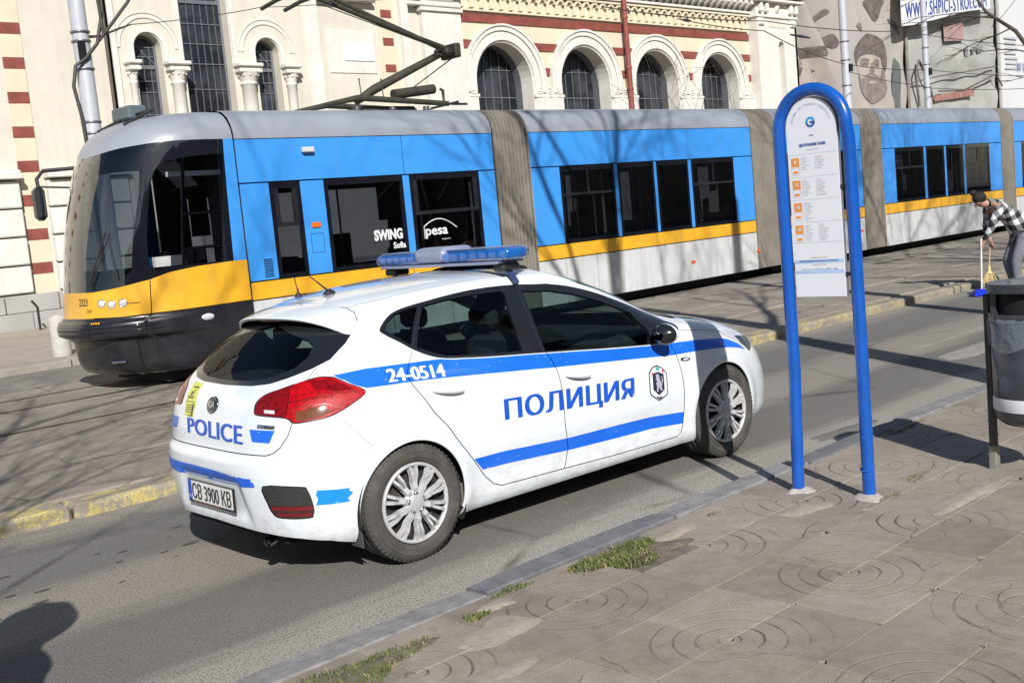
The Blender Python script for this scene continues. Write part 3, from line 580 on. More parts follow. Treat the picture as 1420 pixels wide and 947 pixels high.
# wheels
def wheel(cx, sg, steer=0):
    W_ = thing('wheel', (cx, -.775*sg, .316), None, None); W_.parent = car; W_.rotation_euler = (0, 0, (0 if sg > 0 else PI)+steer)
    mb = MB(); o_ = -.10; R = .316
    mb.lathe([(.215, .09), (.235, .105), (.27, .108), (.296, .098), (.309, .085), (R, .072), (R, .03), (R-.008, .027), (R-.008, .02), (R, .017), (R, -.017), (R-.008, -.02), (R-.008, -.027), (R, -.03), (R, -.072), (.309, -.085), (.296, -.098), (.27, -.108), (.235, -.105), (.215, -.09), (.213, -.06)], (0, 0, 0), 'y', 72)
    mb.lathe([(.2155, .09), (.214, -.09)], (0, 0, 0), 'y', 48)
    ty = mb.build('tyre', m_tyre, W_)
    # tread blocks on the shoulder, sidewall ring
    mb = MB()
    for i in range(64):
        t = 2*PI*i/64
        for s_ in (-1, 1):
            c_, n_ = math.cos(t), math.sin(t); c2, n2 = math.cos(t+.055), math.sin(t+.055)
            mb.add([(c_*R*1.003, s_*.045, n_*R*1.003), (c2*R*1.003, s_*.045, n2*R*1.003), (c2*R*1.0, s_*.086, n2*R*1.0-0), (c_*R, s_*.086, n_*R), (c_*.298, s_*.099, n_*.298), (c2*.298, s_*.099, n2*.298)], [(0, 1, 2, 3), (3, 2, 5, 4)])
    mb.build('tread', m_tyre, ty)['kind'] = 'stuff'
    mb = MB(); mb.lathe([(.243, -.1085), (.246, -.111), (.249, -.1095)], (0, 0, 0), 'y', 48); mb.lathe([(.272, -.1095), (.275, -.1115), (.278, -.1085)], (0, 0, 0), 'y', 48); mb.build('sidewall_ring', m_tyre, ty)
    mb = MB(); mb.lathe([(.20, -.055), (.05, -.05), (.045, -.06), (.001, -.06)], (0, 0, 0), 'y', 40)
    for i in range(9): a = 2*PI*i/9; mb.lathe([(.001, -.066), (.014, -.066), (.014, -.05)], (.15*math.cos(a), 0, .15*math.sin(a)), 'y', 10)
    mb.build('brake_drum', M('rusty_dark_steel', (.05, .045, .042), .6, metal=.4, var=.4, vs=20), W_)
    mb = MB(); mb.lathe([(.212, -.075), (.2165, -.098), (.210, -.107), (.199, -.105), (.196, -.085)], (0, 0, 0), 'y', 60)
    mb.lathe([(.001, -.112), (.030, -.112), (.040, -.108), (.070, -.100), (.075, -.085)], (0, 0, 0), 'y', 40)
    def spoke(a0, r0, a1, r1, w0, w1):
        d0, d1 = Vector((math.cos(a0), 0, math.sin(a0)))*r0, Vector((math.cos(a1), 0, math.sin(a1)))*r1; dr = (d1-d0).normalized(); pr = Vector((-dr.z, 0, dr.x)); V = []
        for p_, w_, y_ in ((d0, w0, -.102), ((d0+d1)/2, (w0+w1)/2, -.113), (d1, w1, -.102)):
            V += [p_-pr*w_+Vector((0, y_+.022, 0)), p_-pr*w_*.6+Vector((0, y_-.002, 0)), p_+pr*w_*.6+Vector((0, y_-.002, 0)), p_+pr*w_+Vector((0, y_+.022, 0))]
        F = []
        for j in range(2):
            for k_ in range(3): F.append((j*4+k_, j*4+k_+1, (j+1)*4+k_+1, (j+1)*4+k_))
        mb.add(V, F)
    for i in range(10):
        a = 2*PI*(i+.5)/10; w_ = 2*PI/10
        spoke(a, .050, a, .118, .020, .021); spoke(a-.085, .108, a-w_*.155, .203, .0105, .0125); spoke(a+.085, .108, a+w_*.155, .203, .0105, .0125)
    wc = mb.build('wheel_cover', m_rim, W_, recalc=False)
    mb = MB()
    for i in range(5):
        a = 2*PI*i/5+PI/2; mb.lathe([(.001, -.1075), (.0085, -.1075), (.0085, -.10)], (.052*math.cos(a), 0, .052*math.sin(a)), 'y', 8); 
    mb.build('wheel_nut', m_chrome, W_)
    mb = MB()
    for i in range(5):
        a = 2*PI*i/5+PI/2; mb.lathe([(.0095, -.1062), (.0155, -.1062)], (.052*math.cos(a), 0, .052*math.sin(a)), 'y', 12)
    mb.build('nut_recess', m_void, wc, recalc=False)
for cx in (0, 2.65):
    for sg in (1, -1): wheel(cx, sg)
# interior
mb = MB(); mb.box(1.95, 2.45, -.66, .66, .60, .93, .05); mb.box(1.85, 2.0, -.60, .60, .80, .90, .03); mb.build('dashboard', m_seat, car)
mb = MB(); mb.box(-.30, .05, -.62, .62, .55, .98, .03); mb.box(-.55, -.2, -.58, .58, .83, .86, .01); mb.build('parcel_shelf', m_seat, car)
mb = MB(); mb.lathe([(.16, -.012), (.185, 0), (.16, .012)], (0, 0, 0), 'x', 24); mb.box(-.01, .01, -.17, .17, -.02, .02); mb.v = [(1.76+x+z*.35, .36+y, .93+z) for x, y, z in mb.v]; mb.build('steering_wheel', m_black, car)
def seat(x, y, wd):
    mb = MB(); mb.box(x-.02, x+.48, y-wd, y+wd, .34, .52, .05); nb = len(mb.v); mb.box(-.06, .06, -wd, wd, .0, .60, .05); mb.v[nb:] = [(x+a_-c_*.30, y+b_, .48+c_) for a_, b_, c_ in mb.v[nb:]]; st_ = mb.build('seat', m_seat, car)
    n2 = 1 if wd < .4 else 3
    for i in range(n2):
        mb = MB(); yy = y+(i-(n2-1)/2)*.42; mb.box(x-.26, x-.16, yy-.12, yy+.12, 1.10, 1.24, .035); mb.tube([(x-.2, yy-.05, 1.05), (x-.2, yy-.05, 1.14)], .007, 6); mb.tube([(x-.2, yy+.05, 1.05), (x-.2, yy+.05, 1.14)], .007, 6); mb.build('headrest', m_seat, st_)
seat(1.22, -.36, .24); seat(1.22, .36, .24); seat(.30, 0, .58)
mb = MB(); mb.box(-.1, 1.5, -.60, .60, .3, .34); mb.build('cabin_floor', m_seat, car)
mb = MB(); mb.box(1.78, 1.81, -.12, .12, 1.24, 1.30, .01); mb.build('interior_mirror', m_black, car)
# roof light bar
lb = thing('light_bar', (1.06, 0, 1.545), None, None); lb.parent = car
m_bl = Nt('blue_beacon_lens'); k = m_bl; k.base((.004, .16, .62)); k.b.inputs['Roughness'].default_value = .08; k.b.inputs['Coat Weight'].default_value = 1.; k.b.inputs['Alpha'].default_value = .45
pz = k.obj(); wv = k.new('TexWave', i0=k.scalev(pz, (0, 1, 0)), i1=9.); wv.bands_direction = 'Y'
k.base((.004, .19, .74)); m_lens = m_bl.m
m_grey = M('grey_light_bar_cover', (.22, .25, .36), .3, var=.06, coat=.4)
def pod(y0, y1, mb, hw=.125, z0=-.035, z1=.045, rnd=.07):
    n_ = 14; rows = []
    for i in range(n_+1):
        t = i/n_; y = y0+(y1-y0)*t; e = min(abs(y-y0), abs(y-y1)) if rnd else 1
        s_ = math.sqrt(max(0, 1-(1-min(e/rnd, 1))**2)) if rnd and ((y0 < -.6 and abs(y-y0) < rnd) or (y1 > .6 and abs(y-y1) < rnd)) else 1; s_ = max(s_, .25)
        rows.append([(hw*s_*math.cos(a)*(abs(math.cos(a))**-.45 if abs(math.cos(a)) > .02 else 1), y, (z0+z1)/2+(z1-z0)/2*math.sin(a)*(abs(math.sin(a))**-.3 if abs(math.sin(a)) > .02 else 1)*(.6+.4*s_)) for a in [2*PI*j/20+.001 for j in range(20)]])
    V = [p_ for r_ in rows for p_ in r_]; F = [(i*20+j, i*20+(j+1) % 20, (i+1)*20+(j+1) % 20, (i+1)*20+j) for i in range(n_) for j in range(20)]
    F += [tuple(range(20)), tuple(range(n_*20, n_*20+20))[::-1]]; mb.add(V, F, True)
for y0, y1 in ((-.69, -.08), (.15, .67)):
    mb = MB(); pod(y0, y1, mb); mb.build('beacon_lens', m_lens, lb)
    mb = MB()
    for i in range(6):
        y = y0+(y1-y0)*(i+.7)/6.6; mb.box(-.085, .085, y-.036, y+.036, -.02, .030, .008)
    mb.build('reflector', m_chrome, lb)
mb = MB(); pod(-.10, .17, mb, .130, -.035, .072, 0); mb.build('centre_section', m_grey, lb)
mb = MB(); mb.box(-.11, .11, -.60, .60, -.052, -.034, .006); mb.build('base_tray', m_grey, lb)
mb = MB(); mb.box(-.085, .085, -.63, .61, .043, .050, .004); mb.build('top_cover', m_grey, lb)
m_foot = M('black_foot', (.02, .02, .022), .5)
for sg in (1, -1):
    mb = MB(); mb.box(-.07, .07, -.56*sg-.05, -.56*sg+.05, -.10, -.052, .012); mb.build('mounting_foot', m_foot, lb)
    mb = MB(); pts = [(-.0, -.575*sg, -.088), (0, -.60*sg, -.118), (0, -.628*sg, -.152), (0, -.640*sg, -.175)]; V = []
    for x_, y_, z_ in pts: V += [(x_-.022, y_, z_), (x_+.022, y_, z_)]
    mb.add(V, [(0, 1, 3, 2), (2, 3, 5, 4), (4, 5, 7, 6)]); st_ = mb.build('strap', M('navy_strap', (.03, .045, .14), .5), lb); sm = st_.modifiers.new('thickness', 'SOLIDIFY'); sm.thickness = .006
# aerials
mb = MB(); mb.lathe([(.045, 0), (.03, .018), (.008, .03)], (.14, -.03, 1.418), 'z', 14); mb.v = [(x, -.03+(y+.03)*.6, z) for x, y, z in mb.v]; mb.tube([(.13, -.03, 1.44), (.02, -.03, 1.535)], [.006, .003], 6); mb.build('aerial', m_black, car)
mb = MB(); mb.lathe([(.024, 0), (.02, .012), (.006, .03), (.006, .05)], (.045, .16, 1.413), 'z', 12); mb.tube([(.045, .16, 1.44), (.035, .165, 1.53)], .003, 6); mb.build('aerial', m_black, car)
# wiper on the rear window
# ============================================================ TRAM
TY, TZ = 8.15, .10
tram = thing('tram', (12, TY, TZ), 'long blue, yellow and white articulated tram with grey roof and raised pantograph', 'tram')
TO = Vector((12, TY, TZ))
def sh(mb): mb.v = [(x-TO.x, y-TO.y, z-TO.z) for x, y, z in mb.v]; return mb
def tb(mb, name, mat, parent=tram, **k): return sh(mb).build(name, mat, parent, **k)
m_tblue = M('tram_blue_paint', (.045, .285, .76), .3, var=.06, vs=1.2, coat=.3, dirt=.06, streak=.10)
m_tyel = M('tram_yellow_paint', (.80, .41, .022), .34, var=.08, vs=1.5, coat=.25, dirt=.12, streak=.14)
m_twhite = M('tram_white_paint', (.575, .585, .59), .36, var=.06, vs=1.4, coat=.2, dirt=.22, dirtcol=(.30, .27, .23), streak=.38)
m_tgrey = M('tram_grey_roof', (.27, .29, .33), .38, var=.10, vs=1.3, coat=.15, dirt=.15)
m_tblack = M('tram_black_panel', (.014, .015, .020), .3, var=.2, coat=.25, dirt=.06)
m_tgloss = M('tram_black_glass_surround', (.008, .009, .014), .07, var=.1, coat=1.)
m_tglass = glass('tram_window_glass', (.52, .54, .58), .5)
m_wglass = glass('tram_windscreen_glass', (.34, .38, .39), 2.0); m_sglass = glass('cab_side_glass', (.34, .36, .40), .6)
m_tdark = M('tram_dark_interior', (.014, .015, .018), .8, var=.3)
m_tseat = M('tram_seat_red', (.07, .012, .012), .7, var=.2)
m_pole = M('tram_grab_pole', (.45, .45, .45), .35, metal=.6)
m_rubber = M('bellows_rubber', (.235, .212, .175), .75, var=.2, vs=3, bump=.2, bs=60, dirt=.15, dirtcol=(.15, .13, .10))
Y0 = 7.0; Y1 = 9.3
def panel(x0, x1, z0, z1, mat, name, y=Y0, th=.022, parent=tram, bev=.004):
    mb = MB(); g = .008; mb.box(x0+g, x1-g, min(y, y+th), max(y, y+th), z0+g, z1-g, bev); return tb(mb, name, mat, parent)
roofsec = [(0, 3.04), (.008, 3.12), (.04, 3.22), (.11, 3.32), (.22, 3.395), (.38, 3.435), (.66, 3.455), (1.15, 3.465)]
rs = [(Y0+a, b) for a, b in roofsec]+[(Y1-a, b) for a, b in roofsec[::-1][1:]]
def shell(mb, x0, x1, sec, smooth=True):
    V = [(x0, y, z) for y, z in sec]+[(x1, y, z) for y, z in sec]; n = len(sec)
    mb.add(V, [(i, i+1, n+i+1, n+i) for i in range(n-1)], smooth)
def window(x0, x1, z0=1.25, z1=2.48, sliding=True, parent=tram, mull=True):
    mb = MB(); f = .055; y = Y0+.004
    for a, b, c, d in ((x0, x1, z0, z0+f), (x0, x1, z1-f*1.4, z1), (x0, x0+f, z0+f, z1-f*1.4), (x1-f, x1, z0+f, z1-f*1.4)): mb.box(a, b, y, y+.03, c, d)
    w_ = tb(mb, 'window', m_tgloss, parent)
    mb = MB(); mb.box(x0+f*.5, x1-f*.5, y+.012, y+.016, z0+f*.5, z1-f*.5); tb(mb, 'pane', m_tglass, w_)
    if sliding and x1 < 8: mb = MB(); mb.box(x0+f, x1-f, y+.004, y+.03, z1-.57, z1-.52); mb.box(x0+f, x0+f+.07, y+.004, y+.03, z1-.52, z1-f*1.4); mb.box(x1-f-.07, x1-f, y+.004, y+.03, z1-.52, z1-f*1.4); tb(mb, 'window_bar', m_tblack, w_)
    elif sliding: mb = MB(); mb.box(x0+f, x1-f, y+.004, y+.03, z1-.47, z1-.43); mb.box((x0+x1)/2-.015, (x0+x1)/2+.015, y+.004, y+.03, z1-.43, z1-f*1.4); tb(mb, 'window_bar', m_tblack, w_)
    return w_
def module(x0, x1, ups, wins, yel, skirts, slide=(), far=True):
    rf = MB(); cuts = [x0]+[u for u in ups]+[x1]
    shell(rf, x0, x1, rs); r_ = tb(rf, 'roof', m_tgrey, recalc=False)
    for a, b in zip(cuts[:-1], cuts[1:]): panel(a, b, 2.485, 3.038, m_tblue, 'upper_panel')
    xs = [x0]+[v for w_ in wins for v in w_]+[x1]
    for i in range(0, len(xs), 2):
        if xs[i+1]-xs[i] > .02: panel(xs[i], xs[i+1], 1.245, 2.485, m_tblue, 'window_pillar' if xs[i+1]-xs[i] < .2 else 'side_panel')
    for i, (a, b) in enumerate(wins): window(a, b, sliding=i in slide)
    cy = [x0]+yel+[x1]
    for a, b in zip(cy[:-1], cy[1:]): panel(a, b, 1.010, 1.245, m_tyel, 'yellow_panel')
    cs_ = [x0]+skirts+[x1]
    for a, b in zip(cs_[:-1], cs_[1:]): panel(a, b, .285, 1.010, m_twhite, 'skirt_panel')
    mb = MB()                                        # dark carcass behind the panels
    for y, d in ((Y0+.03, .05), (Y1-.05, .05)):
        mb.box(x0, x1, y, y+d, .30, 1.26); mb.box(x0, x1, y, y+d, 2.44, 3.03)
        for i in range(0, len(xs), 2): mb.box(xs[i]-(0 if i == 0 else .03), xs[i+1]+(0 if i+2 >= len(xs) else .03), y, y+d, 1.2, 2.5)
    mb.box(x0, x1, Y0+.05, Y1-.05, .42, .48); mb.box(x0, x1, Y0+.05, Y1-.05, 2.52, 2.56); mb.box(x0+.1, x1-.1, 7.35, 8.95, .13, .44)
    tb(mb, 'carcass', m_tdark)
    mb = MB(); mb.box(x0, x1, Y1-.02, Y1, .285, 1.25); mb.box(x0, x1, Y1-.02, Y1, 2.48, 3.04)
    for i in range(0, len(xs), 2): mb.box(xs[i], xs[i+1], Y1-.02, Y1, 1.25, 2.48)
    tb(mb, 'far_side', m_tblue)
    for a, b in wins:
        mb = MB(); mb.box(a, b, Y1-.02, Y1-.015, 1.25, 2.48); tb(mb, 'far_pane', m_tglass)
        xx = a; rgw = random.Random(int(a*100))
        while xx < b-.1:
            w_ = rgw.uniform(.18, .5); z0_ = rgw.choice((1.25, 1.25, 1.9)); z1_ = rgw.choice((2.48, 2.1, 1.75)) if z0_ < 1.5 else 2.48
            if rgw.random() < .8: mb = MB(); mb.box(xx, min(xx+w_, b), Y1-.16, Y1-.14, z0_, z1_); tb(mb, 'far_blocker', m_tdark)  # dark boards added at random so daylight shows through in patches
            xx += w_+rgw.uniform(.02, .22)
    x = x0+.5; i = 0
    while x < x1-.6:
        for y in (7.12, 8.62):
            if (i+int(y)) % 3 == 2: continue
            mb = MB(); mb.box(x, x+.44, y, y+.44, .86, .92, .02); mb.box(x+.40, x+.46, y, y+.44, .9, 1.48, .02); mb.box(x+.1, x+.3, y+.1, y+.3, .48, .86); s_ = tb(mb, 'seat', m_tseat if i % 2 else m_tdark)
        mb = MB(); mb.tube([(x+.3, 7.62 if i % 2 else 8.5, .48), (x+.3, 7.62 if i % 2 else 8.5, 2.52)], .016, 6, cap=False); tb(mb, 'grab_pole', m_pole)
        x += .86; i += 1
module(3.80, 8.20, [6.45], [(4.23, 4.69), (5.07, 6.40), (6.53, 7.86)], [6.45], [4.9, 6.0, 7.1], slide=(0, 2))
module(8.97, 15.05, [11.0, 13.05], [(9.63, 10.95), (11.05, 12.02), (12.10, 13.01), (13.11, 14.43)], [11.0, 13.08], [9.6, 10.35, 11.0, 12.05, 13.08, 14.1, 14.7], slide=(0, 3))
module(15.92, 19.28, [17.6], [(16.3, 17.5), (17.62, 18.75)], [17.6], [16.9, 17.6, 18.7])
module(20.20, 26.65, [22.28, 24.40], [(20.80, 22.22), (22.34, 23.30), (23.40, 24.35), (24.46, 25.90)], [22.28, 24.40], [20.9, 21.6, 22.28, 23.3, 24.4, 25.5], slide=(0, 3))
module(27.48, 35.0, [29.5, 31.6], [(27.95, 29.4), (29.5, 30.5), (30.6, 31.5), (31.6, 33.0)], [29.5, 31.6], [28.5, 29.5, 30.6, 31.6, 32.7])
panel(35.0, 35.1, .285, 3.04, m_tblack, 'end_wall', th=2.3)
# bellows
def bellows(x0, x1, n=10):
    mb = MB(); sec = [(Y0+.035, .30), (Y0+.035, 1.0), (Y0+.035, 2.0)]+[(Y0+.035+a*.97, b-.045) for a, b in roofsec]; sec += [(Y0+Y1-a, b) for a, b in sec[::-1][1:]]; V = []; m = len(sec); K = n*4
    for i in range(K+1):
        x = x0+(x1-x0)*i/K; d = .042*(1 if i % 4 in (1, 2) else -1)
        for j, (y, z) in enumerate(sec):
            cy, cz = TY, 1.6; dy = (y-cy); dz = (z-cz); l = math.hypot(dy/1.15, dz/1.8); s_ = 1-d/1.3*(1); V.append((x, cy+dy*(1+(-d)/1.15), z if z < .4 else z-d*(1 if z > 3.1 else 0)))
    mb.add(V, [(i*m+j, i*m+j+1, (i+1)*m+j+1, (i+1)*m+j) for i in range(K) for j in range(m-1)]); b = tb(mb, 'bellows', m_rubber)
    mb = MB(); shell(mb, x0-.02, x0+.03, [(y+(0.012 if y < TY else -.012), z-.012) for y, z in [(Y0, .3)]+rs+[(Y1, .3)]]); shell(mb, x1-.03, x1+.02, [(y+(0.012 if y < TY else -.012), z-.012) for y, z in [(Y0, .3)]+rs+[(Y1, .3)]]); tb(mb, 'bellows_frame', m_tblack, b)
    mb = MB(); mb.box(x0, x1, Y0+.25, Y0+.28, .4, 3.0); mb.box(x0, x1, Y1-.28, Y1-.25, .4, 3.0); tb(mb, 'bellows_lining', m_tdark, b)
for a, b in ((8.20, 8.97), (15.05, 15.92), (19.28, 20.20), (26.65, 27.48)): bellows(a, b)
# small fittings on the first module
mb = MB(); mb.box(4.76, 4.94, Y0-.07, Y0, 2.84, 2.91, .012); tb(mb, 'camera_pod', m_twhite)
mb = MB(); mb.box(4.80, 4.94, Y0-.02, Y0, 1.86, 1.93, .008); tb(mb, 'orange_marker_lamp', M('orange_lens', (.75, .16, .01), .2, coat=.6))
for i in range(9): mb = MB(); mb.box(4.02, 4.15, Y0-.006, Y0+.002, 1.29+i*.027, 1.302+i*.027); tb(mb, 'vent_slot', m_tblack)
mb = MB()
for a, b, c, d in ((4.77, 4.97, 1.78, 1.785), (4.77, 4.97, 1.53, 1.535), (4.77, 4.775, 1.53, 1.785), (4.965, 4.97, 1.53, 1.785)): mb.box(a, b, Y0-.003, Y0+.001, c, d)
tb(mb, 'access_hatch', m_tblack); tram.children[-1]['kind'] = 'stuff'
for x, z in ((12.9, .60), (15.0, .62), (19.05, .70)): mb = MB(); mb.box(x, x+.11, Y0-.012, Y0, z, z+.055, .004); tb(mb, 'side_reflector', M('orange_red_reflector', (.7, .10, .02), .3, coat=.4))
mb = MB(); mb.lathe([(.001, -.02), (.055, -.02), (.06, 0)], (19.0, Y0, 2.0), 'y', 14); tb(mb, 'red_button', M('red_button', (.5, .03, .02), .4))
# lettering on the windows
m_tw = M('white_window_lettering', (.72, .72, .72), .5)
def ttext(body, x0, x1, z0, z1, bold=.02, y=Y0-.004, mat=m_tw, shear=0., name='lettering'):
    V, F = fit_text(body, x0, z0, x1, z1, bold, shear=shear); mb = MB(); mb.add([(x, y, z) for x, z in V], F); return tb(mb, name, mat, recalc=False)
ttext('SWiNG', 5.80, 6.30, 1.60, 1.75, .045); ttext('Sofia', 6.12, 6.34, 1.47, 1.56, .03)
ttext('pesa', 6.72, 7.14, 1.56, 1.70, .02); ttext('Bydgoszcz', 7.02, 7.18, 1.52, 1.545, .0)
mb = MB(); mb.tube([(6.70+.62*t, Y0-.004, 1.62+.21*math.sin(PI*(.18+.72*t))) for t in [i/14 for i in range(15)]], .008, 5); mb.tube([(6.70, Y0-.004, 1.74), (6.70, Y0-.004, 1.56)], .006, 5); tb(mb, 'logo_arc', m_tw); tram.children[-1]['kind'] = 'stuff'
# ---- cab: curved nose
CT = {'L':[(.28,1.50),(.32,1.62),(.50,1.70),(.70,1.72),(.735,1.72),(.765,1.90),(.90,1.92),(.955,1.91),(.985,1.83),(1.0,1.82),(1.3,1.78),(1.8,1.71),(2.4,1.57),(2.9,1.40),(3.05,1.32),(3.2,1.21),(3.33,1.02),(3.40,.82),(3.45,.45)],'W':[(0.28,1.1),(0.4,1.15),(3.04,1.15),(3.15,1.13),(3.28,1.05),(3.38,0.92),(3.43,0.72),(3.45,0.5)]}
def CSf(t, z):
    t, z = np.broadcast_arrays(np.asarray(t, float), np.asarray(z, float)); L = pch(CT['L'], z); W_ = pch(CT['W'], z); a = np.abs(t); p, q = 2.3, 2.7
    X = np.clip((1-a)/.45, 0, 1); Y = np.clip(a/.55, 0, 1); l = np.ones_like(X)
    for _ in range(12): A_ = (l*X)**p; B_ = (l*Y)**q; l = l-(A_+B_-1)*l/(p*A_+q*B_)
    return np.stack([3.78-L*l*X, 8.15+np.sign(t)*W_*l*Y, z], -1)
cab = {'wind':[(-0.1108,2.9716),(-0.3205,3.0051),(-0.5142,3.0227),(-0.5542,3.0227),(-0.5574,2.7761),(-0.5518,2.5559),(-0.5334,2.186),(-0.5198,1.9147),(-0.5062,1.5448),(-0.4126,1.4549),(-0.3357,1.3898),(-0.2237,1.344),(-0.1036,1.3457)],'side':[(-0.9504,2.8659),(-0.9112,1.5536),(-0.8655,1.5518),(-0.8135,1.5518),(-0.7055,1.5518),(-0.6166,1.5818),(-0.6118,1.9165),(-0.6126,2.2247),(-0.6182,2.5119),(-0.6327,2.7056),(-0.6583,2.7708),(-0.7031,2.8078),(-0.7655,2.8377),(-0.8295,2.8554)],'ytop':[(0.054,1.3475),(-0.2205,1.3281),(-0.3605,1.351),(-0.4886,1.3827),(-0.6206,1.4197),(-0.7183,1.4867),(-0.8263,1.5219),(-0.936,1.5395),(-1.0,1.5272)],'bumpertop':[(0.1453,1.0234),(-0.2245,1.0181),(-0.431,1.0058),(-0.619,1.0146),(-0.7479,1.0163),(-0.9288,1.0251),(-1.0,1.0304)],'roofline':[(-0.1108,2.9734),(-0.3181,3.0139),(-0.5502,3.0368),(-0.7567,3.0509),(-0.9624,3.0438)],'lights':[(-0.2805,1.1872),(-0.3525,1.1678),(-0.4334,1.1731),(0.0244,1.1572)]}
sA = 2.3; ab = lambda L: [(t*sA, z) for t, z in L]; mir = lambda L: [(-t, z) for t, z in L[::-1]]
wr = cab['wind']; wind = [(0, 2.95)]+wr[1:12]+[(0, 1.335)]; wind = wind+[(-t, z) for t, z in wind[::-1][1:-1]]
side = cab['side']; yt = cab['ytop'][1:-1]; bt = cab['bumpertop'][1:-1]; rl = cab['roofline']
yel = [(0, 1.335)]+yt+[(-1, 1.54), (-1, 1.028)]+bt[::-1]+[(0, 1.02)]; yelm = [(-t, z) for t, z in yel]
roofp = [(0, 2.965)]+rl+[(-1, 3.044), (-1, 3.46), (1, 3.46), (1, 3.044)]+[(-t, z) for t, z in rl[::-1]]
pl = [('windscreen', ab(wind)), ('side_window', ab(side)), ('side_window', ab(mir(side))),
      ('gapline', buffer_line(ab([(-.6206, 1.41), (-.6206, 1.0), (-.600, .55)]), .006)), ('gapline', buffer_line(ab([(.6206, 1.41), (.6206, 1.0), (.600, .55)]), .006)),
      ('gapline', buffer_line(ab(bt+[(-1, 1.028)]), .006)),
      ('blue_pillar', ab([(-1, 1.54), (-.953, 1.54), (-.955, 3.044), (-1, 3.044)])), ('blue_pillar', ab([(1, 1.54), (.953, 1.54), (.955, 3.044), (1, 3.044)])),
      ('yellow_nose', ab(yel)), ('yellow_nose', ab(yelm)), ('roof_fairing', ab(roofp)),
      ('bumper', ab([(-1, .3), (1, .3), (1, 1.02)]+[(-t, z) for t, z in bt[::-1]]+bt+[(-1, 1.02)]))]
cb = ab([(-1, .285), (1, .285), (1, 3.448), (-1, 3.448)])
Pc, Tc, Cc = cdt(cb, [p_ for _, p_ in pl], .062)
cc = np.full(len(Tc), '', dtype=object); dn = np.zeros(len(Tc), bool)
for nm_, p_ in pl: m_ = pip(p_, Cc[:, 0], Cc[:, 1]) & ~dn; cc[m_] = nm_; dn |= m_
cc[~dn] = 'glass_surround'; tt, zz2 = Pc[:, 0]/sA, Pc[:, 1]; Wc = CSf(tt, zz2)-np.array(TO); Nc = normals_of(CSf, tt, zz2, 4e-3, (-1, 1, .28, 3.4499))
if np.mean(Nc[:, 0]) > 0: Nc = -Nc
for nm_, mt in (('windscreen', m_wglass), ('side_window', m_sglass), ('gapline', m_void), ('blue_pillar', m_tblue), ('yellow_nose', m_tyel), ('roof_fairing', m_tgrey), ('bumper', m_tblack), ('glass_surround', m_tgloss)):
    for sg_ in ((None,) if nm_ not in ('side_window', 'blue_pillar') else (-1, 1)):
        m_ = cc == nm_
        if sg_: m_ = m_ & (np.sign(Cc[:, 0]) == sg_)
        t_ = Tc[m_]; ids, inv = np.unique(t_, return_inverse=True); t_ = inv.reshape(-1, 3); v = Wc[ids]+Nc[ids]*(-.01 if nm_ == 'gapline' else 0); n_ = Nc[ids]
        bad = (np.cross(v[t_[:, 1]]-v[t_[:, 0]], v[t_[:, 2]]-v[t_[:, 0]])*n_[t_].mean(1)).sum(1) < 0; t_ = t_.copy(); t_[bad] = t_[bad][:, ::-1]
        mesh_np(nm_, v, t_, mt, tram, n_)
t_ = Tc[np.isin(cc, ('gapline', 'yellow_nose', 'bumper', 'roof_fairing'))]; ids, inv = np.unique(t_, return_inverse=True); mesh_np('nose_lining', Wc[ids]-Nc[ids]*.03, inv.reshape(-1, 3), m_tdark, tram)
def onc(t, z, off=0.):
    p_ = CSf(np.array([t]), np.array([z]))[0]; n_ = normals_of(CSf, np.array([t]), np.array([z]), 4e-3, (-1, 1, .28, 3.4499))[0]
    n_ = n_*(-1 if n_[0] > 0 else 1); return Vector(p_)+Vector(n_)*off, Vector(n_)
for t, z in cab['lights'][:3]+[(-t_, z_) for t_, z_ in cab['lights'][:3]]:
    c_, n_ = onc(t, z, -.008); mb = MB(); mb.lathe([(.001, .018), (.038, .012), (.046, .006), (.049, 0)], n=18); h_ = tb(place(mb, c_, n_), 'headlamp', m_clear); 
    mb = MB(); mb.lathe([(.047, .010), (.052, .012), (.056, .004)], n=18); tb(place(mb, c_, n_), 'lamp_ring', m_chrome, h_)
mb = MB(); mb.tube([onc(t, 1.165, .004)[0] for t in np.linspace(-.46, -.56, 5)], .004, 5); tb(mb, 'lamp_line', m_black)
c_, n_ = onc(-.8527, .895, -.01); mb = MB(); mb.lathe([(.001, .02), (.05, .015), (.06, 0)], n=16); mb.v = [(x*1.5, y*.75, z) for x, y, z in mb.v]; tb(place(mb, c_, n_), 'side_lamp', m_clear)
def ctext(body, t0, t1, z0, z1, mat, bold=.03, name='lettering', off=.004):
    V, F = fit_text(body, t0, z0, t1, z1, bold); P_ = [onc(t, z, off)[0] for t, z in V]; mb = MB(); mb.add([tuple(p_) for p_ in P_], F); return tb(mb, name, mat, recalc=False)
ctext('2323', -.085, -.172, 1.17, 1.26, m_print, .01, 'fleet_number')
ctext('2323', -.62, -.54, 3.0, 3.0001, m_print, 0, 'fleet_number') if False else None
m_or = M('orange_print', (.85, .40, .02), .5); ctext('<<<<', -.245, -.312, .945, .985, m_or, .05, 'chevron_mark')
ctext('Sofia', -.165, -.21, 1.09, 1.13, m_print, 0)
mb = MB()
for zz_a in (.845, .90): mb.tube([onc(t, zz_a, .004)[0] for t in np.linspace(-.68, .6, 30)], .008, 5)
q = tb(mb, 'bumper_groove', m_tgloss); q['kind'] = 'stuff'
for t0_, t1_ in ((-.36, -.26),): mb = MB(); mb.tube([onc(t, .47, .012)[0] for t in np.linspace(t0_, t1_, 6)], .022, 6); tb(mb, 'coupler_slot', m_chrome)
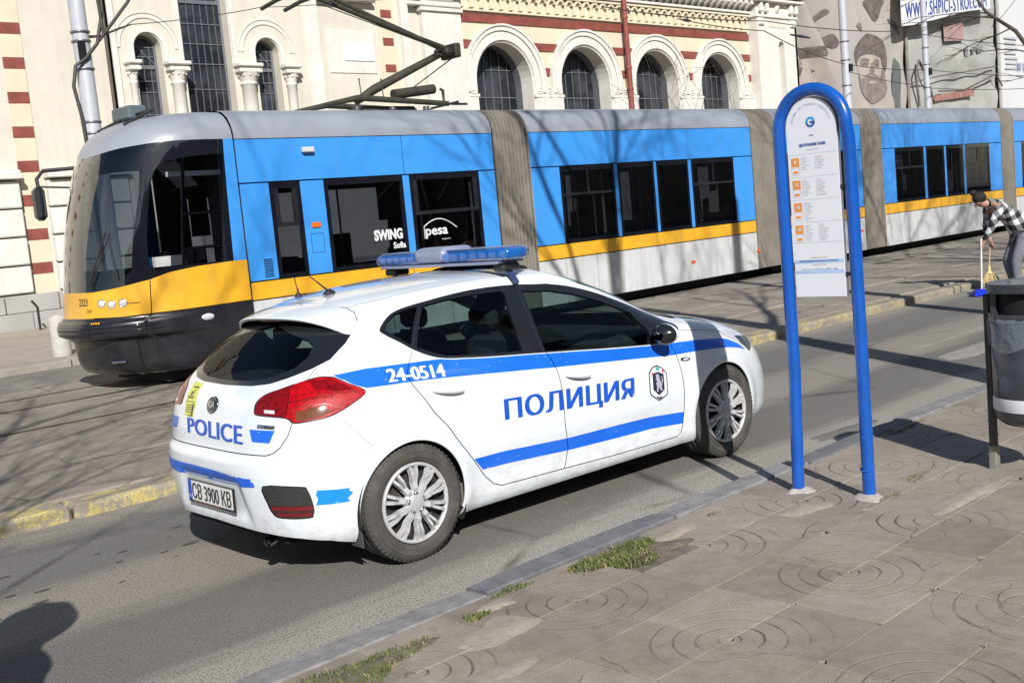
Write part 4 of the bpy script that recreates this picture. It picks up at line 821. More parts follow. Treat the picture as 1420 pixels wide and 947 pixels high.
mb = MB(); mb.tube([onc(-.47, z, .006)[0] for z in (.72, .6, .45, .32)], .010, 5); tb(mb, 'lower_panel_seam', m_void)
# wiper, windscreen centre line, mirror, dashboard, driver's seat
mb = MB(); mb.tube([onc(-.20, 1.40, .03)[0], onc(-.33, 2.02, .05)[0]], .012, 6); mb.tube([onc(-.215, 1.36, .03)[0], onc(-.36, 2.0, .05)[0]], .008, 6); mb.tube([onc(-.41, 1.45, .02)[0], onc(-.33, 2.02, .04)[0], onc(-.30, 2.5, .03)[0]], .011, 6); w_ = tb(mb, 'wiper', m_black); w_['kind'] = 'stuff'
mb = MB(); mb.tube([onc(.60, 2.93, 0)[0], Vector((2.35, 9.42, 2.93)), Vector((2.24, 9.38, 2.82)), Vector((2.24, 9.36, 2.70))], .025, 8); mb.tube([onc(.60, 2.66, 0)[0], Vector((2.25, 9.36, 2.72))], .014, 6); ma = tb(mb, 'mirror_arm', m_black); ma['kind'] = 'stuff'
mb = MB(); mb.box(2.16, 2.30, 9.27, 9.46, 2.28, 2.72, .05); tb(mb, 'rear_view_mirror', m_tblack, ma)
mb = MB(); mb.box(2.5, 2.9, 7.35, 8.95, .5, 1.40, .08); tb(mb, 'dashboard', m_tdark)
mb = MB(); mb.box(3.25, 3.7, 7.85, 8.35, .9, 1.0, .04); mb.box(3.62, 3.72, 7.85, 8.35, 1.0, 1.75, .04); tb(mb, 'driver_seat', m_tdark)
mb = MB(); mb.box(3.76, 3.79, 7.1, 9.2, .45, 1.5); mb.box(3.76, 3.79, 7.1, 7.75, 1.5, 3.0); tb(mb, 'cab_partition', m_tdark)
mb = MB(); mb.box(2.55, 3.78, 7.35, 8.95, .42, .48); tb(mb, 'cab_floor', m_tdark)
mb = MB(); mb.box(2.95, 3.78, 7.4, 8.9, 3.0, 3.05); tb(mb, 'cab_ceiling', m_tdark)
mb = MB(); mb.box(2.75, 3.78, 7.45, 8.85, .14, .41); tb(mb, 'underframe', m_tdark)
for t, z0, z1 in ((-.945, 1.56, 2.86), (-.775, 1.56, 2.84)): mb = MB(); mb.tube([onc(t, z0, -.02)[0], onc(t, z1, -.02)[0]], .022, 6); tb(mb, 'window_bar', m_tgloss)
for z in (1.745, 2.165): mb = MB(); mb.tube([onc(t, z, -.02)[0] for t in np.linspace(-.945, -.775, 5)], .022, 6); tb(mb, 'window_bar', m_tgloss)
mb = MB(); mb.box(2.9, 3.7, 7.13, 7.15, 2.62, 2.68); tb(mb, 'sun_blind', m_tgrey)
mb = MB(); mb.box(2.62, 3.02, 7.12, 7.2, 1.56, 1.68); tb(mb, 'paper_sheet', m_twhite)
# roof furniture and pantograph
mb = MB(); mb.box(3.05, 3.30, 8.2, 8.7, 3.45, 3.62, .02); tb(mb, 'aerial_box', M('teal_grey_box', (.10, .13, .15), .5))
mb = MB(); mb.tube([(2.75, 7.75, 3.32), (3.15, 7.75, 3.50)], .02, 6); mb.tube([(2.75, 8.5, 3.32), (3.15, 8.5, 3.50)], .02, 6); mb.tube([(3.15, 7.75, 3.5), (3.15, 8.5, 3.5)], .02, 6); q = tb(mb, 'roof_bracket', m_black); q['kind'] = 'stuff'
m_pan = M('weathered_pantograph_steel', (.060, .058, .045), .6, metal=.3, var=.35, vs=5, dirt=.4, dirtcol=(.09, .06, .04))
pan = thing('pantograph', (6.9-12, 0, 3.47-TZ), None, None); pan.parent = tram
def pb(mb, name, mat=m_pan): mb.v = [(x-6.9, y-TY, z-3.47) for x, y, z in mb.v]; return mb.build(name, mat, pan)
for y in (7.75, 8.55):
    mb = MB(); mb.tube([(5.75, y, 3.56), (6.35, y, 3.66), (8.05, y, 3.58)], [.03, .045, .04], 8); pb(mb, 'base_rail')
mb = MB(); mb.tube([(6.6, 8.15, 3.66), (6.95, 8.15, 3.84), (8.42, 8.15, 4.44)], [.055, .070, .052], 12); pb(mb, 'lower_arm')
mb = MB(); mb.box(8.33, 8.60, 7.98, 8.32, 4.38, 4.50, .03); mb.box(8.50, 8.62, 7.95, 8.35, 4.34, 4.56, .02); pb(mb, 'knee_joint')
mb = MB(); mb.tube([(8.40, 8.05, 4.47), (7.2, 8.0, 4.76), (5.95, 7.95, 5.08)], [.042, .036, .028], 10); pb(mb, 'upper_arm')
mb = MB(); mb.tube([(8.50, 8.25, 4.50), (7.3, 8.32, 4.92), (6.4, 8.4, 5.26)], [.042, .036, .028], 10); pb(mb, 'upper_arm')
mb = MB(); mb.tube([(8.60, 8.15, 4.36), (7.55, 8.1, 3.80)], .010, 6); pb(mb, 'stay_rod')
mb = MB(); mb.tube([(8.35, 8.0, 4.42), (6.0, 7.9, 4.98)], .008, 6); pb(mb, 'stay_rod')
mb = MB(); mb.tube([(7.15, 7.95, 3.74), (7.95, 7.95, 3.83)], .075, 14); pb(mb, 'air_cylinder')
mb = MB(); mb.tube([(7.8, 7.9, 3.62), (8.1, 7.9, 3.62), (8.1, 7.9, 3.80), (8.05, 7.9, 3.82)], .025, 8); pb(mb, 'bracket')
for x in (6.45, 6.85): mb = MB(); mb.tube([(x, 7.8, 3.6), (x-.02, 7.8, 3.92)], .008, 6); mb.lathe([(.001, .02), (.018, 0), (.001, -.02)], (x-.02, 7.8, 3.93), 'z', 8); pb(mb, 'spring_pin')
for x in (6.3, 6.95, 7.6):
    for y in (7.75, 8.55): mb = MB(); mb.lathe([(.05, 0), (.075, .01), (.05, .03), (.075, .04), (.05, .06), (.05, .1)], (x, y, 3.44), 'z', 12); pb(mb, 'insulator', M('insulator_grey', (.06, .06, .065), .4))
mb = MB(); mb.box(6.5, 7.5, 7.85, 8.45, 3.46, 3.56, .03); pb(mb, 'base_plate')
mb = MB(); mb.tube([(5.62, 7.3, 4.98), (5.70, 7.4, 5.12), (5.72, 7.8, 5.17), (5.72, 8.6, 5.17), (5.70, 9.0, 5.12)], .03, 8); pb(mb, 'contact_strip')
mb = MB(); mb.tube([(6.05, 7.3, 4.98), (6.10, 7.4, 5.12), (6.12, 7.8, 5.17), (6.12, 8.6, 5.17), (6.10, 9.0, 5.12)], .03, 8); pb(mb, 'contact_strip')
mb = MB(); mb.box(7.75, 8.05, 7.3, 7.34, 3.50, 3.53); mb.tube([(7.4, 7.4, 3.46), (7.95, 7.4, 3.56)], .02, 6); q = tb(mb, 'roof_bracket', m_black); q['kind'] = 'stuff'
# ============================================================ GROUND, KERBS, PAVEMENT
def ground_mat(name, c1, c2, c3, scale=.9, speck=.25, bump=.5, lanes=None, cracks=0., rough=.92):
    k = Nt(name); p = k.pos(); x, y, z = k.xyz(p)
    n1 = k.noise(p, scale, 7, .65); n2 = k.noise(p, scale*7, 5, .6); n3 = k.noise(p, 90, 3, .6); n4 = k.noise(p, 260, 2, .5)
    c = k.ramp(k.math('ADD', k.math('MULTIPLY', n1, .6), k.math('MULTIPLY', n2, .4)), [(.36, c1), (.50, c2), (.64, c3)])
    if lanes:
        yy = k.math('ADD', y, k.math('MULTIPLY_ADD', k.noise(k.scalev(p, (.35, 2.2, 1)), 1.6, 6, .65), .62, -.31)); f = k.math('MULTIPLY_ADD', yy, 1/16., .25, clamp=True)
        c = k.mix(.80, c, k.ramp(f, lanes))
    c = k.mix(k.math('MULTIPLY', k.ramp(n3, [(.35, 1.), (.5, 0.)]), speck), c, tuple(v*.45 for v in c1))
    c = k.mix(k.math('MULTIPLY', k.ramp(n4, [(.6, 0.), (.72, 1.)]), speck*.9), c, tuple(min(1, v*1.5) for v in c3))
    if cracks:
        v = k.new('TexVoronoi', i0=k.mix(.12, p, k.n.new('ShaderNodeTexNoise').outputs[1]), i2=cracks); v.feature = 'DISTANCE_TO_EDGE'
        cr = k.math('MULTIPLY', k.ramp(v.outputs[0], [(0., 1.), (.012, 0.)]), k.ramp(n1, [(.45, 0.), (.6, 1.)])); c = k.mix(k.math('MULTIPLY', cr, .7), c, (.05, .045, .04))
    k.base(c); k.b.inputs['Roughness'].default_value = rough; k.b.inputs['Specular IOR Level'].default_value = .25
    b = k.bump(n3, bump, .006); k.set(k.b.inputs['Normal'], k.bump(n4, bump*.7, .003, b)); return k.m
Y2 = lambda y: y/16.+.25
m_road = ground_mat('worn_asphalt', (.20, .186, .164), (.27, .25, .22), (.33, .307, .27), .7, .9, 2.0, lanes=[
    (0., (.25, .22, .18)), (Y2(-1.75), (.47, .44, .38)), (Y2(-1.2), (.45, .42, .365)), (Y2(-1.0), (.21, .20, .187)), (Y2(-.30), (.185, .176, .162)), (Y2(-.05), (.38, .34, .285)), (Y2(.50), (.36, .322, .27)),
    (Y2(.8), (.185, .18, .17)), (Y2(1.55), (.20, .193, .182)), (Y2(1.95), (.40, .365, .30)), (1., (.2, .19, .165))][:11], cracks=.35)
m_far = ground_mat('far_street', (.17, .16, .145), (.21, .20, .18), (.25, .235, .21), .5, .2, .5)
m_track = ground_mat('dusty_track_surface', (.22, .192, .16), (.29, .257, .218), (.35, .315, .272), .6, .35, .7, cracks=.5)
mb = MB(); mb.box(-400, 500, -400, 500, -.5, 0.); tag(mb.build('road', m_road), kind='structure')
mb = MB(); mb.box(-60, 160, 10.0, 13.0, -.2, .004); tag(mb.build('far_road', m_far), kind='structure')
mb = MB(); mb.box(-60, 160, 10.05, 10.17, 0, .010); tag(mb.build('lane_line', M('worn_white_line', (.50, .49, .46), .8, var=.35, vs=8, dirt=.6, dirtcol=(.22, .2, .18))), kind='structure')
mb = MB(); mb.box(7.4, 9.4, .02, .12, 0, .006); tag(mb.build('lane_line', M('faded_white_line', (.27, .255, .225), .9, var=.3, vs=8, dirt=.95, dirtcol=(.2, .19, .165))), kind='structure')
# far pavement and its kerb
far_pav = ground_mat('far_pavement_concrete', (.27, .235, .195), (.33, .29, .24), (.38, .335, .285), .6, .15, .4)
mb = MB(); mb.box(-60, 160, 13.0, 60, -.2, .115); tag(mb.build('far_pavement', far_pav), kind='structure')
m_kerb = M('granite_kerb', (.215, .212, .218), .9, var=.38, vs=11, bump=1., bs=45, dirt=.8, dirtcol=(.29, .25, .20))
m_kerb2 = M('dark_granite_kerb', (.145, .147, .16), .85, var=.3, vs=9, bump=.9, bs=55, dirt=.5, dirtcol=(.22, .19, .155))
fk = thing('far_kerb', (0, 12.9, 0), 'low stone kerb of the far pavement in front of the market hall', 'kerb')
mb = MB(); mb.box(-.74, .74, -.1, .12, -.05, .13, .02); k0 = mb.build('kerb_stone', M('pale_dusty_kerb', (.30, .27, .235), .9, var=.2, vs=5, bump=.4), fk); k0.location = (-6, 0, 0)
for i in range(1, 60): inst(k0, 'kerb_stone', (-6+i*1.5, random.uniform(-.01, .01), random.uniform(-.01, .01)), fk)
# raised track reservation with yellow painted kerb
res = tag(bpy.data.objects.new('track_reservation', None), kind='structure'); COL.objects.link(res)
m_slab = ground_mat('cracked_concrete_slab', (.235, .20, .163), (.31, .268, .222), (.375, .33, .278), .8, .5, 1.2, cracks=.8)
mb = MB(); mb.box(-60, 160, 2.3, 10.0, -.3, .078); b_ = mb.build('reservation_bed', M('dirt_joint', (.15, .125, .098), .95, var=.3), res)
sl = []
for j, (ya, yb, ln) in enumerate(((2.36, 3.62, 2.35), (3.65, 4.85, 2.9), (4.88, 5.98, 2.2))):
    x = -9.+j*.8
    while x < 44:
        w_ = ln*random.uniform(.8, 1.2); mb = MB(); mb.box(-w_/2+.004, w_/2-.004, ya, yb, 0, .10, .014); o = mb.build('slab', m_slab, res); o.location = (x+w_/2, 0, random.uniform(-.005, .005)); o.rotation_euler = (random.uniform(-.003, .003), random.uniform(-.002, .002), random.uniform(-.002, .002)); x += w_
mb = MB(); mb.box(-60, 160, 6.02, 7.55, 0, .102); mb.box(-60, 160, 7.72, 8.58, 0, .1025); mb.box(-60, 160, 8.75, 9.98, 0, .102); o = mb.build('track_paving', m_track, res); o['kind'] = 'stuff'
m_rail = M('worn_rail_steel', (.16, .13, .10), .45, metal=.7, var=.3, vs=3)
for y in (7.58, 8.61, 6.0):
    mb = MB(); 
    if y > 6.5: mb.box(-60, 160, y, y+.055, .02, .108, .006); mb.box(-60, 160, y+.09, y+.105, .02, .106)
    else: mb.box(-60, 160, y-.02, y+.02, .02, .094)
    mb.build('tram_rail' if y > 6.5 else 'edge_strip', m_rail, res)
k = Nt('yellow_painted_kerb'); p = k.pos(); ch = k.ramp(k.noise(p, 6.5, 8, .75), [(.46, 0.), (.56, 1.)]); fine = k.ramp(k.noise(p, 60, 4, .6), [(.40, 0.), (.5, 1.)])
xr_ = k.ramp(k.math('MULTIPLY', k.xyz(p)[0], .05), [(.30, 1.), (.62, .25)])
k.base(k.mix(k.math('MULTIPLY', k.math('MULTIPLY', ch, fine), xr_), k.ramp(k.noise(p, 3, 5), [(.3, (.20, .175, .14)), (.7, (.29, .26, .21))]), (.50, .40, .135))); k.b.inputs['Roughness'].default_value = .9; k.set(k.b.inputs['Normal'], k.bump(k.noise(p, 45, 5), .6, .008)); m_yk = k.m
mb = MB(); mb.box(-.655, .655, -.14, .14, -.05, .105, .03); k0 = mb.build('kerb_stone', m_yk, res); k0.location = (-8.0, 2.2, 0)
for i in range(1, 36): inst(k0, 'kerb_stone', (-8.0+i*1.33, 2.2+random.uniform(-.012, .012), random.uniform(-.012, .004)), res, (random.uniform(-.02, .02), 0, random.uniform(-.006, .006)))
# near pavement: granite kerb stones and patterned tiles
pav = tag(bpy.data.objects.new('pavement', None), kind='structure'); COL.objects.link(pav)
mb = MB(); mb.box(-60, 160, -60, -1.86, -.3, .113); mb.build('pavement_bed', M('grey_brown_joint_dirt', (.15, .13, .108), .97, var=.35, vs=6, bump=.5, bs=50), pav)
xk = [-7.1, -5.77, -4.45, -3.12, -1.78, -.445, .92, 2.23, 3.56, 4.9, 6.2, 7.55, 8.9, 10.2, 11.5, 12.9, 14.2, 15.5]
for i, (a, b) in enumerate(zip(xk[:-1], xk[1:])):
    mb = MB(); L_ = b-a-.02; n = 6; V = []; y0, y1 = -1.845, -1.672
    for j in range(n+1):
        x = a+.01+L_*j/n; e = .028*(1 if j in (0, n) else 0); w1 = random.uniform(-.004, .004)
        V += [(x, y0, -.1), (x, y0+.002, .116), (x, y0+.012, .124), (x, y1-.022-e*.4+w1, .124-e*.2), (x, y1-e*.8+w1, .106), (x, y1+.004, -.1)]
    F = [(j*6+k, j*6+k+1, (j+1)*6+k+1, (j+1)*6+k) for j in range(n) for k in range(5)]+[(0, 1, 2, 3, 4, 5), tuple(n*6+k for k in range(6))[::-1]]
    mb.add(V, F); o = mb.build('kerb_stone', m_kerb2 if i in (5, 7, 11) else m_kerb, pav); o.location.z = random.uniform(-.004, .004); o.location.y = (-.012, .004, .012, -.006, -.014, .010, .002, -.01, .006)[i % 9]
# tile material: every four tiles carry one set of pressed concentric rings
TX, TYY = .44, .39; CX0, CY0 = .58, -3.03
k = Nt('pressed_ring_paving'); p = k.pos(); x, y, z = k.xyz(p); rnd = k.n.new('ShaderNodeObjectInfo').outputs['Random']
fx = k.math('SUBTRACT', k.math('FLOORED_MODULO', k.math('ADD', x, -CX0+.44), .88), .44); fy = k.math('SUBTRACT', k.math('FLOORED_MODULO', k.math('ADD', y, -CY0+.39), .78), .39)
r = k.math('SQRT', k.math('ADD', k.math('MULTIPLY', fx, fx), k.math('MULTIPLY', k.math('MULTIPLY', fy, fy), 1.12)))
wob = k.math('MULTIPLY_ADD', k.noise(p, 3.5, 3), .03, -.015); ph = k.math('ABSOLUTE', k.math('SUBTRACT', k.math('FRACT', k.math('MULTIPLY', k.math('ADD', r, wob), 1/.088)), .5))
g = k.ramp(ph, [(.0, 1.), (.045, .8), (.085, 0.)]); g = k.math('MULTIPLY', g, k.ramp(r, [(.385, 1.), (.40, 0.)]))
worn = k.ramp(k.noise(p, 2.3, 5, .7), [(.38, .05), (.60, 1.)]); g = k.math('MULTIPLY', g, worn)
sc = k.math('ABSOLUTE', k.math('SUBTRACT', k.math('FRACT', k.math('MULTIPLY', k.math('ADD', x, k.math('MULTIPLY', y, .4)), 55)), .5)); comb = k.math('MULTIPLY', k.ramp(sc, [(.1, 1.), (.3, 0.)]), k.ramp(k.noise(p, 1.7, 4), [(.5, 0.), (.7, .5)]))
n1 = k.noise(p, 1.1, 7, .68); n2 = k.noise(p, 9, 5, .6); n3 = k.noise(p, 130, 3, .6)
c = k.ramp(k.math('ADD', k.math('MULTIPLY', n1, .6), k.math('MULTIPLY', n2, .4)), [(.34, (.215, .184, .150)), (.50, (.285, .247, .206)), (.66, (.345, .305, .260))])
c = k.mix(1., c, k.ramp(rnd, [(0., .88), (1., 1.08)]), 'MULTIPLY'); c = k.mix(k.math('MULTIPLY', k.ramp(n3, [(.3, 1.), (.45, 0.)]), .35), c, (.10, .085, .07))
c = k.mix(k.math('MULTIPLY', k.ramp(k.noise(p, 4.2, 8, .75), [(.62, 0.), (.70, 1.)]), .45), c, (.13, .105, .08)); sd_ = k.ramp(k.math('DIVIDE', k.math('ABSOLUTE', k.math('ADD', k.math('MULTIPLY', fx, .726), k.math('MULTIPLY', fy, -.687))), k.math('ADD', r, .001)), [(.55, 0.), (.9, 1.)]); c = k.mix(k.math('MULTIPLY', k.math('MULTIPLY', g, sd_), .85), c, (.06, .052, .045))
k.base(c); k.b.inputs['Roughness'].default_value = .92; k.b.inputs['Specular IOR Level'].default_value = .2
b1 = k.bump(k.math('ADD', k.math('MULTIPLY', g, -1.), k.math('MULTIPLY', comb, -.12)), .32, .008); k.set(k.b.inputs['Normal'], k.bump(n3, .5, .004, k.bump(n2, .35, .01, b1))); m_tile = k.m
tiles = []
# one tile mesh per seed (a few chipped ones), instances share mesh data
protos = []
for s_ in range(7):
    mb = MB(); g_ = .0022; a, b = TX/2-g_, TYY/2-g_; ch = [(random.uniform(.005, .03) if s_ > 2 and random.random() < .5 else .004) for _ in range(4)]
    P_ = [(-a+ch[0], -b), (a-ch[1], -b), (a, -b+ch[1]*random.uniform(.5, 1.5)), (a, b-ch[2]), (a-ch[2], b), (-a+ch[3]*1.4, b), (-a, b-ch[3]), (-a, -b+ch[0])]
    V = [(x_, y_, 0) for x_, y_ in P_]+[(x_, y_, .052) for x_, y_ in P_]+[(x_*.994, y_*.994, .0545) for x_, y_ in P_]
    mb.add(V, [(i, (i+1) % 8, 8+(i+1) % 8, 8+i) for i in range(8)]+[(8+i, 8+(i+1) % 8, 16+(i+1) % 8, 16+i) for i in range(8)]+[tuple(range(16, 24))])
    protos.append(mb)
pm = []; cnt = 0
grassy = [(-1.27, -2.02, .35, .13), (.28, -2.02, .26, .15)]
for jy in range(-13, 4):
    yc = CY0+(jy-.5)*TYY
    if yc > -1.9: continue
    for ix in range(-11, 34):
        xc = CX0+(ix+.5)*TX
        vis = (-5.2 < yc) and (xc-(-3.6))*.687+(yc+5.48)*.727 > .8
        a_ = math.degrees(math.atan2(yc+5.48, xc+3.59))
        if not (18 < a_ < 75) or xc > 9.5: continue
        if abs(xc-grassy[1][0]) < .2 and yc > -2.15: continue
        s_ = random.randrange(7)
        if s_ >= len(pm) or True:
            while len(pm) <= s_: pm.append(None)
        rz_ = random.choice((0, PI))
        zz = random.uniform(-.0030, .0030)
        if pm[s_] is None: o = protos[s_].build('tile', m_tile, pav); pm[s_] = o; o.location = (xc, yc, .066+zz)
        else: o = inst(pm[s_], 'tile', (xc, yc, .066+zz), pav)
        o.rotation_euler = (random.uniform(-.006, .006), random.uniform(-.006, .006), rz_+random.uniform(-.006, .006)); cnt += 1
mb = MB()   # what lies beyond the picked-out tiles
mb.box(9.5, 60, -12, -1.88, .05, .118); mb.box(-14, -1.6, -12, -5.0, .05, .118); o = mb.build('plain_paving', m_tile, pav); o['kind'] = 'stuff'
# mortar and dirt patches, grass in the gaps
def grass(cx, cy, rx, ry, n, h, seed, z0=.118):
    rg = random.Random(seed); mb = MB(); V = []; F = []
    for i in range(n):
        a = rg.uniform(0, 2*PI); q = math.sqrt(rg.random())*(1+.35*math.sin(3*a+seed)); x = cx+rx*q*math.cos(a); y = cy+ry*q*math.sin(a)
        if y > -1.85: continue
        d = rg.uniform(0, 2*PI); w_ = rg.uniform(.0012, .0028); hh = h*rg.uniform(.4, 1.15); lx, ly = rg.uniform(-.7, .7)*hh, rg.uniform(-.7, .7)*hh; o = len(V)
        V += [(x-w_*math.cos(d), y-w_*math.sin(d), z0-.03), (x+w_*math.cos(d), y+w_*math.sin(d), z0-.03), (x+lx*.4+w_*.6, y+ly*.4, z0+hh*.6), (x+lx, y+ly, z0+hh)]; F += [(o, o+1, o+2), (o, o+2, o+3)]
    mb.add(V, F); return mb
m_dry = M('dry_grass', (.26, .21, .11), .8, var=.4, vs=12)
m_grass = M('spring_grass', (.10, .125, .032), .7, var=.5, vs=9)
for i, (a, b, c, d, n, h) in enumerate(((.25, -2.03, .24, .13, 2600, .024), (-1.32, -2.06, .30, .12, 1900, .020), (-.67, -2.02, .055, .03, 520, .022), (1.05, -1.98, .045, .02, 60, .012), (-.35, -1.9, .12, .03, 380, .016), (-1.75, -2.25, .20, .12, 1500, .02), (1.75, -2.62, .10, .03, 160, .01), (3.3, -1.92, .25, .03, 500, .014), (2.15, -2.55, .12, .05, 200, .012))):
    o = grass(a, b, c*1.1, d*1.1, n//8, h*1.2, i+50).build('grass', m_dry, recalc=False); tag(o, 'dry yellowish blades mixed into the kerbside grass', 'grass', kind='stuff')
    o = grass(a, b, c, d, n, h, i).build('grass', m_grass, recalc=False); tag(o, 'short green grass growing in the gaps between paving and kerb', 'grass', kind='stuff')
m_soil = M('bare_soil', (.165, .135, .105), .97, var=.35, vs=14, bump=1., bs=60)
def patch(cx, cy, rx, ry, z, mat, name, seed, amp=.22):
    rg = random.Random(seed); ph = [rg.uniform(0, 6.28) for _ in range(6)]; P_ = []
    for i in range(40):
        t = 2*PI*i/40; q = 1+amp*sum(math.sin((k_+2)*t+ph[k_])/(k_+1.5) for k_ in range(6)); P_.append((cx+rx*q*math.cos(t), cy+ry*q*math.sin(t)))
    n = len(P_); V = [(cx, cy, z+.010)]+[(cx+(x-cx)*.6, cy+(y-cy)*.6, z+.008) for x, y in P_]+[(x, y, z-.004) for x, y in P_]
    mb = MB(); mb.add(V, [(0, 1+i, 1+(i+1) % n) for i in range(n)]+[(1+i, 1+n+i, 1+n+(i+1) % n, 1+(i+1) % n) for i in range(n)], True); return mb.build(name, mat, pav)
mb = MB(); mb.box(.02, .47, -2.25, -1.86, .05, .1165); mb.build('soil_fill', m_soil, pav); patch(.42, -2.10, .20, .10, .1195, m_soil, 'soil_patch', 3, .34); patch(-1.28, -2.05, .34, .10, .118, m_soil, 'soil_patch', 4, .34); patch(-1.9, -2.35, .3, .15, .119, m_soil, 'soil_patch', 5, .34)
m_mort = M('pale_mortar_patch', (.34, .295, .24), .95, var=.2, vs=12, bump=.8, bs=60, dirt=.4, dirtcol=(.18, .15, .12))
patch(-.72, -2.2, .22, .14, .120, m_mort, 'mortar_patch', 21); patch(-1.15, -2.55, .3, .14, .119, m_mort, 'mortar_patch', 22); patch(1.95, -2.95, .42, .09, .119, m_mort, 'mortar_patch', 11); patch(1.35, -2.35, .20, .10, .119, m_mort, 'mortar_patch', 12); patch(-.52, -1.98, .10, .07, .121, m_mort, 'mortar_patch', 13); patch(.72, -2.0, .16, .07, .119, m_mort, 'mortar_patch', 14)
# cracks: thin dark irregular lines in asphalt, slabs and tiles
rg = random.Random(17); m_crack = M('dark_crack', (.055, .048, .04), .97, var=.3)
def crack(x, y, z, a, L_, w_, wob=.35):
    mb = MB(); P_ = []; n = max(6, int(L_/.05)); t = a
    for i in range(n+1):
        P_.append((x, y)); t = a+rg.gauss(0, wob); x += math.cos(t)*L_/n; y += math.sin(t)*L_/n
    V = []
    for i, (px_, py_) in enumerate(P_):
        ww = w_*rg.uniform(.3, 1)*(.25 if i in (0, n) else 1); V += [(px_-math.sin(a)*ww, py_+math.cos(a)*ww, z), (px_+math.sin(a)*ww, py_-math.cos(a)*ww, z)]
    mb.add(V, [(2*i, 2*i+1, 2*i+3, 2*i+2) for i in range(n)]); return mb
def cracks(specs, name, label):
    al = MB()
    for s_ in specs: m_ = crack(*s_); al.add(m_.v, m_.f)
    tag(al.build(name, m_crack, recalc=False), label, 'crack', kind='stuff')
cracks([(rg.uniform(-3, 9), rg.uniform(2.5, 5.9), .1065, rg.choice((.1, -.1, 1.2, 2.0, .6)), rg.uniform(.7, 2.4), rg.uniform(.004, .012)) for _ in range(46)], 'crack', 'dark irregular cracks in the concrete slabs of the track reservation')
cracks([(rg.uniform(-3, 10), rg.uniform(6.1, 9.9), .1085, rg.choice((.05, -.05, 1.4)), rg.uniform(.8, 2.6), rg.uniform(.004, .012)) for _ in range(26)], 'crack', 'dark irregular cracks in the paving between the tram rails')
cracks([(rg.uniform(-1.8, 4.5), rg.uniform(-4.0, -2.0), .1245, rg.choice((.2, 1.3, 2.2, -.4)), rg.uniform(.15, .5), rg.uniform(.001, .0022), .45) for _ in range(26)], 'crack', 'fine dark cracks across the ring patterned paving tiles')
# repairs in the asphalt
for i, (a, b, c, d, col) in enumerate(((4.9, .9, .9, .3, (.15, .142, .13)), (7.6, -.6, 1.1, .25, (.30, .28, .245)), (-1.9, 1.55, .6, .16, (.33, .30, .25)), (3.6, -1.3, .5, .12, (.17, .16, .145)))):
    o = patch(a, b, c, d, -.003, M('asphalt_repair_%s' % 'abcde'[i], col, .95, var=.22, vs=9, bump=1., bs=120), 'asphalt_patch', 60+i, .2); o.parent = None; tag(o, kind='structure')
# loose grit
rg = random.Random(5); mb = MB()
for i in range(900):
    x = rg.uniform(-2.2, 6); y = -1.95-abs(rg.gauss(0, .7)) if i % 3 else rg.uniform(-1.66, -1.2); z = .122 if y < -1.85 else .0
    if i % 9 == 0: x, y, z = 1.55+rg.gauss(0, .16), -2.62+rg.gauss(0, .07), .121
    s_ = rg.uniform(.001, .0035); mb.add([(x-s_, y, z), (x+s_*.7, y-s_, z), (x+s_*.4, y+s_, z), (x, y, z+s_*1.2)], [(0, 1, 3), (1, 2, 3), (2, 0, 3)])
tag(mb.build('grit', M('pale_grit', (.30, .275, .24), .9, var=.4, vs=30)), 'loose pale grit and crumbs scattered over the pavement', 'grit', kind='stuff')
mb = MB()
for i in range(16):
    x, y = rg.gauss(-1.2, .55), rg.gauss(.75, .28); s_ = rg.uniform(.008, .05)*rg.uniform(.5, 1); P_ = [(x+s_*1.5*math.cos(t), y+s_*.55*math.sin(t)*(1+.3*math.sin(3*t)), .004) for t in np.linspace(0, 2*PI, 11)[:-1]]; mb.add(P_, [tuple(range(10))])
tag(mb.build('oil_spot', M('dark_oil_stain', (.09, .08, .068), .7, var=.3), recalc=False), 'dark oil drips on the asphalt behind the police car', 'stain', kind='stuff')
# ============================================================ MARKET HALL
YB = 23.0
m_cream = M('cream_render', (.62, .575, .49), .9, var=.09, vs=.8, dirt=.22, dirtcol=(.42, .37, .30), streak=.28)
m_yellow = M('pale_yellow_brick', (.655, .58, .43), .9, var=.09, vs=1., bump=.1, dirt=.2, dirtcol=(.48, .40, .28), streak=.2)
m_stone = M('white_limestone', (.67, .645, .595), .85, var=.08, vs=1.3, bump=.25, bs=14, dirt=.3, dirtcol=(.42, .37, .31), streak=.25)
m_redst = M('oxblood_red_stone', (.235, .062, .045), .55, var=.28, vs=3.5)
m_plinth = M('grey_stone_plinth', (.36, .345, .33), .9, var=.10, vs=1.5, bump=.3, bs=20)
m_mull = M('grey_window_bars', (.13, .135, .15), .5)
k = Nt('dark_window_glass'); p = k.obj(); k.base(k.ramp(k.noise(p, .9, 3), [(.4, (.012, .014, .018)), (.62, (.05, .055, .065))])); k.b.inputs['Roughness'].default_value = .12; k.b.inputs['Specular IOR Level'].default_value = .4; m_wdark = k.m
hall = thing('market_hall', (12, YB, .11), 'cream and white stone market hall with red stripes and arched windows behind the tram', 'building')
HO = Vector((12, YB, .11))
def hb(mb, name, mat, parent=hall, **k_): mb.v = [(x-HO.x, y-HO.y, z-HO.z) for x, y, z in mb.v]; return mb.build(name, mat, parent, **k_)
def arch2(xc, r, z0, zs, n=18): return [(xc+r, z0)]+[(xc+r*math.cos(PI*i/n), zs+r*math.sin(PI*i/n)) for i in range(n+1)]+[(xc-r, z0)]
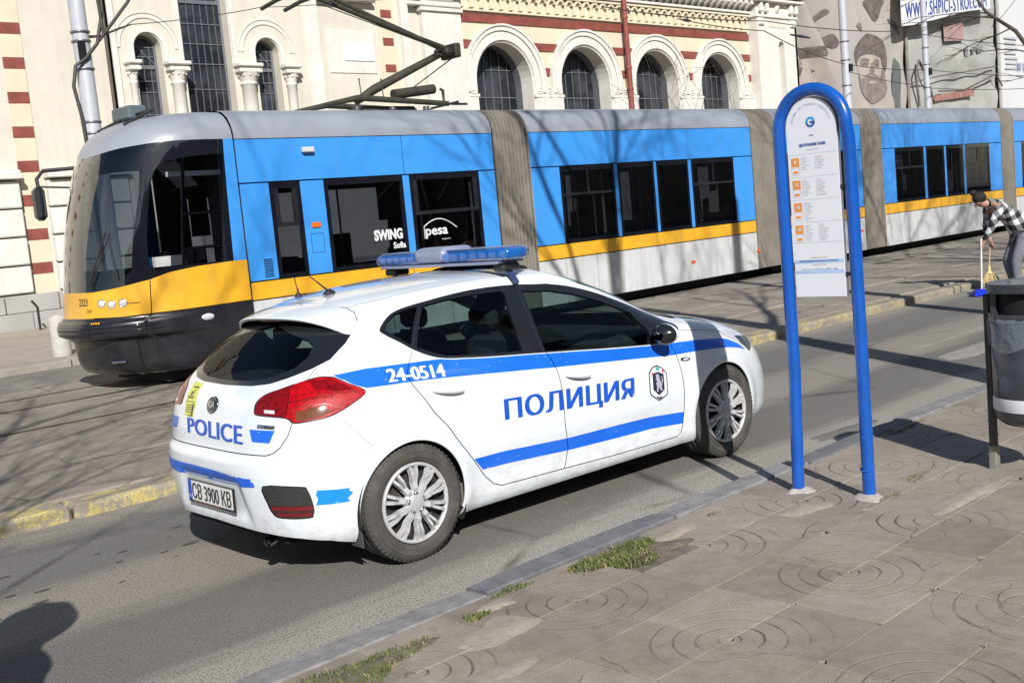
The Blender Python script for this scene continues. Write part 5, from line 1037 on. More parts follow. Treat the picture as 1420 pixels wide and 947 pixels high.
def wall(outer, holes, y0, y1):
    mb = MB(); loops = [outer]+holes; tri = geometry.tessellate_polygon([[Vector((a, b, 0)) for a, b in L] for L in loops]); pts = [p_ for L in loops for p_ in L]; n = len(pts)
    V = [(a, y0, b) for a, b in pts]+[(a, y1, b) for a, b in pts]; F = [tuple(t) for t in tri]+[tuple(i+n for i in t[::-1]) for t in tri]; o = 0
    for L in loops:
        m = len(L); F += [(o+i, o+(i+1) % m, o+(i+1) % m+n, o+i+n) for i in range(m)]; o += m
    mb.add(V, F); return mb
def arch_ring(xc, zs, r0, r1, z0, y0, y1, n=20, name='arch_ring', mat=None, legs=True):
    L = []; o_ = [(xc+r1, z0)] if legs else []; i_ = [(xc-r0, z0)] if legs else []
    outer = o_+[(xc+r1*math.cos(PI*i/n), zs+r1*math.sin(PI*i/n)) for i in range(n+1)]+([(xc-r1, z0)] if legs else [])
    inner = i_+[(xc+r0*math.cos(PI-PI*i/n), zs+r0*math.sin(PI-PI*i/n)) for i in range(n+1)]+([(xc+r0, z0)] if legs else [])
    m = len(outer); V = [(x, y0, z) for x, z in outer]+[(x, y0, z) for x, z in inner[::-1]]+[(x, y1, z) for x, z in outer]+[(x, y1, z) for x, z in inner[::-1]]; F = []
    for i in range(m-1): F += [(i, i+1, m+i+1, m+i), (2*m+i, 3*m+i, 3*m+i+1, 2*m+i+1), (i, 2*m+i, 2*m+i+1, i+1), (m+i, m+i+1, 3*m+i+1, 3*m+i)]
    mb = MB(); mb.add(V, F); return hb(mb, name, mat or m_stone)
ZTOP = 13.0
# left wall, bay wall, wing wall
hb(wall([(-14, .1), (9.97, .1), (9.97, ZTOP), (-14, ZTOP)], [], YB+.10, YB+.6), 'wall', m_cream)
holes = [arch2(11.0, .39, 4.2, 7.12), arch2(12.78, .74, 4.2, 8.95), arch2(14.69, .39, 4.2, 7.12)]
hb(wall([(9.97, .1), (16.1, .1), (16.1, ZTOP), (9.97, ZTOP)], holes, YB-.02, YB+.45), 'wall', m_cream)
hb(wall([(16.1, .1), (22.28, .1), (22.28, ZTOP), (16.1, ZTOP)], [], YB+.08, YB+.5), 'wall', m_cream)
AX = [24.20, 28.42, 32.68, 36.95]; ZS = 6.42
hb(wall([(22.28, .1), (39.3, .1), (39.3, ZTOP), (22.28, ZTOP)], [arch2(x, 1.36, 2.2, ZS) for x in AX], YB, YB+.95), 'wall', m_yellow)
# striped column on the left, and courses beside it
mb = MB(); mb.box(-.24, .24, 0, .16, -.14, .14); r0 = hb(MB().box(7.18, 7.72, YB+.06, YB+.16, 0, .27), 'red_stone', m_redst)
zc = 1.56
def bl(x0, x1, z0, z1, mat, name='stone_block', y=YB+.07, d=.08, bev=.0): mb = MB(); mb.box(x0+.003, x1-.003, y, y+d, z0+.003, z1-.003, bev); return hb(mb, name, mat)
bpy.data.objects.remove(r0)
z = 1.02; i = 0
while z < ZTOP-1:
    zr = 3.13+.845*i-.845*3
    i += 1
    if zr > ZTOP-1: break
    sx = -.06 if zr < 4 else 0
    bl(7.20+.0, 7.72, zr, zr+.28, m_redst, 'red_stone'); bl(7.20, 7.72, zr+.28, zr+.845, m_yellow, 'cream_stone'); z = zr
    for x0 in (3.4, 0.2, -3.2): 
        if i % 1 == 0: bl(x0, x0+.52, zr, zr+.28, m_redst, 'red_stone'); bl(x0, x0+.52, zr+.28, zr+.845, m_yellow, 'cream_stone')
for j in range(4):
    za = .98+j*.70
    for (xa, xb) in ((3.95, 5.55), (5.58, 7.12), (.75, 2.2), (2.25, 3.35), (7.80, 8.9), (8.93, 9.95)):
        jj = (.35 if j % 2 else 0) if xb-xa > 1.3 else 0; mb = MB(); mb.box(xa+.01, xb-.01, YB-.12-.015*(j % 2), YB+.2, za+.02, za+.68, .03); hb(mb, 'stone_block', m_stone)
for xa, xb in ((3.95, 7.16), (7.78, 9.97), (.75, 3.35)):
    mb = MB(); mb.box(xa, xb, YB-.30, YB+.2, 3.80, 3.92, .02); mb.box(xa, xb, YB-.20, YB+.2, 3.92, 4.02, .02); hb(mb, 'ledge', m_stone)
x = -13.0; n_ = 0
while x < 22:
    mb = MB(); mb.box(x+.008, x+1.32, YB-.26, YB+.1, .1, .52, .012); hb(mb, 'plinth_block', m_plinth); mb = MB(); mb.box(x-.6, x+.70, YB-.22, YB+.1, .53, .96, .012); hb(mb, 'plinth_block', m_plinth); x += 1.33
# pilasters / vertical steps
for xa, xb, y in ((-.2, .1, .12), (16.1, 16.55, .10), (19.75, 20.05, .12), (20.6, 22.28, .16), (9.97, 10.12, .10)):
    mb = MB(); mb.box(xa, xb, YB-y, YB+.2, .96, ZTOP, .01); hb(mb, 'pilaster', m_stone)
mb = MB(); mb.tube([(9.86, YB-.02, 1), (9.86, YB-.02, ZTOP)], .045, 8); hb(mb, 'downpipe', M('brown_pipe', (.09, .07, .055), .5))
for zr in (6.66, 7.49, 8.36, 9.2): bl(19.03, 19.45, zr, zr+.24, m_redst, 'red_stone', y=YB+.02)
mb = MB(); mb.box(18.90, 19.58, YB+.04, YB+.09, .96, ZTOP); hb(mb, 'yellow_strip', m_yellow)
mb = MB(); mb.box(16.9, 18.7, YB+.05, YB+.09, 6.6, 7.9, .01); hb(mb, 'recessed_panel', m_stone)
mb = MB(); mb.box(17.5, 18.62, YB+.02, YB+.06, 6.98, 7.52); hb(mb, 'plaque', M('pale_plaque', (.74, .74, .76), .6))
# windows of the bay
def leaded(xc, r, z0, zs, y, nx, rows, name='window'):
    mb = MB(); P_ = arch2(xc, r, z0, zs); mb.prism(P_, y, y+.02); w_ = hb(mb, name, m_wdark)
    mb = MB(); t_ = .012
    for i in range(1, nx):
        x = xc-r+2*r*i/nx; zt = zs+math.sqrt(max(0, r*r-(x-xc)**2)); mb.box(x-t_*.6, x+t_*.6, y-.03, y, z0, zt-.01)
    for z in rows:
        hw = r if z < zs else math.sqrt(max(0, r*r-(z-zs)**2)); mb.box(xc-hw, xc+hw, y-.032, y-.001, z-t_, z+t_)
    b_ = hb(mb, 'glazing_bars', m_mull, w_); b_['kind'] = 'stuff'
    mb = MB(); zt = zs-.45; mb.box(xc-r, xc+r, y-.05, y, zt-.05, zt+.05); n = 18; V = []; 
    mb.tube([(xc+(r-.03)*math.cos(PI*i/n), y-.02, zs+(r-.03)*math.sin(PI*i/n)) for i in range(n+1)], .04, 6); mb.tube([(xc+r-.03, y-.02, z0), (xc+r-.03, y-.02, zs)], .04, 6); mb.tube([(xc-r+.03, y-.02, z0), (xc-r+.03, y-.02, zs)], .04, 6); mb.tube([(xc-r*.9, y-.03, zs-.02+.3), (xc+r*.9, y-.03, zs-.4)], .018, 6); hb(mb, 'window_frame', m_mull, w_)
leaded(11.0, .39, 4.2, 7.12, YB+.36, 4, [4.8, 5.4, 6.0, 6.3, 6.95, 7.2]); leaded(14.69, .39, 4.2, 7.12, YB+.36, 4, [4.8, 5.4, 6.0, 6.3, 6.95, 7.2]); leaded(12.78, .74, 4.2, 8.95, YB+.36, 7, [4.7, 5.4, 6.1, 6.8, 7.35, 7.9, 8.5, 9.2])
for xc, r, zs in ((11.0, .39, 7.12), (14.69, .39, 7.12), (12.78, .74, 8.95)):
    arch_ring(xc, zs, r+.03, r+.16, 6.78, YB-.07, YB-.01); arch_ring(xc, zs, r+.40, r+.47, 6.78, YB-.05, YB-.01, legs=False, name='arch_moulding'); arch_ring(xc, zs, r+.53, r+.57, 6.78, YB-.045, YB-.01, legs=False, name='arch_moulding')
for xa, xb in ((10.28, 10.60), (11.42, 12.02), (13.54, 14.28), (15.10, 15.60)):
    xm = (xa+xb)/2; rr_ = (xb-xa)/2*.62
    c_ = hb(MB().lathe([(rr_, .95), (rr_*.96, 5.0), (rr_*.92, 6.16), (rr_*1.08, 6.18), (rr_*1.08, 6.23), (rr_*.95, 6.24)], (xm, YB-.10, 0), 'z', 18), 'column', m_stone)
    mb = MB(); mb.lathe([(rr_*.95, 6.24), (rr_*1.15, 6.36), (rr_*1.45, 6.50)], (xm, YB-.10, 0), 'z', 18); mb.box(xa, xb, YB-.34, YB, 6.50, 6.60, .015); mb.box(xa+.03, xb-.03, YB-.30, YB, 6.60, 6.66); mb.box(xa-.03, xb+.03, YB-.38, YB, 6.66, 6.76, .02); hb(mb, 'capital', m_stone, c_)
    for a in range(10): t = 2*PI*a/10; mb = MB(); mb.lathe([(.001, .03), (.03, .015), (.035, 0), (.02, -.02), (.001, -.03)], (xm+rr_*1.28*math.cos(t), YB-.10+rr_*1.28*math.sin(t), 6.42), 'z', 8); hb(mb, 'capital_leaf', m_stone, c_)
# wing: big arched windows
for x in AX:
    mb = MB(); P_ = arch2(x, 1.36, 2.2, ZS); mb.prism(P_, YB+.88, YB+.90); w_ = hb(mb, 'window', m_wdark)
    mb = MB(); t_ = .012; y = YB+.84
    for i in range(1, 7):
        xx = x-1.36+2.72*i/7; zt = ZS+math.sqrt(max(0, 1.36**2-(xx-x)**2)); mb.box(xx-t_, xx+t_, y, y+.03, 2.2, zt)
    for z in (5.0, 5.55, 6.0, 6.95): hw = 1.36 if z < ZS else math.sqrt(1.36**2-(z-ZS)**2); mb.box(x-hw, x+hw, y-.002, y+.028, z-t_*(2 if z == 6.0 else 1), z+t_)
    b_ = hb(mb, 'glazing_bars', m_mull, w_); b_['kind'] = 'stuff'
    arch_ring(x, ZS, 1.35, 1.42, 2.2, YB-.03, YB+.80, name='arch_reveal'); arch_ring(x, ZS, 1.40, 1.72, 5.0, YB-.07, YB+.02); arch_ring(x, ZS, 1.74, 1.90, 5.0, YB-.12, YB+.02, name='arch_moulding'); arch_ring(x, ZS, 1.90, 1.97, 5.0, YB-.17, YB+.02, name='arch_moulding'); arch_ring(x, ZS, 1.42, 1.47, 5.0, YB-.10, YB+.02, name='arch_moulding'); arch_ring(x, ZS, 1.34, 1.38, 2.2, YB+.55, YB+.87, name='window_frame', mat=m_mull)
prev = 22.28
for i, x in enumerate(AX+[41.3]):
    a, b = prev, (x-1.97 if i < 4 else 39.3)
    if i == 0: segs = [(22.3, AX[0]-1.45)]
    for zr, hgt, wd in ((7.53, .27, None), (6.66, .27, None)):
        ctr = (prev_x+x)/2 if i not in (0, 4) else None
        rad_out = 1.97; dz = zr+.13-ZS; hw = math.sqrt(max(0, rad_out**2-dz*dz)); lx = (AX[i-1]+hw) if i > 0 else 22.3; rx = (x-hw) if i < 4 else 39.28
        if rx-lx > .12: 
            top = math.sqrt(max(0, rad_out**2-(dz+.13)**2)); bot = math.sqrt(max(0, rad_out**2-(dz-.13)**2)); Lx = lambda h: (AX[i-1]+h) if i > 0 else 22.3; Rx = lambda h: (x-h) if i < 4 else 39.28
            mb = MB(); mb.prism([(Lx(bot)+.01, zr), (Rx(bot)-.01, zr), (Rx(top)-.01, zr+.27), (Lx(top)+.01, zr+.27)], YB-.05, YB+.02); hb(mb, 'red_stone', m_redst)
    prev = x+1.97; prev_x = x
mb = MB(); mb.box(22.3, 39.28, YB-.05, YB+.02, 8.40, 8.68); hb(mb, 'red_band', m_redst)
for i in range(5):                              # pier blocks between the arches
    xa = (22.3, AX[0]+1.5, AX[1]+1.5, AX[2]+1.5, AX[3]+1.5)[i]; xb = (AX[0]-1.5, AX[1]-1.5, AX[2]-1.5, AX[3]-1.5, 39.3)[i]
    for q_, (z0, z1, e) in enumerate(((5.3, 5.86, .12), (5.88, 5.98, .24), (6.0, 6.06, .10), (6.08, 6.16, -.05), (6.18, 6.24, -.18))):
        if xb-xa+2*e > .1: mb = MB(); mb.box(xa-e*.6 if q_ else xa-.05, xb+e*.6 if q_ else xb+.05, YB-.10-.02*(3-q_ if q_ < 3 else 0), YB+.02, z0, z1, .01); hb(mb, 'pier_moulding', m_stone)
    mb = MB(); mb.box(xa-.1, xb+.1, YB-.09, YB+.02, .96, 5.3); hb(mb, 'pier', m_stone)
# frieze of little arches, cornice with brackets
def frieze(x0, x1, y, z):
    n = int((x1-x0)/.46); st_ = (x1-x0)/n
    p0 = None
    for i in range(n):
        xc = x0+st_*(i+.5)
        if p0 is None:
            V0 = MB(); o_ = []; m = 8; r0_, r1_ = .13, .20
            outer = [(r1_*math.cos(PI*q_/m), r1_*math.sin(PI*q_/m)) for q_ in range(m+1)]; inner = [(r0_*math.cos(PI*q_/m), r0_*math.sin(PI*q_/m)) for q_ in range(m+1)]
            V = [(a, -.14, b) for a, b in outer+inner]+[(a, 0, b) for a, b in outer+inner]; k_ = m+1; F = []
            for q_ in range(m): F += [(q_, q_+1, k_+q_+1, k_+q_), (q_, 2*k_+q_, 2*k_+q_+1, q_+1), (k_+q_, k_+q_+1, 3*k_+q_+1, 3*k_+q_)]
            V0.add(V, F); V0.box(-st_/2, -.14, -.12, 0, -.26, .05, .01); V0.box(-st_/2-.02, -.10, -.15, 0, -.34, -.26, .01); p0 = V0.build('frieze_arch', m_yellow, hall); p0.location = (xc-HO.x, y-HO.y, z-HO.z)
        else: inst(p0, 'frieze_arch', (xc-HO.x, y-HO.y, z-HO.z), hall)
    mb = MB(); mb.box(x0, x1, y-.17, y, z+.20, z+.27); mb.box(x0, x1, y-.10, y, z-.44, z-.38); hb(mb, 'frieze_moulding', m_yellow)
frieze(22.35, 39.2, YB+.0, 9.20)
mb = MB(); mb.box(22.3, 39.3, YB-.22, YB, 9.52, 9.62, .01); mb.box(22.3, 39.3, YB-.62, YB, 10.05, 10.30, .03); mb.box(22.3, 39.3, YB-.75, YB, 10.30, 10.42, .02); hb(mb, 'cornice', m_stone)
p0 = None
for i in range(40):
    xc = 22.5+i*.423
    if p0 is None:
        mb = MB(); mb.prism([(-.55, .40), (0, .40), (0, 0), (-.12, .0), (-.30, .12), (-.55, .22)], -.11, .11, 'yz'); p0 = mb.build('cornice_bracket', m_stone, hall); p0.location = (xc-HO.x, YB-HO.y, 9.65-HO.z)
    else: inst(p0, 'cornice_bracket', (xc-HO.x, YB-HO.y, 9.65-HO.z), hall)
# bay frieze and capitals high up
for xa, xb in ((16.1, 18.7), (20.0, 22.28)):
    mb = MB(); mb.box(xa, xb, YB-.22, YB+.1, 8.78, 8.90, .02); mb.box(xa, xb, YB-.28, YB+.1, 9.05, 9.2, .02); hb(mb, 'moulding', m_stone)
mb = MB(); mb.lathe([(.001, -.1), (.20, -.06), (.25, 0)], (21.4, YB-.16, 9.35), 'y', 18); hb(mb, 'rosette', m_stone)
mb = MB(); mb.box(20.5, 22.32, YB-.24, YB+.1, 8.62, 8.74, .01); mb.box(20.8, 22.0, YB-.2, YB, 8.95, 9.5, .04); hb(mb, 'pilaster_capital', m_stone)
for x in (14.0, 15.3, 16.0, 17.0, 18.2): bl(x, x+.5, 9.0, 9.35, m_stone, 'relief_block', y=YB-.06)
# red downpipe
mb = MB(); mb.tube([(30.66, YB-.28, 5.0), (30.66, YB-.28, 12.5)], .10, 12); d_ = hb(mb, 'downpipe', m_redst)
for z in (6.2, 7.0, 8.9): mb = MB(); mb.lathe([(.115, -.05), (.125, 0), (.115, .05)], (30.66, YB-.28, z), 'z', 12); hb(mb, 'pipe_collar', m_redst, d_)
# corner tower
mb = wall([(39.3, .1), (42.45, .1), (42.45, ZTOP), (39.3, ZTOP)], [arch2(41.15, .22, 4.5, 8.15)], YB-.5, YB+.3); hb(mb, 'corner_tower', m_stone)
mb = MB(); mb.box(40.8, 41.5, YB-.2, YB-.15, 4.3, 8.6); mb.box(42.3, 42.45, YB-.5, YB+6, .1, ZTOP); hb(mb, 'niche_back', m_cream)
for z, e in ((9.35, .08), (10.0, .30), (10.2, .42), (8.2, .0)): 
    if e: mb = MB(); mb.box(39.3-e, 42.45+e, YB-.5-e, YB+.3, z, z+.12, .02); hb(mb, 'tower_moulding', m_stone)
for x in (39.5, 39.95, 41.9, 42.3): mb = MB(); mb.box(x-.10, x+.10, YB-.72, YB-.4, 9.55, 9.95, .05); hb(mb, 'tower_bracket', m_stone)
for x in (39.6, 42.15): mb = MB(); mb.box(x-.22, x+.22, YB-.60, YB-.4, 9.0, 9.32, .05); hb(mb, 'capital', m_stone)
mb = MB(); mb.box(40.2, 41.6, YB-.52, YB-.49, 8.95, 9.3); hb(mb, 'inscription_panel', m_cream)
mb = MB(); mb.lathe([(.001, -.14), (.16, -.1), (.2, 0)], (40.9, YB-.5, 9.9), 'y', 14); mb.v = [(x, y, 9.9+(z-9.9)*1.7) for x, y, z in mb.v]; hb(mb, 'cartouche', m_stone)
# ============================================================ SHROUDED BUILDING AT THE RIGHT
YS = 34.0
shb = thing('shrouded_building', (75, YS+1, .11), 'building under renovation hung with brown printed cloth of bearded heads and grey netting', 'building')
SO = Vector((75, YS+1, .11))
def sb(mb, name, mat, parent=shb, **k_): mb.v = [(x-SO.x, y-SO.y, z-SO.z) for x, y, z in mb.v]; return mb.build(name, mat, parent, **k_)
m_cloth = M('brownish_printed_cloth', (.36, .33, .31), .9, var=.12, vs=.25, dirt=.25, dirtcol=(.24, .20, .18)); m_net = M('grey_dust_netting', (.33, .33, .31), .9, var=.16, vs=.5, dirt=.35, dirtcol=(.26, .24, .2)); m_pale = M('pale_grey_wall', (.50, .49, .47), .9, var=.06, vs=.3)
mb = MB(); mb.box(50, 130, YS+.9, YS+14, .1, 22); sb(mb, 'wall', m_pale)
def cloth(x0, x1, z0, z1, fn, mat, name, nx=70, nz=40):
    V = []; F = []
    for j in range(nz+1):
        for i in range(nx+1):
            x = x0+(x1-x0)*i/nx; z = z0+(z1-z0)*j/nz; V.append((x, YS+fn(x, z), z))
    for j in range(nz):
        for i in range(nx): a = j*(nx+1)+i; F.append((a, a+1, a+nx+2, a+nx+1))
    mb = MB(); mb.add(V, F, True); return sb(mb, name, mat, recalc=False)
def fold(x, z): u = x+z*.75; return .10*math.sin(u*1.9)+(.55*math.exp(-((u-73.0)/.8)**2)-.7*math.exp(-((u-71.4)/.9)**2)+.55*math.exp(-((u-69.6)/.7)**2)-.5*math.exp(-((u-68.0)/.6)**2))*(1 if x < 70 else .2)+.08*noise.noise(Vector((x*.5, z*.5, 1)))
c1 = cloth(50, 75.7, .5, 20, fold, m_cloth, 'printed_cloth', 110, 80)
c2 = cloth(75.9, 91.6, .5, 20, lambda x, z: .25*noise.noise(Vector((x*.35, z*.8, 4)))+.12*math.sin(z*1.6+.3*math.sin(x)), m_net, 'netting')
c3 = cloth(92.2, 120, .5, 20, lambda x, z: .05*noise.noise(Vector((x*.3, z*.3, 9))), M('white_sheeting', (.56, .56, .56), .8, var=.05, vs=.4), 'sheeting')
m_pr1 = M('dark_brown_cloth_print', (.135, .11, .103), .9, var=.45, vs=1.9); m_pr2 = M('mid_brown_cloth_print', (.215, .182, .168), .9, var=.35, vs=1.9); m_pr3 = M('pale_cloth_print', (.375, .325, .292), .9, var=.1, vs=1)
def pr(poly, mat, off, name='printed_shape', parent=c1, h=.5):
    V, F = fill2d(smooth(poly, 3), h); mb = MB(); mb.add([(x, YS+fold(x, z)-off, z) for x, z in V], F, True); return sb(mb, name, mat, parent, recalc=False)
hx, hz = 70.9, 9.9
pr([(hx-2.1, hz-.1), (hx-2.2, hz+.9), (hx-1.2, hz+1.9), (hx+.3, hz+2.15), (hx+1.7, hz+1.6), (hx+2.3, hz+.3), (hx+2.1, hz-.4), (hx+1.6, hz+.2), (hx+1.3, hz+.55), (hx-.6, hz+.7), (hx-1.5, hz+.5)], m_pr1, .05, 'printed_hair')
pr([(hx-1.9, hz+.5), (hx-.6, hz+.75), (hx+1.3, hz+.6), (hx+1.6, hz-.2), (hx+1.5, hz-1.4), (hx+.2, hz-2.2), (hx-1.2, hz-1.6), (hx-1.85, hz-.6)], m_pr3, .03, 'printed_face')
pr([(hx-1.95, hz-.7), (hx-1.5, hz-1.0), (hx-.9, hz-.75), (hx-.1, hz-.55), (hx+.8, hz-.8), (hx+1.4, hz-.3), (hx+1.9, hz-.4), (hx+1.7, hz-1.9), (hx+.6, hz-2.6), (hx-.9, hz-2.6), (hx-1.9, hz-1.8)], m_pr2, .05, 'printed_beard')
for ex in (-1.0, .55): pr([(hx+ex-.5, hz+.22), (hx+ex, hz+.30), (hx+ex+.5, hz+.2), (hx+ex+.35, hz-.12), (hx+ex-.35, hz-.12)], m_pr2, .055, 'printed_socket', h=.3); pr([(hx+ex-.3, hz+.02), (hx+ex, hz+.10), (hx+ex+.3, hz+.03), (hx+ex, hz-.05)], m_pr1, .075, 'printed_eye', h=.3); pr([(hx+ex-.55, hz+.28), (hx+ex, hz+.45), (hx+ex+.6, hz+.28), (hx+ex, hz+.32)], m_pr2, .06, 'printed_brow', h=.3)
pr([(hx-.25, hz+.1), (hx-.05, hz+.1), (hx+.15, hz-.5), (hx-.35, hz-.55)], m_pr2, .055, 'printed_nose', h=.3); pr([(hx-.5, hz-1.2), (hx-.1, hz-1.08), (hx+.4, hz-1.2), (hx-.1, hz-1.3)], m_pr3, .07, 'printed_mouth', h=.3)
pr([(hx-2.2, hz-2.3), (hx-1.0, hz-2.75), (hx+.8, hz-2.7), (hx+2.8, hz-2.2), (hx+3.0, hz-6), (hx-2.5, hz-6)], m_pr3, .04, 'printed_shoulders')
pr([(hx+2.9, hz+.1), (hx+3.5, hz+.3), (hx+3.9, hz-.4), (hx+3.9, hz-5), (hx+2.9, hz-5)], M('grey_green_cloth_print', (.11, .12, .115), .9, var=.2), .05)
h2x, h2z = 62.0, 9.5
pr([(h2x-1.6, h2z-.6), (h2x-1.6, h2z+.5), (h2x-.4, h2z+1.2), (h2x+1.6, h2z+1.25), (h2x+1.7, h2z+.7), (h2x+.2, h2z+.6), (h2x-.9, h2z+.1), (h2x-1.1, h2z-.8)], m_pr1, .05, 'printed_hair'); pr([(h2x-1.2, h2z+.1), (h2x+.2, h2z+.65), (h2x+1.6, h2z+.6), (h2x+1.9, h2z-.6), (h2x+.5, h2z-2.4), (h2x-1.0, h2z-2.0)], m_pr3, .03, 'printed_face'); pr([(h2x+.2, h2z-.2), (h2x+.9, h2z-.02), (h2x+1.4, h2z-.2), (h2x+.8, h2z-.35)], m_pr1, .05, 'printed_eye', h=.3)
pr([(70.2, 14.2), (71.8, 14.6), (73.2, 14.4), (72.4, 13.6), (71.6, 12.9), (70.8, 13.5)], m_pr1, .06); pr([(73.6, 13.2), (74.6, 13.0), (75.2, 12.1), (74.4, 12.6)], m_pr1, .06); pr([(63.0, 11.9), (64.6, 13.3), (65.4, 13.2), (64.4, 12.7), (63.4, 11.8)], m_pr1, .06); pr([(64.8, 11.4), (65.8, 11.8), (66.5, 11.2), (65.9, 10.9)], m_pr1, .06); pr([(68.8, 12.5), (69.4, 12.7), (69.5, 12.1)], m_pr2, .06)
mb = MB(); mb.add([(81.9, YS-.25, 11.9), (85.3, YS-.25, 12.1), (85.4, YS-.25, 13.6), (81.8, YS-.25, 13.2)], [(0, 1, 2, 3)]); sb(mb, 'red_print', M('faded_red_print_cloth', (.34, .22, .21), .9, var=.15, vs=.8), c2)
for poly in ([(85.3, 10.9), (85.9, 11.0), (85.9, 11.7), (85.3, 11.6)], [(86.6, 11.1), (87.1, 11.2), (87.1, 11.8), (86.6, 11.7)], [(87.6, 11.2), (88.6, 11.4), (88.6, 11.9), (87.6, 11.7)]): mb = MB(); mb.add([(x, YS-.30, z) for x, z in poly], [(0, 1, 2, 3)]); sb(mb, 'faded_print', M('faded_grey_print', (.22, .23, .24), .9, var=.3, vs=1), c2)
for i in range(18): mb = MB(); x = 79.6+i*.38; mb.box(x, x+.30, YS-.42, YS-.3, 7.35+.07*(x-79.6), 7.75+.10*(x-79.6)); sb(mb, 'parapet_brick', M('parapet_red_brick', (.33, .17, .14), .9, var=.3, vs=2) if i == 0 else bpy.data.materials['parapet_red_brick'])
mb = MB(); mb.tube([(77.2, YS-.3, 7), (76.6, YS-.4, 9.4), (77.2, YS-.4, 10.3), (78.2, YS-.4, 9.4), (79.2, YS-.4, 7.6)], .10, 6); mb.tube([(76.2, YS-.3, 8.7), (80.0, YS-.5, 9.2), (84.5, YS-.4, 9.6), (90.5, YS-.5, 10.2)], .05, 5); mb.tube([(80.0, YS-.5, 8.1), (84.5, YS-.4, 8.2), (90.5, YS-.5, 9.6), (91.6, YS-.5, 8.6)], .07, 5); q = sb(mb, 'torn_cloth_edge', m_pr1); q['kind'] = 'stuff'
mb = MB(); mb.tube([(91.9, YS-.2, .1), (91.9, YS-.2, 20)], .16, 8); sb(mb, 'scaffold_pole', m_net); mb = MB(); mb.tube([(75.8, YS-.2, .1), (75.8, YS-.2, 20)], .12, 8); sb(mb, 'scaffold_pole', m_pr2)
m_btxt = M('blue_banner_lettering', (.05, .085, .30), .6)
V, F = fit_text('W W W', 95.6, 9.9, 99.4, 10.7, .0); mb = MB(); mb.add([(x, YS-.12, z) for x, z in V], F); sb(mb, 'lettering', m_btxt, c3, recalc=False)
for i in range(7): mb = MB(); z = 12.6-i*.42; mb.box(93.4+.1*(i % 3), 96.0-.3*(i % 2), YS-.12, YS-.11, z, z+.16); sb(mb, 'faded_print_line', M('faint_grey_print', (.40, .40, .42), .9) if i == 0 else bpy.data.materials['faint_grey_print'], c3)
# banner
ban = thing('banner', (81, YS-1.2, 13.5), 'white banner with blue web address hung on the shrouded building', 'banner')
def bn(mb, name, mat, parent, **k_): mb.v = [(x-81, y-(YS-1.2), z-13.5) for x, y, z in mb.v]; return mb.build(name, mat, parent, **k_)
yb = YS-1.2; P_ = [(73.3, 12.45), (76.2, 12.75), (79.5, 13.35), (84, 14.1), (88.3, 14.55), (88.1, 17.2), (73.3, 16.9)]
mb = MB(); mb.prism(P_, yb, yb+.04); bs = bn(mb, 'banner_sheet', M('white_banner_cloth', (.62, .63, .66), .8, var=.05), ban)
V, F = fit_text('WWW.SHPICI-STROI.COM', 0, 0, 1, 1, .0, spacing=1.15); V, F, O = thick(V, F, .0015)
mb = MB(); mb.add([(73.9+x*13.6, yb-.03-o*10, 13.02+x*1.62+z*1.02) for (x, z), o in zip(V, O)], F); bn(mb, 'lettering', m_btxt, bs, recalc=False)
V, F = fit_text('0877 331 115', 0, 0, 1, 1, .0); V, F, O = thick(V, F, .006)
mb = MB(); mb.add([(74.9+x*11.4, yb-.03-o*10, 14.62+x*1.25+z*1.2) for (x, z), o in zip(V, O)], F); bn(mb, 'lettering', m_btxt, bs, recalc=False)
# ============================================================ STREET FURNITURE
m_sblue = M('glossy_blue_paint', (.004, .082, .40), .26, var=.12, vs=9, coat=.5, dirt=.14, dirtcol=(.05, .10, .25), bump=.12, bs=25)
sign = thing('tram_stop_sign', (1.63, -2.34, .12), 'blue tubular arch stop sign holding a white timetable panel of the Central Market stop', 'sign')
SG = Vector((1.63, -2.34, .12))
def gb_(mb, name, mat, parent=sign, **k_): mb.v = [(x-SG.x, y-SG.y, z-SG.z) for x, y, z in mb.v]; return mb.build(name, mat, parent, **k_)
yl, yr = -2.152, -2.545; R_ = (yl-yr)/2; ym = (yl+yr)/2; zt = 2.075; xs_ = 1.645; n = 24
pts = [(xs_-.02, yl+.012, .13)]+[(xs_, yl, z) for z in (.8, 1.5, 2.0)]+[(xs_, ym+R_*math.cos(PI*i/n), zt+R_*math.sin(PI*i/n)) for i in range(n+1)]+[(xs_+.02, yr, z) for z in (2.0, 1.5, .8)]+[(xs_+.03, yr+.008, .13)]
mb = MB(); mb.tube(pts, .0335, 20); gb_(mb, 'tube_frame', m_sblue)
for y in (yl, yr): 
    mb = MB(); mb.lathe([(.0345, 0), (.036, .006), (.0345, .012)], (xs_+(.02 if y == yr else -.01), y+.01, .27), 'z', 18); gb_(mb, 'tube_ring', m_sblue)
    mb = MB(); rg = random.Random(int(abs(y)*100)); P0 = [(.075*(1+.22*math.sin(3*t+y*9)+.1*math.sin(5*t)), t) for t in np.linspace(0, 2*PI, 19)[:-1]]; V = [(0, 0, .03)]+[(r*.6*math.cos(t), r*.6*math.sin(t), .026) for r, t in P0]+[(r*math.cos(t), r*math.sin(t), .002) for r, t in P0]; m = 18
    mb.add([(xs_+(.02 if y == yr else -.01)+x, y+.005+q_, .118+z) for x, q_, z in V], [(0, 1+i, 1+(i+1) % m) for i in range(m)]+[(1+i, 1+m+i, 1+m+(i+1) % m, 1+(i+1) % m) for i in range(m)], True); gb_(mb, 'concrete_footing', M('pale_pinkish_concrete', (.42, .37, .34), .95, var=.2, vs=30, bump=.8, bs=120))
m_panel = M('white_sign_panel', (.70, .715, .76), .35, var=.02, vs=3)
xp = xs_-.006; W2 = .146; zb_ = 1.195
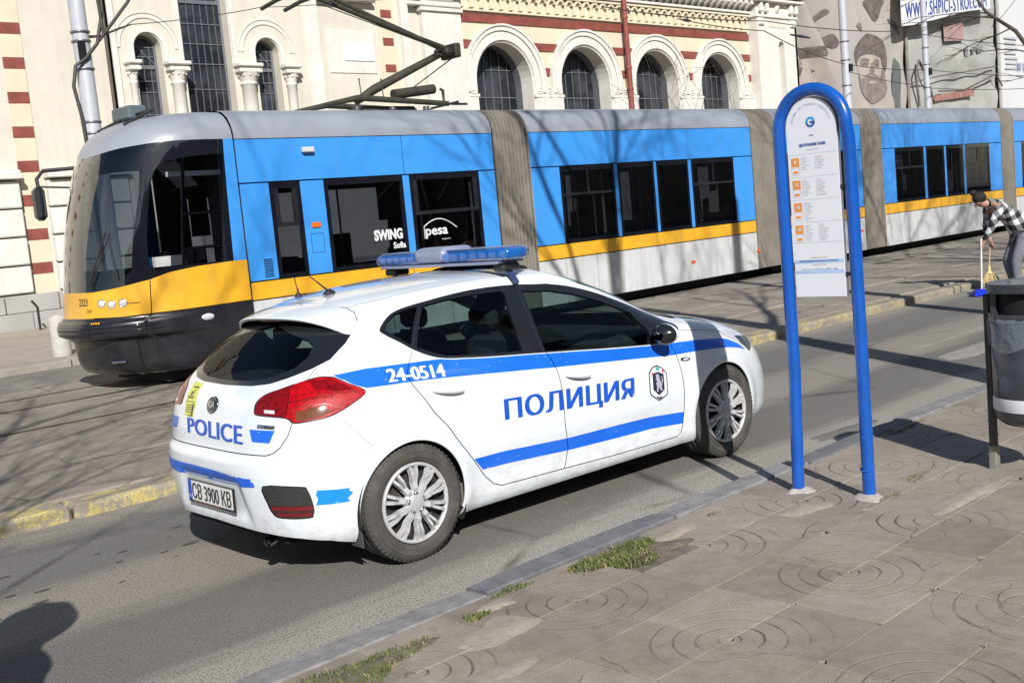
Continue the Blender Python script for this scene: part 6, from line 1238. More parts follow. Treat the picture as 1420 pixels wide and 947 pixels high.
def arcpanel(w, z0, zc, n=24): return [(ym+w, z0)]+[(ym+w*math.cos(PI*i/n), zc+w*math.sin(PI*i/n)) for i in range(n+1)]+[(ym-w, z0)]
mb = MB(); mb.prism(arcpanel(W2, zb_, zt+.008), xp-.003, xp+.004, 'yz'); pnl = gb_(mb, 'timetable_panel', m_panel)
mb = MB(); mb.prism(arcpanel(W2+.006, zb_-.003, zt+.008), xp+.006, xp+.016, 'yz'); gb_(mb, 'panel_backing', M('grey_metal_backing', (.22, .23, .25), .5, metal=.4), pnl)
for z, y in ((1.75, yr+.03), (1.30, yr+.03), (1.75, yl-.03), (1.30, yl-.03)): mb = MB(); mb.box(xp, xp+.02, min(y, y+.02), max(y, y+.02), z, z+.02); gb_(mb, 'bracket', m_black, pnl)
m_orng = M('orange_route_print', (.72, .27, .045), .5, var=.04); m_gtxt = M('grey_small_print', (.20, .20, .24), .6); m_lgrey = M('light_grey_print', (.42, .44, .50), .6); m_rtxt = M('red_small_print', (.55, .15, .15), .6); m_lblue = M('light_blue_print', (.38, .52, .78), .5); m_btx = M('blue_small_print', (.05, .12, .35), .5); m_cyan = M('cyan_logo_print', (.02, .32, .72), .4)
# local panel coordinates: s to the right seen from the street side (towards -y), z up
XP = xp-.0035
def pp(V): return [(XP, ym-s, z) for s, z in V]
def prect(s0, s1, z0, z1, mat, name, par=pnl, lift=0.): mb = MB(); mb.add([(x-lift, y, z) for x, y, z in pp([(s0, z0), (s1, z0), (s1, z1), (s0, z1)])], [(0, 1, 2, 3)]); return gb_(mb, name, mat, par)
def ptext(body, s0, s1, z0, z1, mat, bold=.0, name='lettering', par=pnl, lift=.0006, tk=0):
    V, F = fit_text(body, s0, z0, s1, z1, bold, 3)
    O = np.zeros(len(V))
    if tk: V, F, O = thick(V, F, tk, .0002)
    mb = MB(); mb.add([(x-lift-o, y, z) for (x, y, z), o in zip(pp(V), O)], F); return gb_(mb, name, mat, par, recalc=False)
# arched heading
V0 = []; F0 = []; s_txt = 'ЦЕНТЪР ЗА ГРАДСКА МОБИЛНОСТ'; N_ = len(s_txt)
for i, ch_ in enumerate(s_txt):
    if ch_ == ' ': continue
    a = PI*(1-.08)-PI*.84*i/(N_-1); V, F, bb = text2d(ch_); sc2 = .0165; w_ = bb[2]-bb[0]; rr2 = .108; o = len(V0)
    for x, y in V: lx, ly = (x-bb[0]-w_/2)*sc2, y*sc2; V0.append(((rr2+ly)*math.cos(a)+lx*math.sin(a), zt+.008+(rr2+ly)*math.sin(a)-lx*math.cos(a)))
    F0 += [tuple(q+o for q in f) for f in F]
mb = MB(); mb.add([(x-.0006, y, z) for x, y, z in pp(V0)], F0); gb_(mb, 'arched_heading', m_lgrey, pnl, recalc=False)
# round logo: ring open to the right with a wedge
def ringpoly(r0, r1, a0, a1, n=20): return [(r1*math.cos(a0+(a1-a0)*i/n), r1*math.sin(a0+(a1-a0)*i/n)) for i in range(n+1)]+[(r0*math.cos(a1-(a1-a0)*i/n), r0*math.sin(a1-(a1-a0)*i/n)) for i in range(n+1)]
for poly, mt in ((ringpoly(.0155, .0275, .35, PI), m_cyan), (ringpoly(.0155, .0275, PI, 2*PI-.05), m_btx), ([(-.006, .004), (.027, .006), (.024, -.006), (.004, -.010)], m_btx)):
    V, F = fill2d(poly, .02); mb = MB(); mb.add([(x-.0007, y, z) for x, y, z in pp([(x, z+2.105) for x, z in V])], F); gb_(mb, 'logo', mt, pnl)
ptext('0130', -.011, .013, 2.033, 2.041, m_gtxt, tk=.0006)
ptext('ЦЕНТРАЛНИ ХАЛИ', -.074, .078, 1.980, 1.998, m_btx, tk=.0016)
ptext('CENTRAL MARKET HALL', -.032, .036, 1.961, 1.968, m_lgrey)
rg = random.Random(3); zr = 1.942
for ln, rows, rights in (('1', 7, 7), ('12', 9, 9), ('18', 10, 0), ('27', 9, 9)):
    prect(-.138, .143, zr, zr+.0016, m_lgrey, 'divider'); 
    b_ = prect(-.128, -.080, zr-.060, zr-.014, m_orng, 'route_number'); ptext(ln, -.111 if len(ln) > 1 else -.108, -.092 if len(ln) > 1 else -.100, zr-.046, zr-.027, m_tw, par=b_, lift=.0012, tk=.0012)
    for q_ in ((-.128, -.080, zr-.104, zr-.1025), (-.128, -.080, zr-.066, zr-.0645), (-.128, -.1265, zr-.104, zr-.066), (-.0815, -.080, zr-.104, zr-.066)): prect(*q_, m_orng, 'frame_line', b_)
    mb = MB(); P_ = [(-.119, zr-.094), (-.090, zr-.094), (-.087, zr-.088), (-.092, zr-.082), (-.116, zr-.082), (-.121, zr-.088)]; mb.add([(x-.0006, y, z) for x, y, z in pp(P_)], [tuple(range(6))]); gb_(mb, 'tram_pictogram', m_orng, b_)
    for i in range(rows):
        w_ = rg.uniform(.028, .055); z = zr-.016-i*.0098; ptext(rg.choice(('ул. Пиротска', 'пл. Лъвов мост', 'Централна гара', 'бул. Сливница', 'ж.к. Илинден', 'кв. Орландовци')), -.072, -.072+w_, z-.004, z+.0012, m_rtxt if i == 5 and ln != '1' else m_gtxt)
    for i in range(rights):
        w_ = rg.uniform(.030, .062); z = zr-.014-i*.0098; ptext(rg.choice(('бул. Прага', 'Съдебна палата', 'НДК', 'кв. Борово', 'кв. Княжево', 'Журналист')), .012, .012+w_, z-.004, z+.0012, m_rtxt if i < 2 else m_gtxt)
    zr -= .1175 if ln != '27' else .108
prect(-.138, .143, zr, zr+.0016, m_lgrey, 'divider')
prect(-.143, .143, 1.372, 1.391, m_lblue, 'blue_band'); prect(-.143, .143, 1.318, 1.335, m_lblue, 'blue_band')
ptext('информация за разписания', -.045, .05, 1.398, 1.406, m_rtxt); ptext('ИНФОРМАЦИЯ И СИГНАЛИ НА ТЕЛЕФОН', -.112, .112, 1.380, 1.389, m_btx, lift=.0012, tk=.0005); ptext('0700 13 233', -.035, .04, 1.360, 1.367, m_rtxt); ptext('www.sofiatraffic.bg', -.105, .108, 1.337, 1.346, m_btx, lift=.0012)
# litter bin
bin_ = thing('litter_bin', (2.53, -3.08, .12), 'dark grey cylindrical litter bin on posts with clear plastic liner and white band', 'litter bin')
m_bin = M('dark_grey_bin_paint', (.034, .039, .046), .35, var=.12, vs=5, coat=.3, dirt=.25, dirtcol=(.13, .12, .10)); m_post = M('dark_bin_post', (.04, .038, .035), .5, var=.3, vs=8, dirt=.5, dirtcol=(.14, .10, .07))
for s_ in (1, -1):
    mb = MB(); mb.box(-.022, .022, s_*.243-.018, s_*.243+.018, -.01, .98, .005); p_ = mb.build('post', m_post, bin_); mb = MB(); mb.box(-.026, .026, s_*.243-.022, s_*.243+.022, -.01, .13, .004); mb.build('post_sleeve', M('zinc_sleeve', (.34, .33, .31), .5, metal=.5, var=.3, vs=20, dirt=.6, dirtcol=(.2, .12, .07)), p_)
mb = MB(); mb.lathe([(.001, .28), (.17, .28), (.205, .31), (.215, .33), (.215, .84), (.19, .84), (.19, .31)], n=36); mb.build('drum', m_bin, bin_)
mb = MB(); mb.lathe([(.2165, .362), (.2175, .366), (.2175, .428), (.2165, .432)], n=36); mb.build('reflective_band', M('white_reflective_band', (.62, .62, .64), .4), bin_)
mb = MB(); mb.lathe([(.222, .845), (.222, .875), (.225, .885), (.20, .885)], n=36); mb.lathe([(.19, .995), (.224, .998), (.228, 1.004), (.228, 1.044), (.221, 1.048), (.001, 1.050)], n=36, smooth=False); mb.build('hood', m_bin, bin_)
mb = MB(); mb.lathe([(.185, .88), (.185, 1.0)], n=36); mb.build('dark_opening', m_void, bin_)
for i in range(4): a = PI/4+PI/2*i; mb = MB(); mb.box(.205*math.cos(a)-.015, .205*math.cos(a)+.015, .205*math.sin(a)-.015, .205*math.sin(a)+.015, .88, 1.02); mb.build('hood_strut', m_bin, bin_)
mb = MB(); mb.lathe([(.001, .012), (.014, .008), (.016, 0)], (-.10, .20, 1.035), 'y', 12); mb.build('lock', m_chrome, bin_)
k = Nt('clear_plastic_liner'); k.b.inputs['Alpha'].default_value = .20; k.base((.45, .52, .58)); k.b.inputs['Roughness'].default_value = .18; k.set(k.b.inputs['Normal'], k.bump(k.noise(k.obj(), 18, 4, .6), .9, .02)); m_liner = k.m
mb = MB(); n = 48; V = []; F = []
for j, (r, z) in enumerate(((.205, .86), (.224, .865), (.228, .83), (.2265, .79), (.226, .75), (.2255, .70))):
    for i in range(n):
        t = 2*PI*i/n; dz = (.16*max(0, math.sin(t*1.0+2.6))**2+.02*math.sin(5*t))*(j/5); V.append(((r+.004*math.sin(9*t+j)+.003*math.sin(17*t))*math.cos(t), (r+.004*math.sin(9*t+j))*math.sin(t), z-dz))
F = [(j*n+i, j*n+(i+1) % n, (j+1)*n+(i+1) % n, (j+1)*n+i) for j in range(5) for i in range(n)]; mb.add(V, F, True); mb.build('plastic_liner', m_liner, bin_)
# lamp posts and poles
m_pole_g = M('pale_grey_pole_paint', (.42, .43, .47), .5, var=.06, vs=4, dirt=.15)
m_cable = M('dark_cable', (.05, .045, .04), .6)
lp = thing('lamp_post', (5.16, 14, .115), 'thick pale grey street post with clamps and drooping cables left of the tram cab', 'post')
def lpb(mb, name, mat, parent=lp): mb.v = [(x-5.16, y-14, z-.115) for x, y, z in mb.v]; return mb.build(name, mat, parent)
mb = MB(); mb.tube([(5.16, 14, .1), (5.16, 14, 3.6)], [.20, .185], 22); mb.tube([(5.16, 14, 3.6), (5.16, 14, 3.75), (5.16, 14, 9)], [.185, .150, .125], 22); lpb(mb, 'post_shaft', m_pole_g)
for z in (3.9, 4.1, 5.02, 5.50, 5.66, 2.9): mb = MB(); mb.lathe([(.15, -.02), (.17, -.015), (.17, .015), (.15, .02)], (5.16, 14, z), 'z', 18); lpb(mb, 'clamp', M('clamp_steel', (.25, .25, .26), .4, metal=.6) if z == 3.9 else bpy.data.materials['clamp_steel'])
mb = MB(); mb.box(5.03, 5.16, 13.84, 13.88, 5.16, 5.47); lpb(mb, 'dark_opening', m_void)
mb = MB(); mb.tube([(5.60, 13.9, 6.6), (5.55, 13.88, 6.0), (5.38, 13.85, 5.45), (5.12, 13.82, 5.18), (4.93, 13.84, 5.05), (4.86, 13.86, 4.7), (4.93, 13.86, 4.2), (4.98, 13.87, 3.2), (4.97, 13.87, 1.0)], .032, 6); c1_ = lpb(mb, 'cable', m_cable)
mb = MB(); mb.tube([(6.4, 13.9, 6.7), (6.05, 13.88, 6.2), (5.62, 13.86, 5.72), (5.42, 13.86, 5.5)], .03, 6); lpb(mb, 'cable', m_cable)
mb = MB(); mb.tube([(5.45, 13.86, 6.8), (5.50, 13.86, 6.1), (5.52, 13.86, 5.6)], .028, 6); lpb(mb, 'cable', m_cable)
mb = MB(); mb.tube([(5.25, 13.85, 5.56), (5.45, 13.86, 5.58), (5.85, 13.9, 5.74), (6.1, 13.95, 5.83)], [.03, .022, .022, .015], 6); lpb(mb, 'wire_bracket', m_cable)
for nm_, x, y, r0_, r1_, lab in (('utility_pole', 27.8, 12.0, .135, .11, 'pale grey pole rising behind the tram next to the blue stop sign'), ('utility_pole', 33.05, 12.0, .11, .09, 'thin pale grey pole in front of the grey netting, under the banner'), ('utility_pole', 8.0, -3.42, .135, .12, 'grey pole outside the right edge whose straight shadow crosses the road')):
    t_ = thing(nm_, (x, y, .115), lab, 'pole'); mb = MB(); mb.tube([(0, 0, -.02), (0, 0, 1.0)], [r0_*1.35, r0_*1.35], 18); mb.tube([(0, 0, 1.0), (0, 0, 1.1), (0, 0, 9.5)], [r0_*1.35, r0_, r1_], 18); mb.build('post_shaft', m_pole_g, t_)
    for z in (4.6, 5.35, 5.9): mb = MB(); mb.lathe([(r0_, -.02), (r0_*1.2, 0), (r0_, .02)], (0, 0, z), 'z', 14); mb.build('clamp', bpy.data.materials['clamp_steel'], t_)
    if x > 20: mb = MB(); mb.box(-.05, .10, -r0_-.05, -r0_, 5.0, 5.22); mb.build('junction_box', m_void, t_)
# overhead wires
m_wire = M('overhead_wire', (.035, .035, .04), .6)
def wire(pts, r, label, seg=10):
    P_ = []
    for (a, b) in zip(pts[:-1], pts[1:]):
        a, b = Vector(a), Vector(b); L_ = (b-a).length
        for i in range(seg): t = i/seg; P_.append(a.lerp(b, t)-Vector((0, 0, L_*.012*4*t*(1-t))))
    P_.append(Vector(pts[-1])); o = P_[0].copy(); mb = MB(); mb.tube([p_-o for p_ in P_], r, 5); ob = mb.build('overhead_wire', m_wire); ob.location = o; return tag(ob, label, 'wire')
wire([(14.6, 10, 5.86), (20.5, 10, 5.88), (27.4, 10, 5.94), (48, 10, 6.3)], .012, 'upper dark wire strung across the printed cloth at the right')
wire([(17.0, 10, 5.75), (20.44, 10, 5.64), (27.8, 12.0, 5.35), (33.05, 12, 5.30), (50, 12, 5.6)], .012, 'lower dark wire running past both pale poles')
wire([(27.8, 12.0, 5.15), (33.05, 12, 4.75)], .010, 'short slack wire between the two pale poles')
wire([(33.05, 12.0, 4.70), (50, 12, 5.25)], .012, 'drooping wire from the thin pole to the right edge')
wire([(6.1, 13.95, 5.83), (9.2, 14.5, 6.42), (16, 15.5, 7.5)], .008, 'thin guy wire from the thick left post across the arched windows')
for i, (p_, q_) in enumerate((((21.6, 10, 5.60), (22.5, 10, 5.56)), ((17.2, 10, 5.74), (17.5, 10, 5.73)))): mb = MB(); a, b = Vector(p_), Vector(q_); mb.tube([Vector((0, 0, 0)), (b-a)*.5, b-a], [.02, .04, .02], 8); o = mb.build('wire_insulator', m_wire); o.location = a; tag(o, ('long dark insulator on the lower wire near the printed cloth', 'small dark insulator on the lower wire by the corner tower')[i], 'insulator')
# bollard and post beside the tram nose
bo = MB(); bo.lathe([(.16, 0), (.16, .62), (.135, .68), (.001, .72)], n=18); o = bo.build('bollard', M('pale_concrete_bollard', (.44, .42, .38), .95, var=.15, vs=7, bump=.4)); o.location = (3.98, 13.75, .115); tag(o, 'pale concrete bollard on the far pavement beside the tram nose', 'bollard')
mb = MB(); mb.tube([(0, 0, 0), (0, 0, .55), (-.12, 0, .72)], .03, 6); o = mb.build('thin_post', m_black); o.location = (6.75, 21.9, .115); tag(o, 'thin black bent post against the grey plinth left of the tram', 'post')
# buildings on the near side of the street, behind the photographer: unseen, added to darken reflections and cut sky fill
for i, (x0, x1, h) in enumerate(((-60, -32, 14), (-31.5, -8, 17), (-7.5, 18, 15), (18.5, 46, 18), (46.5, 80, 14), (80.5, 120, 16))):
    t_ = thing('unseen_building', ((x0+x1)/2, -36, .1), 'unseen plain brown apartment building added for dark reflections behind the photographer, %s from the left' % ('first', 'second', 'third', 'fourth', 'fifth', 'sixth')[i], 'building'); hw = (x1-x0)/2
    mb = MB(); mb.box(-hw, hw, -12, 0, 0, h); w_ = mb.build('wall', M('brown_facade_%s' % 'abcdef'[i], (.16+.02*i, .13+.015*i, .10+.01*i), .9), t_); p0 = None
    for a in range(int(hw*2/3)):
        for b in range(int(h/3.2)):
            if p0 is None: mb = MB(); mb.box(-.6, .6, -.05, .03, 0, 1.6); p0 = mb.build('window', m_wdark, t_); p0.location = (-hw+1.5+a*3, 0, 1.2+b*3.2)
            else: inst(p0, 'window', (-hw+1.5+a*3, 0, 1.2+b*3.2), t_)
# ============================================================ BARE TREES
m_bark = M('grey_brown_bark', (.085, .066, .048), .95, var=.35, vs=7, bump=.9, bs=35)
def tree(loc, h, r, seed, label, limbs=6, spread=.75, base=.35, depth=4, group=None, twig=.004):
    rg = random.Random(seed); t_ = thing('bare_tree', loc, label, 'tree', group); pts = []; p = Vector((0, 0, -.05)); d = Vector((rg.uniform(-.05, .05), rg.uniform(-.05, .05), 1)); n = 8; rs_ = []
    for i in range(n+1): pts.append(p.copy()); rs_.append(r*(1-.72*i/n)*(1.25 if i == 0 else 1)); d = (d+Vector((rg.uniform(-.10, .10), rg.uniform(-.10, .10), 0))).normalized(); p = p+d*h*.75/n
    mb = MB(); mb.tube(pts, rs_, 12); mb.build('trunk', m_bark, t_)
    def grow(mb, p, d, L, r_, lv):
        n = 5; P_ = [p.copy()]; R_ = [r_]
        for i in range(n):
            d = (d+Vector((rg.uniform(-.22, .22), rg.uniform(-.22, .22), rg.uniform(-.08, .20)))).normalized(); p = p+d*L/n; P_.append(p.copy()); R_.append(max(twig, r_*(1-.62*(i+1)/n)))
            if lv > 0 and i >= 1:
                for _ in range(2 if lv < depth and i % 2 else 1):
                    a = d.cross(Vector((rg.uniform(-1, 1), rg.uniform(-1, 1), rg.uniform(-1, 1)))).normalized(); nd = (d*.75+a*rg.uniform(.45, .85)).normalized(); grow(mb, p.copy(), nd, L*rg.uniform(.48, .68), R_[-1]*.62, lv-1)
        mb.tube(P_, R_, 6 if lv > 1 else 4, cap=False)
    for i in range(limbs):
        f = base+(1-base)*i/max(1, limbs-1); q_ = pts[0].lerp(pts[-1], f); k_ = int(f*(len(pts)-1)); q_ = pts[min(k_, len(pts)-1)]; a = i*2.4+rg.uniform(-.4, .4); d = Vector((math.cos(a)*spread, math.sin(a)*spread, rg.uniform(.6, 1.1))).normalized(); mb = MB(); grow(mb, q_.copy(), d, h*rg.uniform(.34, .46), r*.36*(1.1-.5*f), depth-1); o = mb.build('limb', m_bark, t_, recalc=False); o['kind'] = 'stuff'
    return t_
tree((4.25, -3.95, .115), 12.5, .25, 11, 'large bare street tree outside the right edge that shades the tram', depth=4, base=.62, limbs=5, spread=.5)
tree((12.8, -2.9, .115), 10.5, .16, 23, 'bare tree at the top right with branches over the shrouded building', depth=4, base=.55)
tree((-6.4, -4.2, .115), 9.5, .18, 5, 'bare tree outside the left edge that throws branch shadows on the tracks', depth=4)
tree((16.5, -4.0, .115), 11, .2, 31, 'bare tree further along whose shadow falls on the rear of the tram', depth=4)
# the low branch that reaches into the picture at the top right, and its twigs
rg = random.Random(44)
lt = [o for o in COL.objects if o.get('label', '').startswith('bare tree at the top right')][0]; TL = Vector((12.8, -2.9, .115))
main = [Vector((12.75, -2.85, 1.9)), Vector((12.4, -1.6, 2.35)), Vector((12.2, -.4, 2.8)), Vector((12.05, .45, 3.15)), Vector((12.0, .70, 3.58)), Vector((12.0, 1.08, 3.90)), Vector((12.0, 1.35, 4.35)), Vector((11.9, 1.7, 4.9))]
mb = MB(); mb.tube([p_-TL for p_ in main], [.10, .075, .045, .032, .026, .020, .014, .008], 9)
def twigs(p, d, L, r_, lv):
    P_ = [p]; n = 5
    for i in range(n): d = (d+Vector((rg.uniform(-.13, .13), rg.uniform(-.13, .13), rg.uniform(-.16, .12)))).normalized(); p = p+d*L/n; P_.append(p)
    mb.tube([q_-TL for q_ in P_], [r_*(1-.75*i/n) for i in range(n+1)], 4, cap=False)
    if lv: 
        for i in (1, 2, 3, 4): twigs(P_[i], (d+Vector((rg.uniform(-.5, .3), rg.uniform(-.2, .6), rg.uniform(-.5, .5)))).normalized(), L*rg.uniform(.3, .55), r_*.55, lv-1)
for i in range(8):
    k_ = rg.uniform(2.6, 6.4); a = main[int(k_)].lerp(main[int(k_)+1], k_ % 1); twigs(a, Vector((rg.uniform(-.2, .1), rg.uniform(.5, 1), rg.uniform(-.25, .35))).normalized(), rg.uniform(.7, 1.7), .010, 1 if i % 3 else 2)
o = mb.build('limb', m_bark, lt, recalc=False); o['kind'] = 'stuff'
for loc, h, sd_, lab in (((28.6, 18.5, .115), 5.9, 71, 'slender leafless sapling in front of the third arched window'), ((30.4, 19.5, .115), 6.3, 77, 'taller leafless sapling between the third and fourth arched windows'), ((33.5, 20.0, .115), 5.6, 78, 'small leafless sapling in front of the fourth arched window'), ((37.6, 19.5, .115), 5.2, 79, 'low twiggy sapling beside the corner tower')):
    tree(loc, h, .035, sd_, lab, limbs=4, depth=2, base=.45, spread=.35, twig=.006)
# ============================================================ PEOPLE
def skin_mesh(name, nodes, edges, mat, parent, root=0, sub=2):
    """nodes: (pos, r) ; one connected figure grown around its skeleton"""
    me = bpy.data.meshes.new(name); me.from_pydata([tuple(n_[0]) for n_ in nodes], edges, []); o = bpy.data.objects.new(name, me); COL.objects.link(o); o.parent = parent
    md = o.modifiers.new('skin', 'SKIN'); md.use_smooth_shade = True; md.branch_smoothing = .6
    for i, n_ in enumerate(nodes): r = n_[1]; me.skin_vertices[0].data[i].radius = (r, r) if not isinstance(r, tuple) else r; me.skin_vertices[0].data[i].use_root = (i == root)
    s_ = o.modifiers.new('smooth', 'SUBSURF'); s_.levels = sub; s_.render_levels = sub; me.materials.append(mat); return o
m_skin = M('skin', (.42, .24, .17), .55, var=.1, vs=12); m_hair = M('dark_hair', (.016, .012, .010), .85, var=.5, vs=40, bump=.5, bs=150); m_jeans = M('grey_jeans', (.165, .17, .20), .85, var=.25, vs=9, bump=.3, bs=120); m_shoe = M('dark_shoes', (.03, .028, .028), .6)
def figure(root, fr, J, tops, bottoms, hem=.17, jacket_r=1.0):
    """fr(f, s, z) -> local position; J dict joint -> (f, s, z, r)"""
    names = ['pelvis', 'spine', 'chest', 'neck', 'chin', 'head', 'crown', 'sh_l', 'el_l', 'wr_l', 'sh_r', 'el_r', 'wr_r', 'hip_l', 'kn_l', 'an_l', 'toe_l', 'hip_r', 'kn_r', 'an_r', 'toe_r']
    ix = {n_: i for i, n_ in enumerate(names)}; nodes = [(fr(*J[n_][:3]), J[n_][3]) for n_ in names]
    E = [('pelvis', 'spine'), ('spine', 'chest'), ('chest', 'neck'), ('neck', 'chin'), ('chin', 'head'), ('head', 'crown')]+[(a+s_, b+s_) if a not in ('chest', 'pelvis') else (a, b+s_) for s_ in ('_l', '_r') for a, b in (('chest', 'sh'), ('sh', 'el'), ('el', 'wr'), ('pelvis', 'hip'), ('hip', 'kn'), ('kn', 'an'), ('an', 'toe'))]
    ed = [(ix[a], ix[b]) for a, b in E]
    # hands: palm and five fingers on each wrist
    for s_ in ('_l', '_r'):
        w_ = Vector(nodes[ix['wr'+s_]][0]); d = (w_-Vector(nodes[ix['el'+s_]][0])).normalized(); side = Vector(J.get('hs'+s_, (.687, .727, 0))).normalized(); side = (side-d*side.dot(d)).normalized(); nrm = d.cross(side); p0 = len(nodes); nodes.append((w_+d*.05, (.030, .020))); ed.append((ix['wr'+s_], p0))
        for q_, (off, ln) in enumerate(((-.028, .062), (-.010, .072), (.010, .068), (.028, .054))):
            a = len(nodes); nodes.append((w_+d*.085+side*off, .0095)); nodes.append((w_+d*(.085+ln*.55)+side*off+nrm*.014, .0085)); nodes.append((w_+d*(.085+ln*.75)+side*off+nrm*.034, .0075)); ed += [(p0, a), (a, a+1), (a+1, a+2)]
        a = len(nodes); nodes.append((w_+d*.045-side*.035, .011)); nodes.append((w_+d*.085-side*.046+nrm*.02, .009)); ed += [(p0, a), (a, a+1)]
    body = skin_mesh('body', nodes, ed, m_skin, root, 0, 2)
    def garment(name, parts, mat, k_):
        nm = []; [nm.append(a) for p_ in parts for a in p_ if a not in nm]; iy = {a: i for i, a in enumerate(nm)}; nn = []
        for a in nm:
            base_ = a.split('*')[0]
            if '*' in a:                      # point part-way along a limb: name*other*t
                b0, b1, t, *rx = a.split('*'); t = float(t); A_, B_ = Vector(fr(*J[b0][:3])), Vector(fr(*J[b1][:3])); ra = J[b0][3]*(1-t)+J[b1][3]*t; nn.append((A_.lerp(B_, t), float(rx[0]) if rx else ra*k_))
            else: nn.append((fr(*J[a][:3]), J[a][3]*k_))
        return skin_mesh(name, nn, [(iy[p_[i]], iy[p_[i+1]]) for p_ in parts for i in range(len(p_)-1)], mat, root, 0, 2)
    garment('top', [['chest', 'spine', 'spine*pelvis*.6*'+str(hem)+'', 'pelvis*hip_l*.45*'+str(hem)+'' ], ['chest', 'sh_l', 'el_l', 'wr_l*el_l*.08'], ['chest', 'sh_r', 'el_r', 'wr_r*el_r*.08'], ['chest', 'neck*chest*.55*.125', 'neck*chest*.1*.098', 'neck*chin*.35*.078']], tops, 1.17*jacket_r)
    garment('trousers', [['pelvis', 'hip_l', 'hip_l*kn_l*.5', 'kn_l', 'kn_l*an_l*.5', 'an_l'], ['pelvis', 'hip_r', 'hip_r*kn_r*.5', 'kn_r', 'kn_r*an_r*.5', 'an_r']], bottoms, 1.14)
    for s_ in ('_l', '_r'): skin_mesh('shoe', [(fr(*J['an'+s_][:3]), .05), (Vector(fr(*J['toe'+s_][:3])).lerp(Vector(fr(*J['an'+s_][:3])), .2), .045)], [(0, 1)], m_shoe, root, 0, 2)
    return body
def face(root, c, f, u, s):
    """small features on the front of a head: nose, eyes, mouth, ears; f forward, u up, s side"""
    c, f, u, s = map(Vector, (c, f, u, s)); bl_ = []
    mb = MB(); mb.add([c+f*.090-u*.02, c+f*.068+u*.02, c+f*.066-u*.028+s*.016, c+f*.066-u*.028-s*.016], [(0, 1, 2), (0, 3, 1), (0, 2, 3)], True); mb.build('nose', m_skin, root)
    for k_ in (-1, 1):
        mb = MB(); mb.lathe([(.001, .01), (.009, .006), (.011, 0)], n=8); mb.v = [tuple(c+f*(.064+z)+u*(.015+y)+s*(k_*.032+x)) for x, y, z in mb.v]; mb.build('eye', m_hair, root)
        mb = MB(); mb.lathe([(.001, .012), (.018, .008), (.020, 0), (.001, -.004)], n=10); mb.v = [tuple(c+s*k_*(.066+z*.6)+u*(-.005+y*1.4)+f*(x)) for x, y, z in mb.v]; mb.build('ear', m_skin, root)
    mb = MB(); mb.add([c+f*.070-u*.05+s*.024, c+f*.074-u*.045, c+f*.070-u*.05-s*.024, c+f*.072-u*.056], [(0, 1, 2, 3)]); mb.build('mouth', M('lips', (.30, .10, .09), .5) if 'lips' not in bpy.data.materials else bpy.data.materials['lips'], root)
def ball(name, c, r, mat, root, n=14):
    mb = MB(); mb.lathe([(max(.001, math.sin(PI*i/n)), math.cos(PI*i/n)) for i in range(n+1)], n=20); mb.v = [(c[0]+x*r[0]*(1+.05*math.sin(9*y)), c[1]+y*r[1], c[2]+z*r[2]*(1+.04*math.sin(11*x))) for x, y, z in mb.v]; return mb.build(name, mat, root)
# street sweeper
k = Nt('black_white_plaid'); p = k.obj(); mp = k.n.new('ShaderNodeMapping'); k.set(mp.inputs[0], p); mp.inputs['Rotation'].default_value = (0, .62, .82); q3 = k.xyz(mp.outputs[0])
sq = lambda v: k.math('GREATER_THAN', k.math('FRACT', k.math('MULTIPLY', v, 7.2)), .5)
s1, s2 = sq(q3[0]), sq(q3[2]); k.base(k.ramp(k.math('MULTIPLY', k.math('ADD', s1, s2), .5), [(0., (.62, .62, .63)), (.5, (.16, .16, .17)), (1., (.008, .008, .01))])); k.b.inputs['Roughness'].default_value = .9; m_plaid = k.m
sw = thing('person', (12.80, 1.22, 0), 'person in black and white plaid shirt and grey jeans bending to sweep the road', 'person')
dF = Vector((-.726, .687, 0)); dS = Vector((.687, .726, 0)); fr = lambda f, s, z: dF*f+dS*s+Vector((0, 0, z))
J = dict(pelvis=(-.20, 0, .90, .145), spine=(-.06, 0, 1.06, .135), chest=(.16, 0, 1.24, .135), neck=(.30, 0, 1.31, .058), chin=(.36, 0, 1.31, .062), head=(.42, 0, 1.34, .088), crown=(.45, 0, 1.42, .072),
         sh_l=(.20, -.17, 1.24, .068), el_l=(.34, -.20, .98, .050), wr_l=(.44, -.12, .76, .034), sh_r=(.20, .17, 1.24, .068), el_r=(.24, .22, .96, .050), wr_r=(.26, .08, .78, .034),
         hip_l=(-.18, -.09, .80, .105), kn_l=(-.03, -.10, .45, .070), an_l=(-.04, -.10, .09, .046), toe_l=(.13, -.11, .04, .035), hip_r=(-.18, .09, .80, .105), kn_r=(.0, .11, .45, .070), an_r=(-.09, .12, .09, .046), toe_r=(.08, .13, .04, .035))
figure(sw, fr, J, m_plaid, m_jeans, .205)
ball('hair', fr(.415, 0, 1.395), (.105, .098, .088), m_hair, sw); ball('hair_bun', fr(.50, 0, 1.475), (.048, .048, .045), m_hair, sw)
face(sw, fr(.425, 0, 1.33), (dF*.75+Vector((0, 0, -.66))).normalized(), (dF*.66+Vector((0, 0, .75))).normalized(), dS)
BW = Vector((12.80, 1.22, 0)); g_ = fr(.47, -.12, .70)
pan_ = thing('dustpan', tuple(BW+fr(.50, -.13, 0)), 'blue long-handled dustpan with white stick held low by the sweeper', 'dustpan')
mb = MB(); mb.tube([(0, 0, .05), tuple(g_+Vector((0, 0, .12))-fr(.50, -.13, 0))], .013, 8); mb.build('stick', M('white_plastic_stick', (.72, .72, .72), .4), pan_)
mb = MB(); a_ = dF; b_2 = dS; V = []
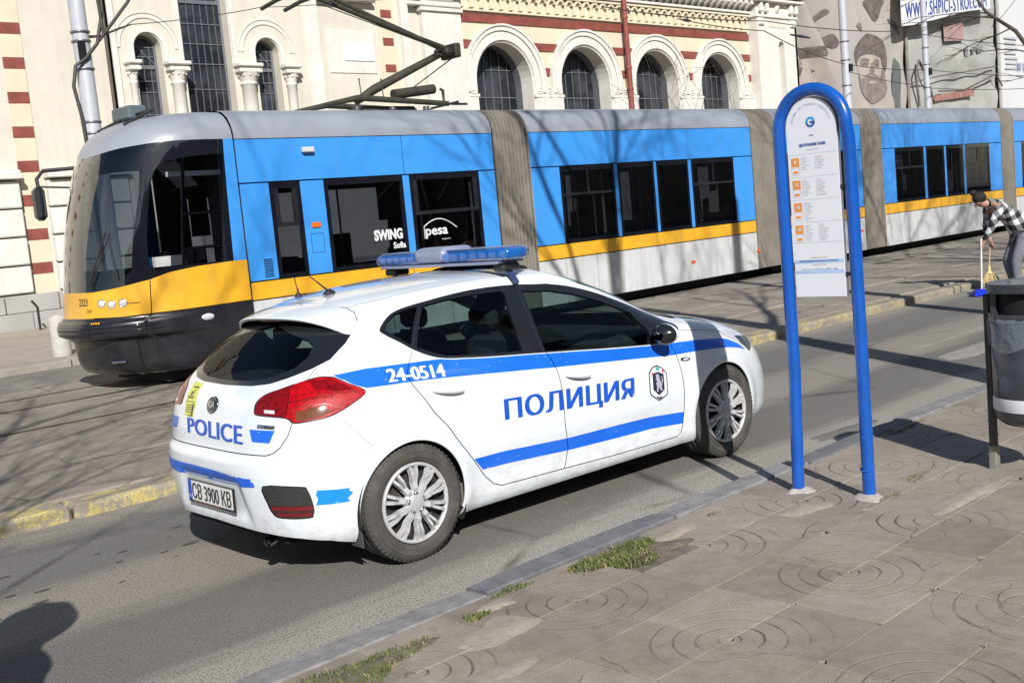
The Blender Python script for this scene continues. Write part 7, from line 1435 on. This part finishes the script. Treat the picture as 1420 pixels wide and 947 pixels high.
for f_, s_, z in ((-.14, -.11, .0), (.14, -.11, .0), (.14, .12, .0), (-.14, .12, .0), (-.15, -.13, .10), (.15, -.13, .10), (.14, .12, .015), (-.14, .12, .015)): V.append(dF*f_+dS*s_+Vector((0, 0, z+.01)))
mb.add(V, [(0, 1, 2, 3), (0, 1, 5, 4), (1, 2, 6, 5), (3, 0, 4, 7)]); o = mb.build('pan', M('blue_plastic', (.012, .04, .62), .4), pan_); o.modifiers.new('thickness', 'SOLIDIFY').thickness = .008
br = thing('broom', tuple(BW+fr(.33, -.02, 0)), 'straw-coloured broom held down beside the blue dustpan', 'broom'); hp = fr(.27, .06, .70)-fr(.33, -.02, 0)
mb = MB(); mb.tube([(0, 0, .40), tuple(hp+Vector((0, 0, .0))), tuple(hp+Vector((.02, 0, .12)))], .012, 8); mb.build('handle', M('broom_handle_wood', (.42, .30, .15), .7), br)
m_straw = M('yellow_straw', (.62, .50, .24), .9, var=.25, vs=40, bump=.5, bs=200); mb = MB(); rg = random.Random(2); mb.tube([(0, 0, .42), (0, 0, .36), (0, 0, .30)], [.014, .022, .04], 10); mb.build('binding', m_straw, br)
mb = MB()
for i in range(170):
    a = rg.uniform(-1, 1); b = rg.uniform(-1, 1); t0 = dF*(a*.02)+dS*(b*.015)+Vector((0, 0, .34)); t1 = dF*(a*.115)+dS*(b*.03)+Vector((0, 0, .20)); t2 = dF*(a*.10)+dS*(b*.03)+Vector((0, 0, rg.uniform(.02, .07))); mb.tube([t0, t1, t2], .0035, 3, cap=False)
o = mb.build('bristles', m_straw, br, recalc=False); o['kind'] = 'stuff'
# officer in the car, tram driver, passer-by outside the frame
m_navyc = M('navy_jacket', (.012, .016, .035), .85, var=.2); m_pink = M('pink_sleeve', (.62, .03, .12), .8)
of = thing('person', (1.12, -.36, .30), 'person in navy jacket seated in the front of the police car', 'person'); f2 = lambda f, s, z: Vector((f, s, z))
def seated(root, top, tilt=0., hs=(0, 1, 0)):
    Js = dict(pelvis=(.06, 0, .30, .13), spine=(-.02, 0, .48, .13), chest=(-.06, 0, .66, .14), neck=(-.05, 0, .80, .058), chin=(-.01, 0, .83, .06), head=(.0, 0, .90, .086), crown=(-.01, 0, .97, .075), sh_l=(-.05, .17, .68, .066), el_l=(.10, .24, .48, .05), wr_l=(.34, .16, .50, .033), sh_r=(-.05, -.17, .68, .066), el_r=(.10, -.24, .48, .05), wr_r=(.34, -.16, .50, .033),
              hip_l=(.12, .09, .30, .09), kn_l=(.46, .11, .34, .068), an_l=(.62, .11, .05, .045), toe_l=(.74, .11, .04, .033), hip_r=(.12, -.09, .30, .09), kn_r=(.46, -.11, .34, .068), an_r=(.62, -.11, .05, .045), toe_r=(.74, -.11, .04, .033), hs_l=(0, 1, 0), hs_r=(0, 1, 0))
    figure(root, f2, Js, top, m_navyc); ball('hair', f2(-.022, 0, .945), (.100, .090, .098), m_hair, root); face(root, f2(0, 0, .905), (1, 0, 0), (0, 0, 1), (0, 1, 0))
seated(of, m_navyc); of.rotation_euler = (0, 0, -.041)
dr = thing('person', (3.20, 8.05, .70), 'tram driver with pink sleeves sitting behind the cab window', 'person'); seated(dr, m_pink); dr.rotation_euler = (0, 0, PI)
pb_ = thing('person', (-3.12, -2.22, .12), 'passer-by in a dark coat outside the frame, only the rounded shadow shows at lower left', 'person')
Jp = dict(pelvis=(0, 0, .95, .16), spine=(0, 0, 1.12, .15), chest=(0, 0, 1.32, .16), neck=(.0, 0, 1.48, .06), chin=(.03, 0, 1.53, .065), head=(.02, 0, 1.60, .092), crown=(.01, 0, 1.68, .08), sh_l=(0, .19, 1.36, .07), el_l=(-.02, .27, 1.08, .055), wr_l=(.06, .26, .84, .036), sh_r=(0, -.19, 1.36, .07), el_r=(-.02, -.27, 1.08, .055), wr_r=(.06, -.26, .84, .036),
          hip_l=(0, .10, .88, .11), kn_l=(.02, .11, .48, .075), an_l=(0, .11, .09, .05), toe_l=(.16, .12, .04, .036), hip_r=(0, -.10, .88, .11), kn_r=(.02, -.11, .48, .075), an_r=(0, -.11, .09, .05), toe_r=(.16, -.12, .04, .036), hs_l=(1, 0, 0), hs_r=(1, 0, 0))
figure(pb_, f2, Jp, m_navyc, m_navyc, jacket_r=1.15); ball('hair', f2(-.01, 0, 1.64), (.20, .20, .19), m_hair, pb_)  # hair ball oversized to round out the cast shadow
# drop the lettering workbench
bpy.data.objects.remove(_to)
